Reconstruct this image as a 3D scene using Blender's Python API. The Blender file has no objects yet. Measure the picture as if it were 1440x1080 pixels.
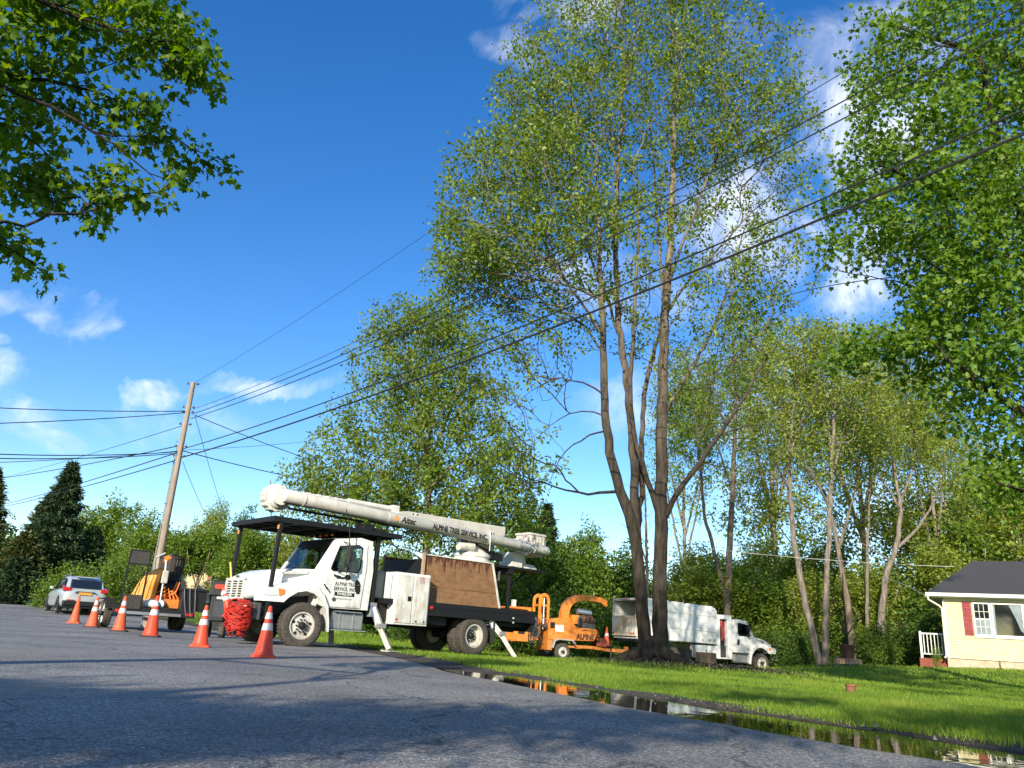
import bpy, math, random
import numpy as np
from mathutils import Vector, Matrix

# ------------------------------------------------------------------ camera
SC = bpy.context.scene
F_PX, PITCH, ROLL, EYE = 1100.0, math.radians(17.8), math.radians(3.6), 0.52
_cp, _sp = math.cos(PITCH), math.sin(PITCH)
FW = np.array([0, _cp, _sp]); R0 = np.array([1.0, 0, 0]); U0 = np.cross(R0, FW)
RI = math.cos(ROLL)*R0 + math.sin(ROLL)*U0
UP = -math.sin(ROLL)*R0 + math.cos(ROLL)*U0
EYEP = np.array([0, 0, EYE])
cam_data = bpy.data.cameras.new('camera')
cam = bpy.data.objects.new('camera', cam_data)
SC.collection.objects.link(cam)
cam_data.sensor_fit = 'HORIZONTAL'
cam_data.sensor_width = 36.0
cam_data.lens = 36.0*F_PX/1440.0
cam_data.clip_start = 0.05
cam_data.clip_end = 3000
cam.matrix_world = Matrix(((RI[0], UP[0], -FW[0], 0), (RI[1], UP[1], -FW[1], 0), (RI[2], UP[2], -FW[2], EYE), (0, 0, 0, 1)))
SC.camera = cam

# ------------------------------------------------------------------ light
SUN_EL, SUN_AZ = math.radians(22.3), math.atan2(-0.27, -0.96)   # azimuth from +Y towards +X
world = bpy.data.worlds.new('World'); SC.world = world
world.use_nodes = True
sun_data = bpy.data.lights.new('sun', 'SUN')
sun_data.energy = 5.0; sun_data.angle = math.radians(0.53); sun_data.color = (1.0, 0.90, 0.74)
sun = bpy.data.objects.new('sun', sun_data); SC.collection.objects.link(sun)
SDIR = Vector((math.sin(SUN_AZ)*math.cos(SUN_EL), math.cos(SUN_AZ)*math.cos(SUN_EL), math.sin(SUN_EL)))
sun.rotation_euler = SDIR.to_track_quat('Z', 'Y').to_euler()
SC.view_settings.view_transform = 'Standard'
SC.view_settings.look = 'None'
SC.view_settings.gamma = 1.0
SC.view_settings.use_curve_mapping = False
SC.view_settings.exposure = 0.72
SC.render.engine = 'CYCLES'
SC.cycles.max_bounces = 6
SC.cycles.diffuse_bounces = 3
SC.cycles.glossy_bounces = 3
SC.cycles.transmission_bounces = 4
SC.cycles.transparent_max_bounces = 8
SC.cycles.sample_clamp_indirect = 6.0
SC.cycles.caustics_reflective = False
SC.cycles.caustics_refractive = False
SC.cycles.use_denoising = True

def ray(u, v):
    return FW + RI*(u-720)/F_PX + UP*(540-v)/F_PX
def P(u, v, Y):
    d = ray(u, v); return EYEP + d*(Y/d[1])
def on_plane_z(u, v, z=0.0):
    d = ray(u, v); return EYEP + d*((z-EYE)/d[2])
def unit(a):
    a = np.asarray(a, float); return a/ (np.linalg.norm(a)+1e-12)

# ------------------------------------------------------------------ world shader: Nishita sky with cumulus
nt = world.node_tree; nt.nodes.clear()
def N(tree, typ, **kw):
    n = tree.nodes.new(typ)
    for k, v in kw.items():
        if k.startswith('in_'):
            n.inputs[k[3:]].default_value = v
        else: setattr(n, k, v)
    return n
def L(tree, a, b): tree.links.new(a, b)
sky = N(nt, 'ShaderNodeTexSky', sky_type='NISHITA', sun_disc=False)
sky.sun_elevation = SUN_EL; sky.sun_rotation = SUN_AZ % (2*math.pi)
sky.air_density = 1.0; sky.dust_density = 0.25; sky.ozone_density = 2.2; sky.altitude = 100
hsv = N(nt, 'ShaderNodeHueSaturation'); hsv.inputs['Hue'].default_value = 0.510; hsv.inputs['Saturation'].default_value = 1.36; hsv.inputs['Value'].default_value = 1.06
L(nt, sky.outputs[0], hsv.inputs['Color'])
geo = N(nt, 'ShaderNodeTexCoord')
DIR = geo.outputs['Generated']
def vmath(op, a, b=None):
    n = N(nt, 'ShaderNodeVectorMath', operation=op)
    for i, x in enumerate((a, b)):
        if x is None: continue
        if isinstance(x, (tuple, list, np.ndarray)): n.inputs[i].default_value = tuple(float(q) for q in x)
        else: L(nt, x, n.inputs[i])
    return n
def math_(op, a, b=None, clamp=False):
    n = N(nt, 'ShaderNodeMath', operation=op, use_clamp=clamp)
    for i, x in enumerate((a, b)):
        if x is None: continue
        if isinstance(x, (int, float)): n.inputs[i].default_value = x
        else: L(nt, x, n.inputs[i])
    return n.outputs[0]
nz = N(nt, 'ShaderNodeTexNoise'); nz.inputs['Scale'].default_value = 7.0; nz.inputs['Detail'].default_value = 9; nz.inputs['Roughness'].default_value = 0.62
nz.inputs['Distortion'].default_value = 0.35
L(nt, DIR, nz.inputs['Vector'])
warp = vmath('SCALE', vmath('SUBTRACT', nz.outputs['Color'], (0.5, 0.5, 0.5)).outputs[0]); warp.inputs['Scale'].default_value = 0.16
DW = vmath('ADD', DIR, warp.outputs[0]).outputs[0]
acc = None
# (pixel u, v, half width px, half height px, strength)
CLOUDS = [(108, 432, 46, 46, .8), (20, 405, 60, 20, .38), (85, 585, 85, 36, 1.0), (215, 552, 42, 28, 1.0), (365, 550, 98, 18, 1.0), (250, 600, 90, 24, .35),
          (1205, 170, 120, 90, 1.0), (1195, 385, 120, 75, 1.0), (1080, 290, 150, 110, .72), (1180, 60, 150, 60, .45), (800, 5, 110, 30, .85), (725, 75, 60, 38, .5),
          (880, 400, 130, 60, .5), (990, 560, 200, 70, .5), (690, 65, 30, 22, .3), (1240, 700, 250, 60, .55), (1560, 240, 160, 120, .8), (-140, 520, 120, 60, .8)]
for (u, v, ru, rv, s) in CLOUDS:
    c = unit(ray(u, v)); e1 = unit(ray(u+10, v)-ray(u-10, v)); e2 = unit(np.cross(c, e1))
    k = np.linalg.norm(ray(u, v))*F_PX
    au, av = ru/k, rv/k
    d = vmath('SUBTRACT', DW, c).outputs[0]
    x = math_('DIVIDE', vmath('DOT_PRODUCT', d, e1).outputs['Value'], au)
    y = math_('DIVIDE', vmath('DOT_PRODUCT', d, e2).outputs['Value'], av)
    w = math_('DIVIDE', vmath('DOT_PRODUCT', d, c).outputs['Value'], 0.6)
    r2 = math_('ADD', math_('ADD', math_('MULTIPLY', x, x), math_('MULTIPLY', y, y)), math_('MULTIPLY', w, w))
    g = math_('MULTIPLY', math_('SUBTRACT', 1.15, r2, True), s)
    acc = g if acc is None else math_('MAXIMUM', acc, g)
# scattered fair-weather cloud over the rest of the sky (behind and beside the camera)
sep = N(nt, 'ShaderNodeSeparateXYZ'); L(nt, DIR, sep.inputs[0])
behind = math_('MULTIPLY', math_('SUBTRACT', 0.35, sep.outputs['Y'], True), 1.6, True)
nb = N(nt, 'ShaderNodeTexNoise'); nb.inputs['Scale'].default_value = 2.3; nb.inputs['Detail'].default_value = 6
L(nt, DIR, nb.inputs['Vector'])
bc = math_('MULTIPLY', math_('MULTIPLY', math_('SUBTRACT', nb.outputs['Fac'], 0.52, True), 5.0, True), behind)
acc = math_('MAXIMUM', acc, bc)
nf = N(nt, 'ShaderNodeTexNoise'); nf.inputs['Scale'].default_value = 10.0; nf.inputs['Detail'].default_value = 12; nf.inputs['Roughness'].default_value = 0.6
nf.inputs['Distortion'].default_value = 0.6
L(nt, DIR, nf.inputs['Vector'])
mask = math_('MULTIPLY', acc, math_('MULTIPLY', math_('SUBTRACT', nf.outputs['Fac'], 0.36, True), 3.4, True))
mask = math_('MULTIPLY', mask, 0.92, True)
shade = N(nt, 'ShaderNodeMix', data_type='RGBA')
L(nt, math_('MULTIPLY', math_('SUBTRACT', nf.outputs['Fac'], 0.42, True), 4.0, True), shade.inputs[0])
shade.inputs[6].default_value = (4.0, 4.7, 6.0, 1); shade.inputs[7].default_value = (7.6, 7.7, 7.8, 1)
mixc = N(nt, 'ShaderNodeMix', data_type='RGBA')
L(nt, mask, mixc.inputs[0]); L(nt, hsv.outputs[0], mixc.inputs[6]); L(nt, shade.outputs[2], mixc.inputs[7])
bg = N(nt, 'ShaderNodeBackground'); bg.inputs['Strength'].default_value = 0.128
L(nt, mixc.outputs[2], bg.inputs['Color'])
wo = N(nt, 'ShaderNodeOutputWorld'); L(nt, bg.outputs[0], wo.inputs['Surface'])

# ------------------------------------------------------------------ materials
def mat(name, col, rough=0.6, metal=0.0, var=0.0, vscale=8.0, col2=None, bump=0.0, bscale=60.0, spec=0.5, coat=0.0, trans=0.0, emis=None, coords='Object', detail=6.0, grime=0.0):
    m = bpy.data.materials.new(name); m.use_nodes = True
    t = m.node_tree; b = t.nodes['Principled BSDF']
    b.inputs['Base Color'].default_value = (*col, 1); b.inputs['Roughness'].default_value = rough
    b.inputs['Metallic'].default_value = metal; b.inputs['Specular IOR Level'].default_value = spec
    if coat: b.inputs['Coat Weight'].default_value = coat; b.inputs['Coat Roughness'].default_value = 0.06
    if trans: b.inputs['Transmission Weight'].default_value = trans
    if emis: b.inputs['Emission Color'].default_value = (*emis[0], 1); b.inputs['Emission Strength'].default_value = emis[1]
    tc = N(t, 'ShaderNodeTexCoord')
    if var or col2:
        nn = N(t, 'ShaderNodeTexNoise'); nn.inputs['Scale'].default_value = vscale; nn.inputs['Detail'].default_value = detail
        L(t, tc.outputs[coords], nn.inputs['Vector'])
        mr = N(t, 'ShaderNodeMapRange'); mr.inputs['From Min'].default_value = 0.35; mr.inputs['From Max'].default_value = 0.68
        L(t, nn.outputs['Fac'], mr.inputs['Value'])
        mx = N(t, 'ShaderNodeMix', data_type='RGBA'); L(t, mr.outputs[0], mx.inputs[0])
        c2 = col2 if col2 else tuple(c*(1-var) for c in col)
        mx.inputs[6].default_value = (*col, 1); mx.inputs[7].default_value = (*c2, 1)
        L(t, mx.outputs[2], b.inputs['Base Color'])
        rr = N(t, 'ShaderNodeMapRange'); rr.inputs['To Min'].default_value = max(0.02, rough-0.08); rr.inputs['To Max'].default_value = min(1, rough+0.12)
        L(t, nn.outputs['Fac'], rr.inputs['Value']); L(t, rr.outputs[0], b.inputs['Roughness'])
    if grime:
        base = b.inputs['Base Color'].links[0].from_socket if b.inputs['Base Color'].links else None
        g1 = N(t, 'ShaderNodeTexNoise'); g1.inputs['Scale'].default_value = 2.6; g1.inputs['Detail'].default_value = 10; g1.inputs['Roughness'].default_value = .68; L(t, tc.outputs['Object'], g1.inputs['Vector'])
        mp_ = N(t, 'ShaderNodeMapping'); mp_.inputs['Scale'].default_value = (9, 9, .8); L(t, tc.outputs['Object'], mp_.inputs[0])
        g2 = N(t, 'ShaderNodeTexNoise'); g2.inputs['Scale'].default_value = 2.0; g2.inputs['Detail'].default_value = 6; L(t, mp_.outputs[0], g2.inputs['Vector'])
        sp_ = N(t, 'ShaderNodeSeparateXYZ'); L(t, tc.outputs['Object'], sp_.inputs[0])
        zr = N(t, 'ShaderNodeMapRange'); zr.inputs['From Min'].default_value = .4; zr.inputs['From Max'].default_value = 2.0; zr.inputs['To Min'].default_value = .16; zr.inputs['To Max'].default_value = -.02; L(t, sp_.outputs['Z'], zr.inputs['Value'])
        s1 = N(t, 'ShaderNodeMath', operation='MULTIPLY'); L(t, g1.outputs['Fac'], s1.inputs[0]); L(t, g2.outputs['Fac'], s1.inputs[1])
        s2 = N(t, 'ShaderNodeMath', operation='ADD'); L(t, s1.outputs[0], s2.inputs[0]); L(t, zr.outputs[0], s2.inputs[1])
        gr = N(t, 'ShaderNodeMapRange'); gr.inputs['From Min'].default_value = .24; gr.inputs['From Max'].default_value = .52; gr.inputs['To Max'].default_value = grime; L(t, s2.outputs[0], gr.inputs['Value'])
        mg = N(t, 'ShaderNodeMix', data_type='RGBA'); L(t, gr.outputs[0], mg.inputs[0]); mg.inputs[7].default_value = (.16, .13, .095, 1)
        if base is not None: L(t, base, mg.inputs[6])
        else: mg.inputs[6].default_value = (*col, 1)
        L(t, mg.outputs[2], b.inputs['Base Color'])
    if bump:
        n2 = N(t, 'ShaderNodeTexNoise'); n2.inputs['Scale'].default_value = bscale; n2.inputs['Detail'].default_value = 4
        L(t, tc.outputs[coords], n2.inputs['Vector'])
        bp = N(t, 'ShaderNodeBump'); bp.inputs['Strength'].default_value = bump; bp.inputs['Distance'].default_value = 0.02
        L(t, n2.outputs['Fac'], bp.inputs['Height']); L(t, bp.outputs[0], b.inputs['Normal'])
    return m

def leaf_mat(name, cols, trans=0.45, rough=0.5, big=0.35, noise=True):
    """cols: three leaf colours picked per leaf through the 'tint' attribute"""
    m = bpy.data.materials.new(name); m.use_nodes = True
    t = m.node_tree; t.nodes.clear()
    at = N(t, 'ShaderNodeAttribute', attribute_name='tint')
    cr = N(t, 'ShaderNodeValToRGB'); cr.color_ramp.elements[0].color = (*cols[0], 1); cr.color_ramp.elements[0].position = 0.0
    cr.color_ramp.elements[1].color = (*cols[2], 1); cr.color_ramp.elements[1].position = 1.0
    e = cr.color_ramp.elements.new(0.5); e.color = (*cols[1], 1)
    L(t, at.outputs['Fac'], cr.inputs['Fac'])
    b = N(t, 'ShaderNodeBsdfPrincipled'); b.inputs['Roughness'].default_value = rough; b.inputs['Specular IOR Level'].default_value = 0.35
    L(t, cr.outputs[0], b.inputs['Base Color'])
    tr = N(t, 'ShaderNodeBsdfTranslucent')
    hs = N(t, 'ShaderNodeHueSaturation'); hs.inputs['Hue'].default_value = 0.485; hs.inputs['Saturation'].default_value = 1.1; hs.inputs['Value'].default_value = 1.5
    L(t, cr.outputs[0], hs.inputs['Color']); L(t, hs.outputs[0], tr.inputs['Color'])
    mx = N(t, 'ShaderNodeMixShader'); mx.inputs[0].default_value = trans
    L(t, b.outputs[0], mx.inputs[1]); L(t, tr.outputs[0], mx.inputs[2])
    o = N(t, 'ShaderNodeOutputMaterial'); L(t, mx.outputs[0], o.inputs['Surface'])
    return m

# ------------------------------------------------------------------ scene bookkeeping
COL = SC.collection
def tag(o, label=None, cat=None, group=None, kind=None):
    if label: o['label'] = label
    if cat: o['category'] = cat
    if group: o['group'] = group
    if kind: o['kind'] = kind
    return o
def empty(name, loc, rz=0.0, label=None, cat=None, group=None, scale=1.0):
    o = bpy.data.objects.new(name, None); COL.objects.link(o)
    o.location = [float(c) for c in loc]; o.rotation_euler = (0, 0, rz); o.scale = (scale,)*3
    o.empty_display_size = 0.2
    return tag(o, label, cat, group)
def link(name, me, parent=None, m=None):
    o = bpy.data.objects.new(name, me); COL.objects.link(o)
    if parent is not None: o.parent = parent
    if m is not None: me.materials.append(m)
    return o
def copy_tree(root, loc, rz=0.0, scale=None, label=None, group=None, rot=None):
    r = root.copy(); COL.objects.link(r)
    r.location = [float(c) for c in loc]; r.rotation_euler = rot if rot else (0, 0, rz)
    if scale is not None: r.scale = scale if hasattr(scale, '__len__') else (scale,)*3
    if label: r['label'] = label
    if group: r['group'] = group
    for ch in root.children:
        c = ch.copy(); COL.objects.link(c); c.parent = r
        for g in ch.children:
            d = g.copy(); COL.objects.link(d); d.parent = c
    return r

def mesh_np(name, V, faces, tint=None, smooth=False):
    """faces: list of (n,k) int arrays"""
    me = bpy.data.meshes.new(name)
    V = np.ascontiguousarray(V, dtype=np.float32)
    me.vertices.add(len(V)); me.vertices.foreach_set('co', V.ravel())
    loops = np.concatenate([f.ravel() for f in faces]).astype(np.int32)
    tot = np.concatenate([np.full(len(f), f.shape[1]) for f in faces]).astype(np.int32)
    start = np.concatenate([[0], np.cumsum(tot)[:-1]]).astype(np.int32)
    me.loops.add(len(loops)); me.loops.foreach_set('vertex_index', loops)
    me.polygons.add(len(tot)); me.polygons.foreach_set('loop_start', start); me.polygons.foreach_set('loop_total', tot)
    if smooth: me.polygons.foreach_set('use_smooth', np.ones(len(tot), dtype=bool))
    me.update(calc_edges=True)
    if tint is not None:
        a = me.attributes.new('tint', 'FLOAT', 'FACE'); a.data.foreach_set('value', np.ascontiguousarray(tint, dtype=np.float32))
    return me

class Geo:
    """collects simple shapes and links them as one mesh object"""
    def __init__(s): s.v = []; s.f = []
    def add(s, vs, fs, M=None):
        o = len(s.v)
        for p in vs:
            p = Vector([float(c) for c in p])
            s.v.append(M @ p if M is not None else p)
        s.f += [tuple(i+o for i in f) for f in fs]; return s
    def box(s, x0, x1, y0, y1, z0, z1, M=None):
        vs = [(x, y, z) for x in (x0, x1) for y in (y0, y1) for z in (z0, z1)]
        return s.add(vs, [(0, 1, 3, 2), (4, 6, 7, 5), (0, 4, 5, 1), (2, 3, 7, 6), (0, 2, 6, 4), (1, 5, 7, 3)], M)
    def beam(s, a, b, w, h, up=(0, 0, 1)):
        a = Vector([float(q) for q in a]); b = Vector([float(q) for q in b]); d = (b-a); ln = d.length; x = d.normalized()
        y = Vector(up).cross(x)
        if y.length < 1e-4: y = Vector((0, 1, 0)).cross(x)
        y.normalize(); z = x.cross(y)
        M = Matrix.Translation(a) @ Matrix((x, y, z)).transposed().to_4x4()
        return s.box(0, ln, -w/2, w/2, -h/2, h/2, M)
    def tube(s, pts, r, n=12, caps=True):
        pts = [Vector([float(q) for q in p]) for p in pts]
        rs = r if hasattr(r, '__len__') else [r]*len(pts)
        o = len(s.v); prev = None
        for i, p in enumerate(pts):
            d = (pts[min(i+1, len(pts)-1)]-pts[max(i-1, 0)])
            if d.length < 1e-9: d = Vector((0, 0, 1))
            d.normalize()
            if prev is None:
                a = d.cross(Vector((0, 0, 1)))
                if a.length < 0.05: a = d.cross(Vector((1, 0, 0)))
            else: a = prev - d*prev.dot(d)
            a.normalize(); prev = a; b = d.cross(a)
            for k in range(n):
                t = 2*math.pi*k/n
                s.v.append(p + (a*math.cos(t)+b*math.sin(t))*rs[i])
        m = len(pts)
        for i in range(m-1):
            for k in range(n):
                k2 = (k+1) % n
                s.f.append((o+i*n+k, o+i*n+k2, o+(i+1)*n+k2, o+(i+1)*n+k))
        if caps:
            s.f.append(tuple(o+k for k in reversed(range(n)))); s.f.append(tuple(o+(m-1)*n+k for k in range(n)))
        return s
    def lathe(s, prof, c=(0, 0, 0), axis='z', n=24, M=None):
        """prof: [(radius, height)...] closed with caps when radius is 0"""
        vs = []; fs = []
        for (r, h) in prof:
            for k in range(n):
                t = 2*math.pi*k/n; x, y = r*math.cos(t), r*math.sin(t)
                p = {'z': (x, y, h), 'y': (x, h, -y), 'x': (h, x, y)}[axis]
                vs.append((p[0]+c[0], p[1]+c[1], p[2]+c[2]))
        for i in range(len(prof)-1):
            for k in range(n):
                k2 = (k+1) % n; fs.append((i*n+k, i*n+k2, (i+1)*n+k2, (i+1)*n+k))
        return s.add(vs, fs, M)
    def prism(s, poly, t0, t1, plane='xz', M=None):
        """extrude a 2-D outline; plane 'xz' extrudes along y, 'xy' along z, 'yz' along x"""
        def p3(a, b, t): return {'xz': (a, t, b), 'xy': (a, b, t), 'yz': (t, a, b)}[plane]
        n = len(poly); vs = [p3(a, b, t0) for a, b in poly]+[p3(a, b, t1) for a, b in poly]
        fs = [tuple(range(n)), tuple(range(2*n-1, n-1, -1))]+[((i+1) % n, i, n+i, n+(i+1) % n) for i in range(n)]
        return s.add(vs, fs, M)
    def loft(s, secs, caps=True, closed=True):
        """secs: list of equally long point lists"""
        n = len(secs[0]); vs = [p for q in secs for p in q]; fs = []
        for i in range(len(secs)-1):
            for k in range(n if closed else n-1):
                k2 = (k+1) % n; fs.append((i*n+k, i*n+k2, (i+1)*n+k2, (i+1)*n+k))
        if caps and closed: fs.append(tuple(reversed(range(n)))); fs.append(tuple((len(secs)-1)*n+k for k in range(n)))
        return s.add(vs, fs)
    def mesh(s, name, smooth=False, fix=True):
        me = bpy.data.meshes.new(name); me.from_pydata([tuple(v) for v in s.v], [], s.f); me.update()
        if fix:
            import bmesh
            bm = bmesh.new(); bm.from_mesh(me); bmesh.ops.recalc_face_normals(bm, faces=bm.faces); bm.to_mesh(me); bm.free()
        if smooth:
            me.polygons.foreach_set('use_smooth', np.ones(len(me.polygons), dtype=bool))
            me.set_sharp_from_angle(angle=0.7)
        return me
    def build(s, name, m, parent=None, bevel=0.0, smooth=False, seg=2):
        o = link(name, s.mesh(name, smooth), parent, m)
        if bevel:
            b = o.modifiers.new('bevel', 'BEVEL'); b.width = bevel; b.segments = seg; b.limit_method = 'ANGLE'; b.angle_limit = 0.6
        return o

def rrect(w, h, r, n=4, cx=0, cy=0):
    pts = []
    for (sx, sy, a0) in ((1, 1, 0), (-1, 1, 90), (-1, -1, 180), (1, -1, 270)):
        for k in range(n+1):
            a = math.radians(a0+90*k/n); pts.append((cx+sx*(w/2-r)+r*math.cos(a), cy+sy*(h/2-r)+r*math.sin(a)))
    return pts

def text_mesh(txt, size, shear=0.0, bold=0.0, spacing=1.0, xscale=1.0):
    cu = bpy.data.curves.new('txt', 'FONT'); cu.body = txt; cu.size = size; cu.shear = shear; cu.offset = bold; cu.space_character = spacing
    cu.align_x = 'CENTER'; cu.align_y = 'CENTER'; cu.resolution_u = 3; cu.extrude = 0.0
    ob = bpy.data.objects.new('txt', cu); COL.objects.link(ob)
    dg = bpy.context.evaluated_depsgraph_get(); dg.update()
    me = bpy.data.meshes.new_from_object(ob.evaluated_get(dg))
    bpy.data.objects.remove(ob); bpy.data.curves.remove(cu)
    if xscale != 1.0:
        for v in me.vertices: v.co.x *= xscale
    return me
def place_text(name, txt, size, origin, xdir, ydir, m, parent, bend=0.0, **kw):
    """flat lettering; text x runs along xdir, text y along ydir; bend = radius of the tube it is wrapped on"""
    me = text_mesh(txt, size, **kw)
    if bend:
        import bmesh
        bm = bmesh.new(); bm.from_mesh(me)
        for k in range(-5, 6):
            bmesh.ops.bisect_plane(bm, geom=bm.verts[:]+bm.edges[:]+bm.faces[:], plane_co=(0, k*size*.085, 0), plane_no=(0, 1, 0))
        bm.to_mesh(me); bm.free()
    x = Vector(xdir).normalized(); y = Vector(ydir).normalized(); z = x.cross(y); o = Vector([float(c) for c in origin])
    for v in me.vertices:
        a, b = v.co.x, v.co.y
        if bend:
            th = b/bend; v.co = o + x*a + y*(bend*math.sin(th)) + z*(bend*math.cos(th)-bend)
        else: v.co = o + x*a + y*b
    me.materials.clear()
    return link(name, me, parent, m)
# ------------------------------------------------------------------ tree builder
def ell_sample(rng, ells, n, shell=0.35):
    """n points in a union of ellipsoids [(centre, (rx,ry,rz), weight)]"""
    w = np.array([e[2] for e in ells], float); w /= w.sum()
    idx = rng.choice(len(ells), n, p=w); d = rng.normal(size=(n, 3)); d /= np.linalg.norm(d, axis=1)[:, None]
    r = rng.random(n)**shell
    C = np.array([e[0] for e in ells]); R = np.array([e[1] for e in ells])
    return C[idx] + d*r[:, None]*R[idx]

def grow(rng, stems, targets, seg=0.45, droop=0.12, wpath=0.22, wdown=1.3, tip=0.006, expo=2.35, wig=0.05):
    cap = 200000
    pos = np.zeros((cap, 3)); par = np.full(cap, -1, int); dr = np.zeros((cap, 3)); pl = np.zeros(cap); rmin = np.zeros(cap)
    n = 0; first = {}
    for si, (pts, r0, r1, at) in enumerate(stems):
        pts = np.asarray(pts, float)
        d = np.linalg.norm(np.diff(pts, axis=0), axis=1); cum = np.concatenate([[0], np.cumsum(d)])
        m = max(3, int(cum[-1]/seg)+1); t = np.linspace(0, cum[-1], m)
        q = np.stack([np.interp(t, cum, pts[:, k]) for k in range(3)], 1)
        for _ in range(2):
            if m > 3: q[1:-1] = 0.25*q[:-2]+0.5*q[1:-1]+0.25*q[2:]
        q[1:] += rng.normal(size=(m-1, 3))*wig*0.4
        parent = -1
        if at is not None and n:
            parent = int(np.argmin(np.linalg.norm(pos[:n]-q[0], axis=1)))
        for i in range(m):
            pos[n] = q[i]; par[n] = parent if i == 0 else n-1
            a = q[min(i+1, m-1)]-q[max(i-1, 0)]; dr[n] = a/(np.linalg.norm(a)+1e-9)
            pl[n] = (pl[par[n]] if par[n] >= 0 else 0)+(0 if i == 0 else np.linalg.norm(q[i]-q[i-1]))
            rmin[n] = r0+(r1-r0)*i/(m-1); n += 1
    if len(targets):
        base = pos[:n].copy()
        dist = np.array([np.min(((base-t)**2).sum(1)) for t in targets]); targets = targets[np.argsort(dist)]
    for p in targets:
        dv = p-pos[:n]; d = np.sqrt((dv**2).sum(1))
        hd = np.sqrt(dv[:, 0]**2+dv[:, 1]**2)
        al = (dv*dr[:n]).sum(1)/(d+1e-6)
        cost = d + wpath*pl[:n] + wdown*np.maximum(0, -dv[:, 2]+0.25*hd) - 0.25*d*al
        k = int(np.argmin(cost)); D = d[k]
        if D < seg*0.6: continue
        a = pos[k]; c = a + unit(dr[k]*0.55+np.array([0, 0, 0.18])+unit(p-a)*0.8)*D*0.42
        m = max(2, int(D/seg)+1)
        prev = k
        for i in range(1, m+1):
            t = i/m; q = (1-t)**2*a+2*t*(1-t)*c+t*t*p + rng.normal(size=3)*wig*min(1, D)
            if n >= cap: break
            pos[n] = q; par[n] = prev; dd = q-pos[prev]; dr[n] = dd/(np.linalg.norm(dd)+1e-9); pl[n] = pl[prev]+np.linalg.norm(dd)
            prev = n; n += 1
    pos, par, dr, rmin = pos[:n], par[:n], dr[:n], rmin[:n]
    acc = np.zeros(n); nch = np.zeros(n, int); rad = np.zeros(n)
    for i in range(n-1, -1, -1):
        r = acc[i]**(1/expo) if acc[i] > 0 else tip
        r = max(r, tip)
        rad[i] = r
        if par[i] >= 0: acc[par[i]] += r**expo; nch[par[i]] += 1
    rad = np.where(rmin > 0, rmin, rad)
    for i in range(n):
        if par[i] >= 0: rad[i] = min(rad[i], rad[par[i]]*1.0)
    return pos, par, dr, rad, nch

def skin(pos, par, rad, minr=0.0, rng=None, rough=0.0):
    n = len(pos); best = np.full(n, -1)
    for i in range(n):
        p = par[i]
        if p >= 0 and (best[p] < 0 or rad[i] > rad[best[p]]): best[p] = i
    V = []; FQ = []; off = 0
    for i in range(n):
        p = par[i]
        if p >= 0 and best[p] == i: continue
        chain = [p, i] if p >= 0 else [i]
        j = best[i]
        while j >= 0: chain.append(j); j = best[j]
        if len(chain) < 2: continue
        if rad[chain[1]] < minr: continue
        q = pos[chain]; r = rad[chain].copy()
        if p >= 0: r[0] = min(r[0], r[1]*1.15)
        ns = 12 if r[1] > 0.12 else 8 if r[1] > 0.05 else 5 if r[1] > 0.02 else 3
        t = np.gradient(q, axis=0); t /= np.linalg.norm(t, axis=1)[:, None]+1e-9
        ref = np.array([0.31, 0.17, 0.93]) if abs(t[0][2]) < 0.8 else np.array([0.95, 0.3, 0.1])
        a = np.cross(t, ref); a /= np.linalg.norm(a, axis=1)[:, None]+1e-9; b = np.cross(t, a)
        th = np.arange(ns)*2*math.pi/ns
        rr = r[:, None]*np.ones(ns)[None]
        if rough and ns >= 8: rr = rr*(1+rough*np.sin(th*3+1.3*np.arange(len(q))[:, None]*0.15)+rng.normal(size=rr.shape)*rough*0.4)
        ring = q[:, None]+(a[:, None]*np.cos(th)[None, :, None]+b[:, None]*np.sin(th)[None, :, None])*rr[:, :, None]
        V.append(ring.reshape(-1, 3)); m = len(q)
        ii, kk = np.meshgrid(np.arange(m-1), np.arange(ns), indexing='ij'); k2 = (kk+1) % ns
        FQ.append(np.stack([ii*ns+kk, ii*ns+k2, (ii+1)*ns+k2, (ii+1)*ns+kk], -1).reshape(-1, 4)+off); off += m*ns
    return np.concatenate(V), np.concatenate(FQ)

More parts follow.
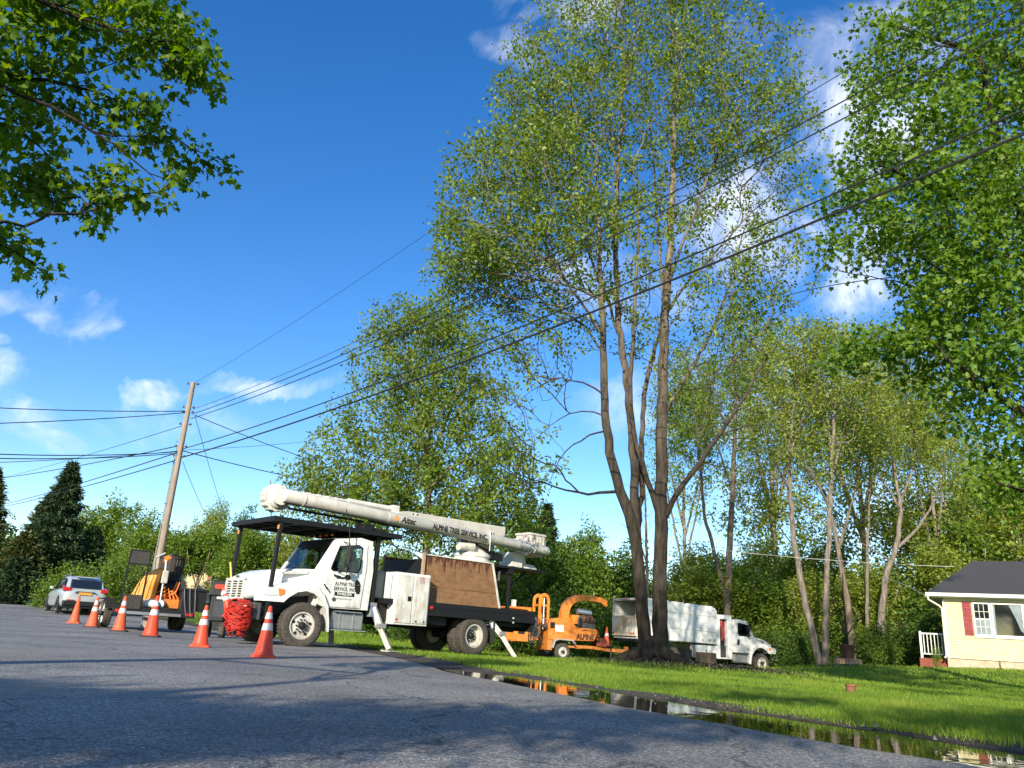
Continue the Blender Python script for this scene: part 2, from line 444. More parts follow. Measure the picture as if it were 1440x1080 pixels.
MAPLE = np.array([(0.0, 0.0), (0.16, 0.10), (0.44, 0.02), (0.36, 0.30), (0.50, 0.60), (0.24, 0.58), (0.0, 1.0), (-0.24, 0.58), (-0.50, 0.60), (-0.36, 0.30), (-0.44, 0.02), (-0.16, 0.10)])
def leaves(rng, C, D, size, kind='diamond', width=0.5, droop=0.2, nbias=0.6):
    """leaf blades starting at C, growing along D"""
    n = len(C); D = D/(np.linalg.norm(D, axis=1)[:, None]+1e-9)
    nr = rng.normal(size=(n, 3)); nr[:, 2] += nbias*2
    s = np.cross(D, nr); s /= np.linalg.norm(s, axis=1)[:, None]+1e-9
    nn = np.cross(s, D)
    sz = size*(0.65+0.7*rng.random(n))
    if kind == 'diamond':
        w = sz*width*0.5
        A = C; B = C+D*(sz*0.45)[:, None]+s*w[:, None]+nn*(sz*0.08)[:, None]; T = C+D*sz[:, None]-nn*(sz*0.12)[:, None]; E_ = C+D*(sz*0.45)[:, None]-s*w[:, None]+nn*(sz*0.08)[:, None]
        V = np.stack([A, B, T, E_], 1).reshape(-1, 3); Fq = np.arange(4*n).reshape(n, 4)
        return V, [Fq], np.repeat(rng.random(n), 1)
    if kind == 'maple':
        o = MAPLE; k = len(o)
        ox = o[:, 0][None, :, None]*sz[:, None, None]; oy = o[:, 1][None, :, None]*sz[:, None, None]
        cup = (np.abs(o[:, 0])*0.35 - o[:, 1]**2*0.22)[None, :, None]*sz[:, None, None]
        ring = C[:, None]+s[:, None]*ox+D[:, None]*oy+nn[:, None]*cup
        cen = (C+D*(sz*0.33)[:, None])[:, None]
        V = np.concatenate([ring, cen], 1).reshape(-1, 3)
        b = (np.arange(n)*(k+1))[:, None]; i = np.arange(k)[None]
        T = np.stack([b+i, b+(i+1) % k, np.broadcast_to(b+k, (n, k))], -1).reshape(-1, 3)
        return V, [T], np.repeat(rng.random(n), k)

def tufts(rng, C, nper, spread, jit=0.0, hang=.25):
    """nper leaves radiating from each tuft centre"""
    n = len(C)*nper; base = np.repeat(C, nper, 0)
    d = rng.normal(size=(n, 3)); d[:, 2] -= hang; d /= np.linalg.norm(d, axis=1)[:, None]
    return base+d*(spread*rng.random(n)**0.6)[:, None]+rng.normal(size=(n, 3))*jit, d

def make_tree(name, label, rng, stems, targets, loc, leafm, barkm, leaf=(5, 0.13, 0.25), kind='diamond', width=0.55, group=None, keep=1.0, tipr=0.03, seg=0.45,
              extra=None, leaf_filter=None, tip=0.006, minr=0.0, parent=None, jit=0.1, clump=0.0, cat='tree', wig=0.05, hang=.25, mid=1.0, **kw):
    """stems, targets in tree-local coordinates"""
    pos, par, dr, rad, nch = grow(rng, stems, targets, seg=seg, tip=tip, wig=wig, **kw)
    root = empty(name, loc, 0, label, cat, group)
    V, Fq = skin(pos, par, rad, minr, rng, 0.05)
    me = mesh_np('trunk', V, [Fq], smooth=True); link('trunk', me, root, barkm)
    sel = (rad < tipr) & ((nch == 0) | (rng.random(len(rad)) < mid))
    c = pos[sel]
    if extra is not None: c = np.concatenate([c, extra])
    if leaf_filter is not None: c = c[leaf_filter(c, rng)]
    if keep < 1: c = c[rng.random(len(c)) < keep]
    if len(c):
        B, D = tufts(rng, c, leaf[0], leaf[2], jit, hang)
        V, Fs, t = leaves(rng, B, D, leaf[1], kind, width)
        if clump:   # whole boughs are a little paler or darker than their neighbours
            per = len(t)//len(c); g = np.repeat(rng.random(len(c)), per)
            t = np.clip(t*(1-clump)+g*clump, 0, 1)
        me = mesh_np('crown', V, Fs, t); link('crown', me, root, leafm)
    return root

def bushy(rng, h, rx, rz0, nt, trunk_r=0.15, lean=0.0, forks=3):
    """generic broadleaf tree, local coordinates"""
    stems = [(np.array([[0, 0, 0], [lean*0.3, 0, h*0.3], [lean, 0, h*0.55]]), trunk_r, trunk_r*0.6, None)]
    for k in range(forks):
        a = 2*math.pi*k/forks+rng.random()*1.5; z0 = h*(0.22+0.2*rng.random())
        p0 = np.array([lean*z0/h, 0, z0]); p1 = p0+np.array([math.cos(a)*rx*0.35, math.sin(a)*rx*0.35, h*0.25]); p2 = p0+np.array([math.cos(a)*rx*0.5, math.sin(a)*rx*0.5, h*0.45])
        stems.append((np.array([p0, p1, p2]), trunk_r*0.5, trunk_r*0.25, 1))
    ells = []
    for k in range(7):
        a = rng.random()*6.28; zz = rz0+(h-rz0)*rng.random(); f = 1-abs((zz-rz0)/(h-rz0)-0.45)*0.9
        q = rx*f*(0.35+0.3*rng.random()); ells.append((np.array([math.cos(a)*q+lean, math.sin(a)*q, zz*0.92]), np.array([rx*0.55, rx*0.55, (h-rz0)*0.26]), 1.0))
    ells.append((np.array([lean, 0, (h+rz0)/2]), np.array([rx*0.75, rx*0.75, (h-rz0)*0.5]), 3.0))
    return stems, ell_sample(rng, ells, nt, 0.45)
# ------------------------------------------------------------------ terrain
CTRL = np.array([(0, 2, 0), (0, -20, 0), (-3, 12, 0), (-6, 15, 0), (-15, 30, 0.02), (-19.5, 37, .22), (-9, 21, 0), (2.5, 4.8, 0), (-1, 12, 0), (-4.7, 23, -.02), (-37, 60, .45), (-60, 100, .7), (-27, 70, 1.0), (-14, 45, .45),
    (-1.4, 23.3, -.08), (4.2, 22, -.08), (13.7, 45, -.56), (6.6, 42.3, -.52), (2.7, 38, -.42), (19.9, 36, .32), (23, 34, .42), (28, 30, .5), (9, 12, -.02), (8, 25, -.22), (19, 24, .08), (6, 8, .04), (14, 14, .08),
    (16, 40, -.12), (-3, 36, -.2), (0, 55, -.5), (18, 60, -.6), (50, 60, 0), (60, 10, .5), (-60, 10, .2), (-30, 20, .1), (-60, 50, .8), (0, 120, 1), (100, 150, 2), (-150, 200, 3), (200, 0, 1), (-200, 0, 1), (0, -100, 0), (0, 400, 5), (300, 400, 5), (-300, 400, 5), (-10, 60, .6)], float)
def _k(d): return np.sqrt(d**2+9.0)
_A = _k(np.linalg.norm(CTRL[:, None, :2]-CTRL[None, :, :2], axis=2)); _n = len(CTRL)
_M = np.zeros((_n+3, _n+3)); _M[:_n, :_n] = _A-np.eye(_n)*0.02; _M[:_n, _n] = 1; _M[:_n, _n+1:] = CTRL[:, :2]; _M[_n:, :_n] = _M[:_n, _n:].T
_W = np.linalg.solve(_M, np.concatenate([CTRL[:, 2], np.zeros(3)]))
def ground_z(x, y):
    x = np.asarray(x, float); y = np.asarray(y, float); sh = np.broadcast(x, y).shape
    q = np.stack([np.broadcast_to(x, sh).ravel(), np.broadcast_to(y, sh).ravel()], 1)
    z = np.zeros(len(q))
    for i in range(0, len(q), 20000):
        c = q[i:i+20000]
        z[i:i+20000] = _k(np.linalg.norm(c[:, None]-CTRL[None, :, :2], axis=2)) @ _W[:_n] + _W[_n] + c @ _W[_n+1:]
    # mound round the big maple and the low hump by the planter
    z += 0.20*np.exp(-(((q[:, 0]-4.5)/2.4)**2+((q[:, 1]-22.3)/2.0)**2))
    z += 0.14*np.exp(-(((q[:, 0]-6.8)/1.8)**2+((q[:, 1]-20.6)/1.5)**2))
    z += 0.22*np.exp(-(((q[:, 0]-14.4)/2.4)**2+((q[:, 1]-34.0)/2.0)**2))
    return z.reshape(sh)
def gz(x, y): return float(ground_z(np.array([x]), np.array([y]))[0])
def Gp(u, v):
    """point where the line of sight through photo pixel (u, v) meets the ground"""
    d = ray(u, v); t = 2.0
    for _ in range(4000):
        p = EYEP+d*t
        if p[2] < gz(p[0], p[1]): break
        t += 0.03+t*0.002
    return p

R_EDGE = np.array([(22, -22), (12, -11), (7.4, -4), (4.5, 1), (2.70, 4.6), (1.33, 6.9), (.5, 8.75), (-.53, 11.4), (-1.8, 15.5), (-3.2, 19.3), (-4.9, 23.2), (-7.5, 28), (-11.5, 33.5), (-16, 39), (-24, 47), (-40, 62), (-80, 100)], float)
L_EDGE = np.array([(8, -30), (-1, -14), (-2.6, -5), (-3.0, 1), (-3.5, 4.6), (-5.2, 8.2), (-7.8, 11.5), (-12, 16), (-18, 22), (-26, 29), (-36, 38), (-46, 46), (-58, 56), (-75, 70), (-120, 105)], float)
def smooth_line(p, m):
    d = np.linalg.norm(np.diff(p, axis=0), axis=1); c = np.concatenate([[0], np.cumsum(d)]); t = np.linspace(0, 1, m)
    t = c[-1]*t; q = np.stack([np.interp(t, c, p[:, 0]), np.interp(t, c, p[:, 1])], 1)
    for _ in range(3): q[1:-1] = .25*q[:-2]+.5*q[1:-1]+.25*q[2:]
    return q
RE = smooth_line(R_EDGE, 420); LE = smooth_line(L_EDGE, 420)
def sdist(x, y, line, side):
    """signed distance to a line; positive on the given side"""
    q = np.stack([np.ravel(x), np.ravel(y)], 1); out = np.zeros(len(q)); a = line[:-1]; b = line[1:]; ab = b-a; l2 = (ab**2).sum(1)
    for i in range(0, len(q), 8000):
        c = q[i:i+8000, None]-a[None]; t = np.clip((c*ab[None]).sum(2)/l2, 0, 1)
        e = c-t[:, :, None]*ab[None]; d2 = (e**2).sum(2); k = d2.argmin(1); r = np.arange(len(k))
        s = ab[k, 0]*c[r, k, 1]-ab[k, 1]*c[r, k, 0]
        out[i:i+8000] = np.sqrt(d2[r, k])*np.sign(s)*side
    return out.reshape(np.shape(x))
def out_right(x, y): return sdist(x, y, RE, -1)     # > 0 on the lawn side
def out_left(x, y): return sdist(x, y, LE, 1)
def sstep(a, b, x): t = np.clip((x-a)/(b-a), 0, 1); return t*t*(3-2*t)

def axis_pts(lo, hi, c, fine, k):
    a = [c]; s = fine
    while a[-1] < hi: a.append(a[-1]+s); s = fine+abs(a[-1]-c)*k
    b = [c]; s = fine
    while b[-1] > lo: b.append(b[-1]-s); s = fine+abs(b[-1]-c)*k
    return np.array(sorted(set(b[1:]+a)))
gx = axis_pts(-600, 600, 3, 0.22, 0.022); gy = axis_pts(-200, 1100, 13, 0.24, 0.02)
GX, GY = np.meshgrid(gx, gy, indexing='ij')
dr_, dl_ = out_right(GX, GY), out_left(GX, GY)
Z = ground_z(GX, GY)
rngG = np.random.default_rng(5)
lump = 0.02*np.sin(GX*1.7+GY*.6)*np.sin(GY*1.3-GX*.4)+0.008*rngG.normal(size=GX.shape)
widthf = lambda y: 0.92+0.36*sstep(15, 5, y)
onroad = 1-sstep(1.02, 1.3, dr_/widthf(GY)); onroad_l = 1-sstep(-.3, .5, dl_)
Z2 = Z + lump*sstep(.6, 2, dr_)*(np.abs(GX) < 60) - 0.13*onroad*onroad_l - 0.05*(1-onroad_l)*0
V = np.stack([GX, GY, Z2], -1).reshape(-1, 3)
nx, ny = GX.shape; ii, jj = np.meshgrid(np.arange(nx-1), np.arange(ny-1), indexing='ij')
Fq = np.stack([ii*ny+jj, (ii+1)*ny+jj, (ii+1)*ny+jj+1, ii*ny+jj+1], -1).reshape(-1, 4)

def ground_material():
    m = bpy.data.materials.new('lawn_soil'); m.use_nodes = True; t = m.node_tree; b = t.nodes['Principled BSDF']
    b.inputs['Roughness'].default_value = 0.9; b.inputs['Specular IOR Level'].default_value = 0.1
    tc = N(t, 'ShaderNodeTexCoord')
    n1 = N(t, 'ShaderNodeTexNoise'); n1.inputs['Scale'].default_value = 0.55; n1.inputs['Detail'].default_value = 8
    n2 = N(t, 'ShaderNodeTexNoise'); n2.inputs['Scale'].default_value = 22; n2.inputs['Detail'].default_value = 8; n2.inputs['Roughness'].default_value = .7
    mp = N(t, 'ShaderNodeMapping'); L(t, tc.outputs['Object'], mp.inputs[0])
    L(t, mp.outputs[0], n1.inputs['Vector']); L(t, mp.outputs[0], n2.inputs['Vector'])
    r1 = N(t, 'ShaderNodeValToRGB'); r1.color_ramp.elements[0].position = .35; r1.color_ramp.elements[0].color = (.075, .155, .018, 1)
    r1.color_ramp.elements[1].position = .7; r1.color_ramp.elements[1].color = (.15, .23, .03, 1)
    L(t, n1.outputs['Fac'], r1.inputs[0])
    r2 = N(t, 'ShaderNodeValToRGB'); r2.color_ramp.elements[0].position = .35; r2.color_ramp.elements[0].color = (.45, .45, .45, 1)
    r2.color_ramp.elements[1].position = .65; r2.color_ramp.elements[1].color = (1.15, 1.15, 1.1, 1); L(t, n2.outputs['Fac'], r2.inputs[0])
    mx = N(t, 'ShaderNodeMix', data_type='RGBA', blend_type='MULTIPLY'); mx.inputs[0].default_value = 1
    L(t, r1.outputs[0], mx.inputs[6]); L(t, r2.outputs[0], mx.inputs[7])
    # bare chips and litter under the big maple
    at = N(t, 'ShaderNodeAttribute', attribute_name='bare')
    r3 = N(t, 'ShaderNodeValToRGB'); r3.color_ramp.elements[0].position = .38; r3.color_ramp.elements[0].color = (.018, .014, .010, 1)
    r3.color_ramp.elements[1].position = .68; r3.color_ramp.elements[1].color = (.16, .135, .10, 1); L(t, n2.outputs['Fac'], r3.inputs[0])
    n3 = N(t, 'ShaderNodeTexNoise'); n3.inputs['Scale'].default_value = 3.0; n3.inputs['Detail'].default_value = 8; L(t, mp.outputs[0], n3.inputs['Vector'])
    ad = N(t, 'ShaderNodeMath', operation='ADD'); L(t, at.outputs['Fac'], ad.inputs[0])
    sb = N(t, 'ShaderNodeMath', operation='MULTIPLY_ADD'); L(t, n3.outputs['Fac'], sb.inputs[0]); sb.inputs[1].default_value = 1.4; sb.inputs[2].default_value = -0.7; L(t, sb.outputs[0], ad.inputs[1])
    mr = N(t, 'ShaderNodeMapRange'); mr.inputs['From Min'].default_value = .4; mr.inputs['From Max'].default_value = .6; L(t, ad.outputs[0], mr.inputs['Value'])
    m2 = N(t, 'ShaderNodeMix', data_type='RGBA'); L(t, mr.outputs[0], m2.inputs[0]); L(t, mx.outputs[2], m2.inputs[6]); L(t, r3.outputs[0], m2.inputs[7])
    L(t, m2.outputs[2], b.inputs['Base Color'])
    bp = N(t, 'ShaderNodeBump'); bp.inputs['Strength'].default_value = .8; bp.inputs['Distance'].default_value = .05; L(t, n2.outputs['Fac'], bp.inputs['Height']); L(t, bp.outputs[0], b.inputs['Normal'])
    return m
def bare_fn(x, y):
    b = 1.0*np.exp(-(((x-4.5)/1.9)**2+((y-22.0)/1.6)**2)**1.5) + 0.95*np.exp(-(((x-6.7)/1.4)**2+((y-20.8)/1.1)**2)**1.5)
    b += 0.75*np.exp(-(((x-14.6)/2.2)**2+((y-34)/1.2)**2)) 
    return np.clip(b, 0, 1)
GM = ground_material()
me = mesh_np('lawn', V, [Fq], smooth=True)
ab = me.attributes.new('bare', 'FLOAT', 'POINT'); ab.data.foreach_set('value', bare_fn(GX, GY).ravel().astype(np.float32))
lawn = link('lawn', me, None, GM); tag(lawn, kind='structure')

# ------------------------------------------------------------------ road
def asphalt():
    m = bpy.data.materials.new('asphalt'); m.use_nodes = True; t = m.node_tree; b = t.nodes['Principled BSDF']
    tc = N(t, 'ShaderNodeTexCoord')
    vo = N(t, 'ShaderNodeTexVoronoi'); vo.inputs['Scale'].default_value = 90; L(t, tc.outputs['Object'], vo.inputs['Vector'])
    n0 = N(t, 'ShaderNodeTexNoise'); n0.inputs['Scale'].default_value = 60; n0.inputs['Detail'].default_value = 6; n0.inputs['Roughness'].default_value = .75; L(t, tc.outputs['Object'], n0.inputs['Vector'])
    n1 = N(t, 'ShaderNodeTexNoise'); n1.inputs['Scale'].default_value = .5; n1.inputs['Detail'].default_value = 7; L(t, tc.outputs['Object'], n1.inputs['Vector'])
    sc = N(t, 'ShaderNodeSeparateColor'); L(t, vo.outputs['Color'], sc.inputs[0])
    r = N(t, 'ShaderNodeValToRGB'); e = r.color_ramp.elements; e[0].position = 0; e[0].color = (.090, .086, .080, 1); e[1].position = 1; e[1].color = (.55, .54, .50, 1)
    for p_, c_ in ((.40, .17), (.72, .25), (.88, .38)):
        q = e.new(p_); q.color = (c_*1.03, c_, c_*.95, 1)
    L(t, sc.outputs[0], r.inputs[0])
    mr = N(t, 'ShaderNodeMapRange'); mr.inputs['From Min'].default_value = .3; mr.inputs['From Max'].default_value = .7; mr.inputs['To Min'].default_value = .66; mr.inputs['To Max'].default_value = 1.28; L(t, n1.outputs['Fac'], mr.inputs['Value'])
    mr2 = N(t, 'ShaderNodeMapRange'); mr2.inputs['From Min'].default_value = .3; mr2.inputs['From Max'].default_value = .7; mr2.inputs['To Min'].default_value = .55; mr2.inputs['To Max'].default_value = 1.3; L(t, n0.outputs['Fac'], mr2.inputs['Value'])
    mu = N(t, 'ShaderNodeMath', operation='MULTIPLY'); L(t, mr.outputs[0], mu.inputs[0]); L(t, mr2.outputs[0], mu.inputs[1])
    vm = N(t, 'ShaderNodeVectorMath', operation='SCALE'); L(t, r.outputs[0], vm.inputs[0]); L(t, mu.outputs[0], vm.inputs['Scale'])
    # sandy dust washed over the edge where the 'sand' attribute says so
    at = N(t, 'ShaderNodeAttribute', attribute_name='sand')
    n3 = N(t, 'ShaderNodeTexNoise'); n3.inputs['Scale'].default_value = 2.2; n3.inputs['Detail'].default_value = 9; L(t, tc.outputs['Object'], n3.inputs['Vector'])
    ml = N(t, 'ShaderNodeMath', operation='MULTIPLY'); L(t, at.outputs['Fac'], ml.inputs[0]); m3 = N(t, 'ShaderNodeMapRange'); m3.inputs['From Min'].default_value = .3; m3.inputs['From Max'].default_value = .62; L(t, n3.outputs['Fac'], m3.inputs['Value']); L(t, m3.outputs[0], ml.inputs[1])
    mx = N(t, 'ShaderNodeMix', data_type='RGBA'); L(t, ml.outputs[0], mx.inputs[0]); L(t, vm.outputs[0], mx.inputs[6]); mx.inputs[7].default_value = (.30, .245, .165, 1)
    # tar seams and hairline cracks
    vc = N(t, 'ShaderNodeTexVoronoi', feature='DISTANCE_TO_EDGE'); vc.inputs['Scale'].default_value = .42
    nw = N(t, 'ShaderNodeTexNoise'); nw.inputs['Scale'].default_value = 1.3; nw.inputs['Detail'].default_value = 6; L(t, tc.outputs['Object'], nw.inputs['Vector'])
    va = N(t, 'ShaderNodeVectorMath', operation='ADD'); L(t, tc.outputs['Object'], va.inputs[0]); L(t, nw.outputs['Color'], va.inputs[1]); L(t, va.outputs[0], vc.inputs['Vector'])
    lt = N(t, 'ShaderNodeMapRange'); lt.inputs['From Min'].default_value = .0; lt.inputs['From Max'].default_value = .010; lt.inputs['To Min'].default_value = .30; L(t, vc.outputs['Distance'], lt.inputs['Value'])
    # oil drips and darker worn wheel paths
    no = N(t, 'ShaderNodeTexNoise'); no.inputs['Scale'].default_value = 1.1; no.inputs['Detail'].default_value = 10; no.inputs['Roughness'].default_value = .62; L(t, tc.outputs['Object'], no.inputs['Vector'])
    mo = N(t, 'ShaderNodeMapRange'); mo.inputs['From Min'].default_value = .60; mo.inputs['From Max'].default_value = .70; mo.inputs['To Min'].default_value = 1.0; mo.inputs['To Max'].default_value = .62; L(t, no.outputs['Fac'], mo.inputs['Value'])
    m7 = N(t, 'ShaderNodeMath', operation='MULTIPLY'); L(t, lt.outputs[0], m7.inputs[0]); L(t, mo.outputs[0], m7.inputs[1]); lt = m7
    v2 = N(t, 'ShaderNodeVectorMath', operation='SCALE'); L(t, mx.outputs[2], v2.inputs[0]); L(t, lt.outputs[0], v2.inputs['Scale'])
    L(t, v2.outputs[0], b.inputs['Base Color'])
    b.inputs['Roughness'].default_value = .72; b.inputs['Specular IOR Level'].default_value = .45
    bp = N(t, 'ShaderNodeBump'); bp.inputs['Strength'].default_value = .9; bp.inputs['Distance'].default_value = .008; L(t, vo.outputs['Distance'], bp.inputs['Height'])
    bq = N(t, 'ShaderNodeBump'); bq.inputs['Strength'].default_value = .5; bq.inputs['Distance'].default_value = .01; L(t, n0.outputs['Fac'], bq.inputs['Height']); L(t, bp.outputs[0], bq.inputs['Normal'])
    L(t, bq.outputs[0], b.inputs['Normal'])
    return m
K = 26
ws = np.linspace(0, 1, K); RR = RE[:, None]*(1-ws)[None, :, None]+LE[:, None]*ws[None, :, None]
_ew = np.random.default_rng(77).normal(size=(3, 420)); _sm = lambda a, k: np.convolve(a, np.ones(k)/k, 'same')*math.sqrt(k)
edge_wob = 0.022*_sm(_ew[0], 5)+0.014*_ew[1]
bank_wob = 0.075*_sm(_ew[2], 7)+0.02*_ew[1]
tang = np.gradient(RE, axis=0); tang /= np.linalg.norm(tang, axis=1)[:, None]; nrmR = np.stack([tang[:, 1], -tang[:, 0]], 1)
RR[:, 0] += nrmR*edge_wob[:, None]
ZR = ground_z(RR[..., 0], RR[..., 1])+0.004; ZR[:, 0] -= 0.012
Vr = np.concatenate([RR, ZR[..., None]], -1).reshape(-1, 3)
i_, j_ = np.meshgrid(np.arange(419), np.arange(K-1), indexing='ij')
Fr = np.stack([i_*K+j_, i_*K+j_+1, (i_+1)*K+j_+1, (i_+1)*K+j_], -1).reshape(-1, 4)[:, ::-1]
me = mesh_np('road', Vr, [Fr], smooth=True)
sand = 0.95*np.exp(-(((Vr[:, 0]+3.9)/1.1)**2+((Vr[:, 1]-5.2)/1.0)**2))+1.0*np.exp(-(((Vr[:, 0]+6.0)/.8)**2+((Vr[:, 1]-9.3)/.8)**2))
sand += 0.55*np.exp(-(out_right(Vr[:, 0], Vr[:, 1])/.35)**2)
sand += 0.6*np.exp(-(((Vr[:, 0]+3.9)/2.0)**2+((Vr[:, 1]-21)/1.6)**2))
a_ = me.attributes.new('sand', 'FLOAT', 'POINT'); a_.data.foreach_set('value', np.clip(sand, 0, 1).astype(np.float32))
ASPH = asphalt(); road = link('road', me, None, ASPH); tag(road, kind='structure')

# verge: packed dirt between road edge and lawn, dipping into a gutter that holds the puddle
prof = [(-.02, -.03), (.05, -.06), (.14, -.09), (.3, -.105), (.55, -.105), (.76, -.09), (.92, -.045), (1.0, -.006), (1.07, .005), (1.2, .004), (1.45, -.07)]
def gut(y): return 0.25+0.75*sstep(13.4, 10.2, y)
Vv = []
for i in range(420):
    for d, h in prof:
        p = RE[i]+nrmR[i]*(d*widthf(RE[i, 1])+(edge_wob[i] if d <= 0 else 0)+bank_wob[i]*float(sstep(.5, 1.0, d)))
        g = gut(RE[i, 1]); ze = gz(RE[i, 0], RE[i, 1]); z = ze+(gz(p[0], p[1])-ze)*float(sstep(.85, 1.15, d))+(h*g if h < 0 and d < 1.4 else h)+0.007*math.sin(i*1.9+d*9)*(d > .6)+0.010*math.sin(i*.53+1)*float(sstep(.8, 1.0, d))
        Vv.append((p[0], p[1], z))
Kp = len(prof); i_, j_ = np.meshgrid(np.arange(419), np.arange(Kp-1), indexing='ij')
Fv = np.stack([i_*Kp+j_, (i_+1)*Kp+j_, (i_+1)*Kp+j_+1, i_*Kp+j_+1], -1).reshape(-1, 4)[:, ::-1]
DIRT = mat('verge_dirt', (.085, .072, .058), .85, var=.6, vscale=14, col2=(.035, .03, .026), bump=1.0, bscale=45, spec=.3, detail=9)
ve = link('verge', mesh_np('verge', np.array(Vv), [Fv], smooth=True), None, DIRT); tag(ve, kind='structure')

# puddle: still water standing in the gutter
WM = bpy.data.materials.new('puddle_water'); WM.use_nodes = True; t = WM.node_tree; b = t.nodes['Principled BSDF']
b.inputs['Base Color'].default_value = (.012, .011, .008, 1); b.inputs['Roughness'].default_value = .015; b.inputs['Specular IOR Level'].default_value = 1.0; b.inputs['IOR'].default_value = 1.6
tc = N(t, 'ShaderNodeTexCoord'); nw = N(t, 'ShaderNodeTexNoise'); nw.inputs['Scale'].default_value = 5; nw.inputs['Detail'].default_value = 3; L(t, tc.outputs['Object'], nw.inputs['Vector'])
bp = N(t, 'ShaderNodeBump'); bp.inputs['Strength'].default_value = .035; bp.inputs['Distance'].default_value = .02; L(t, nw.outputs['Fac'], bp.inputs['Height']); L(t, bp.outputs[0], b.inputs['Normal'])
Vw = []; idx = [i for i in range(420) if -8 < RE[i, 1] < 12.9]
for i in idx:
    tip = sstep(12.9, 10.2, RE[i, 1]); w = widthf(RE[i, 1])
    for d in (0.02, 0.02+(1.04*w-.02)*tip):
        p = RE[i]+nrmR[i]*d; Vw.append((p[0], p[1], gz(RE[i, 0], RE[i, 1])-.014))
Vw = np.array(Vw)
zw = np.interp(Vw[:, 1], *[np.array(q) for q in zip(*sorted((RE[i, 1], gz(RE[i, 0], RE[i, 1])) for i in idx))])-.014
Vw[:, 2] = zw
m_ = len(idx); Fw = np.array([(2*i, 2*i+1, 2*i+3, 2*i+2) for i in range(m_-1)])
pw = link('puddle', mesh_np('puddle', Vw, [Fw]), None, WM); tag(pw, kind='structure')

# ------------------------------------------------------------------ grass
GRASS = leaf_mat('grass_blades', [(.075, .155, .012), (.15, .25, .02), (.29, .33, .05)], trans=.35, rough=.55)
def blades(rng, X, Y, h, w):
    n = len(X); z = ground_z(X, Y)-.01; a = rng.random(n)*6.283; le = h*(.5+.8*rng.random(n)); lean = rng.normal(size=(n, 2))*le[:, None]*.35
    dx, dy = np.cos(a)*w*.5, np.sin(a)*w*.5
    A = np.stack([X-dx, Y-dy, z], 1); B = np.stack([X+dx, Y+dy, z], 1); T = np.stack([X+lean[:, 0], Y+lean[:, 1], z+le], 1)
    return np.stack([A, B, T], 1).reshape(-1, 3)
rg = np.random.default_rng(11)
VS = []; TS = []
for (x0, x1, y0, y1, dens, h, w) in ((-1, 12, 3.5, 11, 2400, .055, .008), (-3, 17, 11, 18, 900, .06, .014), (-9, 24, 18, 27, 300, .07, .026), (-14, 30, 27, 42, 90, .09, .045), (-32, 36, 42, 62, 22, .14, .10)):
    n = int((x1-x0)*(y1-y0)*dens); X = x0+(x1-x0)*rg.random(n); Y = y0+(y1-y0)*rg.random(n)
    # keep what the photograph's side of the lawn can show
    keep = (X > -0.75*Y-1) & (X < 0.72*Y+3)
    X, Y = X[keep], Y[keep]
    d = out_right(X, Y); pr = sstep(.95, 1.08, d/widthf(Y)+.04*np.sin(X*3+Y*2))*(1-.93*np.clip(bare_fn(X, Y)*1.2, 0, 1)); keep = rg.random(len(X)) < pr; X, Y = X[keep], Y[keep]
    pat = .5+.5*np.sin(X*.9+np.sin(Y*.7))*np.sin(Y*1.1+np.sin(X*.5)); n2_ = .5+.5*np.sin(X*2.3+Y*1.1+np.sin(X*1.7-Y*2.9)*1.5)*np.sin(Y*1.9-X*.8); hh = h*(.55+.6*pat+.45*n2_*(rg.random(len(X)) < .5)); pat = .5*pat+.5*n2_
    VS.append(blades(rg, X, Y, hh, w)); TS.append(np.clip(rg.random(len(X))*.5+.5*pat, 0, 1))
# far-left grass beyond the trailer and round the far house
Vg = np.concatenate(VS); ng = len(Vg)//3
print('grass blades', ng)
gr = link('grass', mesh_np('grass', Vg, [np.arange(3*ng).reshape(-1, 3)], np.concatenate(TS)), None, GRASS); tag(gr, 'short mown spring grass of the roadside lawn', 'grass', kind='stuff')

# wood chips, twigs and old leaves round the maple
n = 15000; X = rg.normal(size=n)*2.1+5.3; Y = rg.normal(size=n)*1.5+21.2
k_ = rg.random(n) < np.clip(bare_fn(X, Y)*1.3, 0, 1); X, Y = X[k_], Y[k_]; n = len(X); z = ground_z(X, Y)+.012
a = rg.random(n)*6.283; ln = .015+.07*rg.random(n)**3; wd = .008+.012*rg.random(n); tl = rg.normal(size=n)*.3
ax = np.stack([np.cos(a), np.sin(a), tl], 1)*ln[:, None]; bx_ = np.stack([-np.sin(a), np.cos(a), rg.normal(size=n)*.3], 1)*wd[:, None]; c0 = np.stack([X, Y, z+.01], 1)
Vc = np.stack([c0-ax-bx_, c0+ax-bx_, c0+ax+bx_, c0-ax+bx_], 1).reshape(-1, 3)
CHIP = leaf_mat('wood_chips', [(.02, .016, .012), (.06, .048, .036), (.20, .165, .12)], trans=.05, rough=.9)
ch = link('wood_chips', mesh_np('wood_chips', Vc, [np.arange(4*n).reshape(-1, 4)], rg.random(n)), None, CHIP); tag(ch, 'scattered wood chips, twigs and dead leaves round the big maple', 'wood chips', kind='stuff')
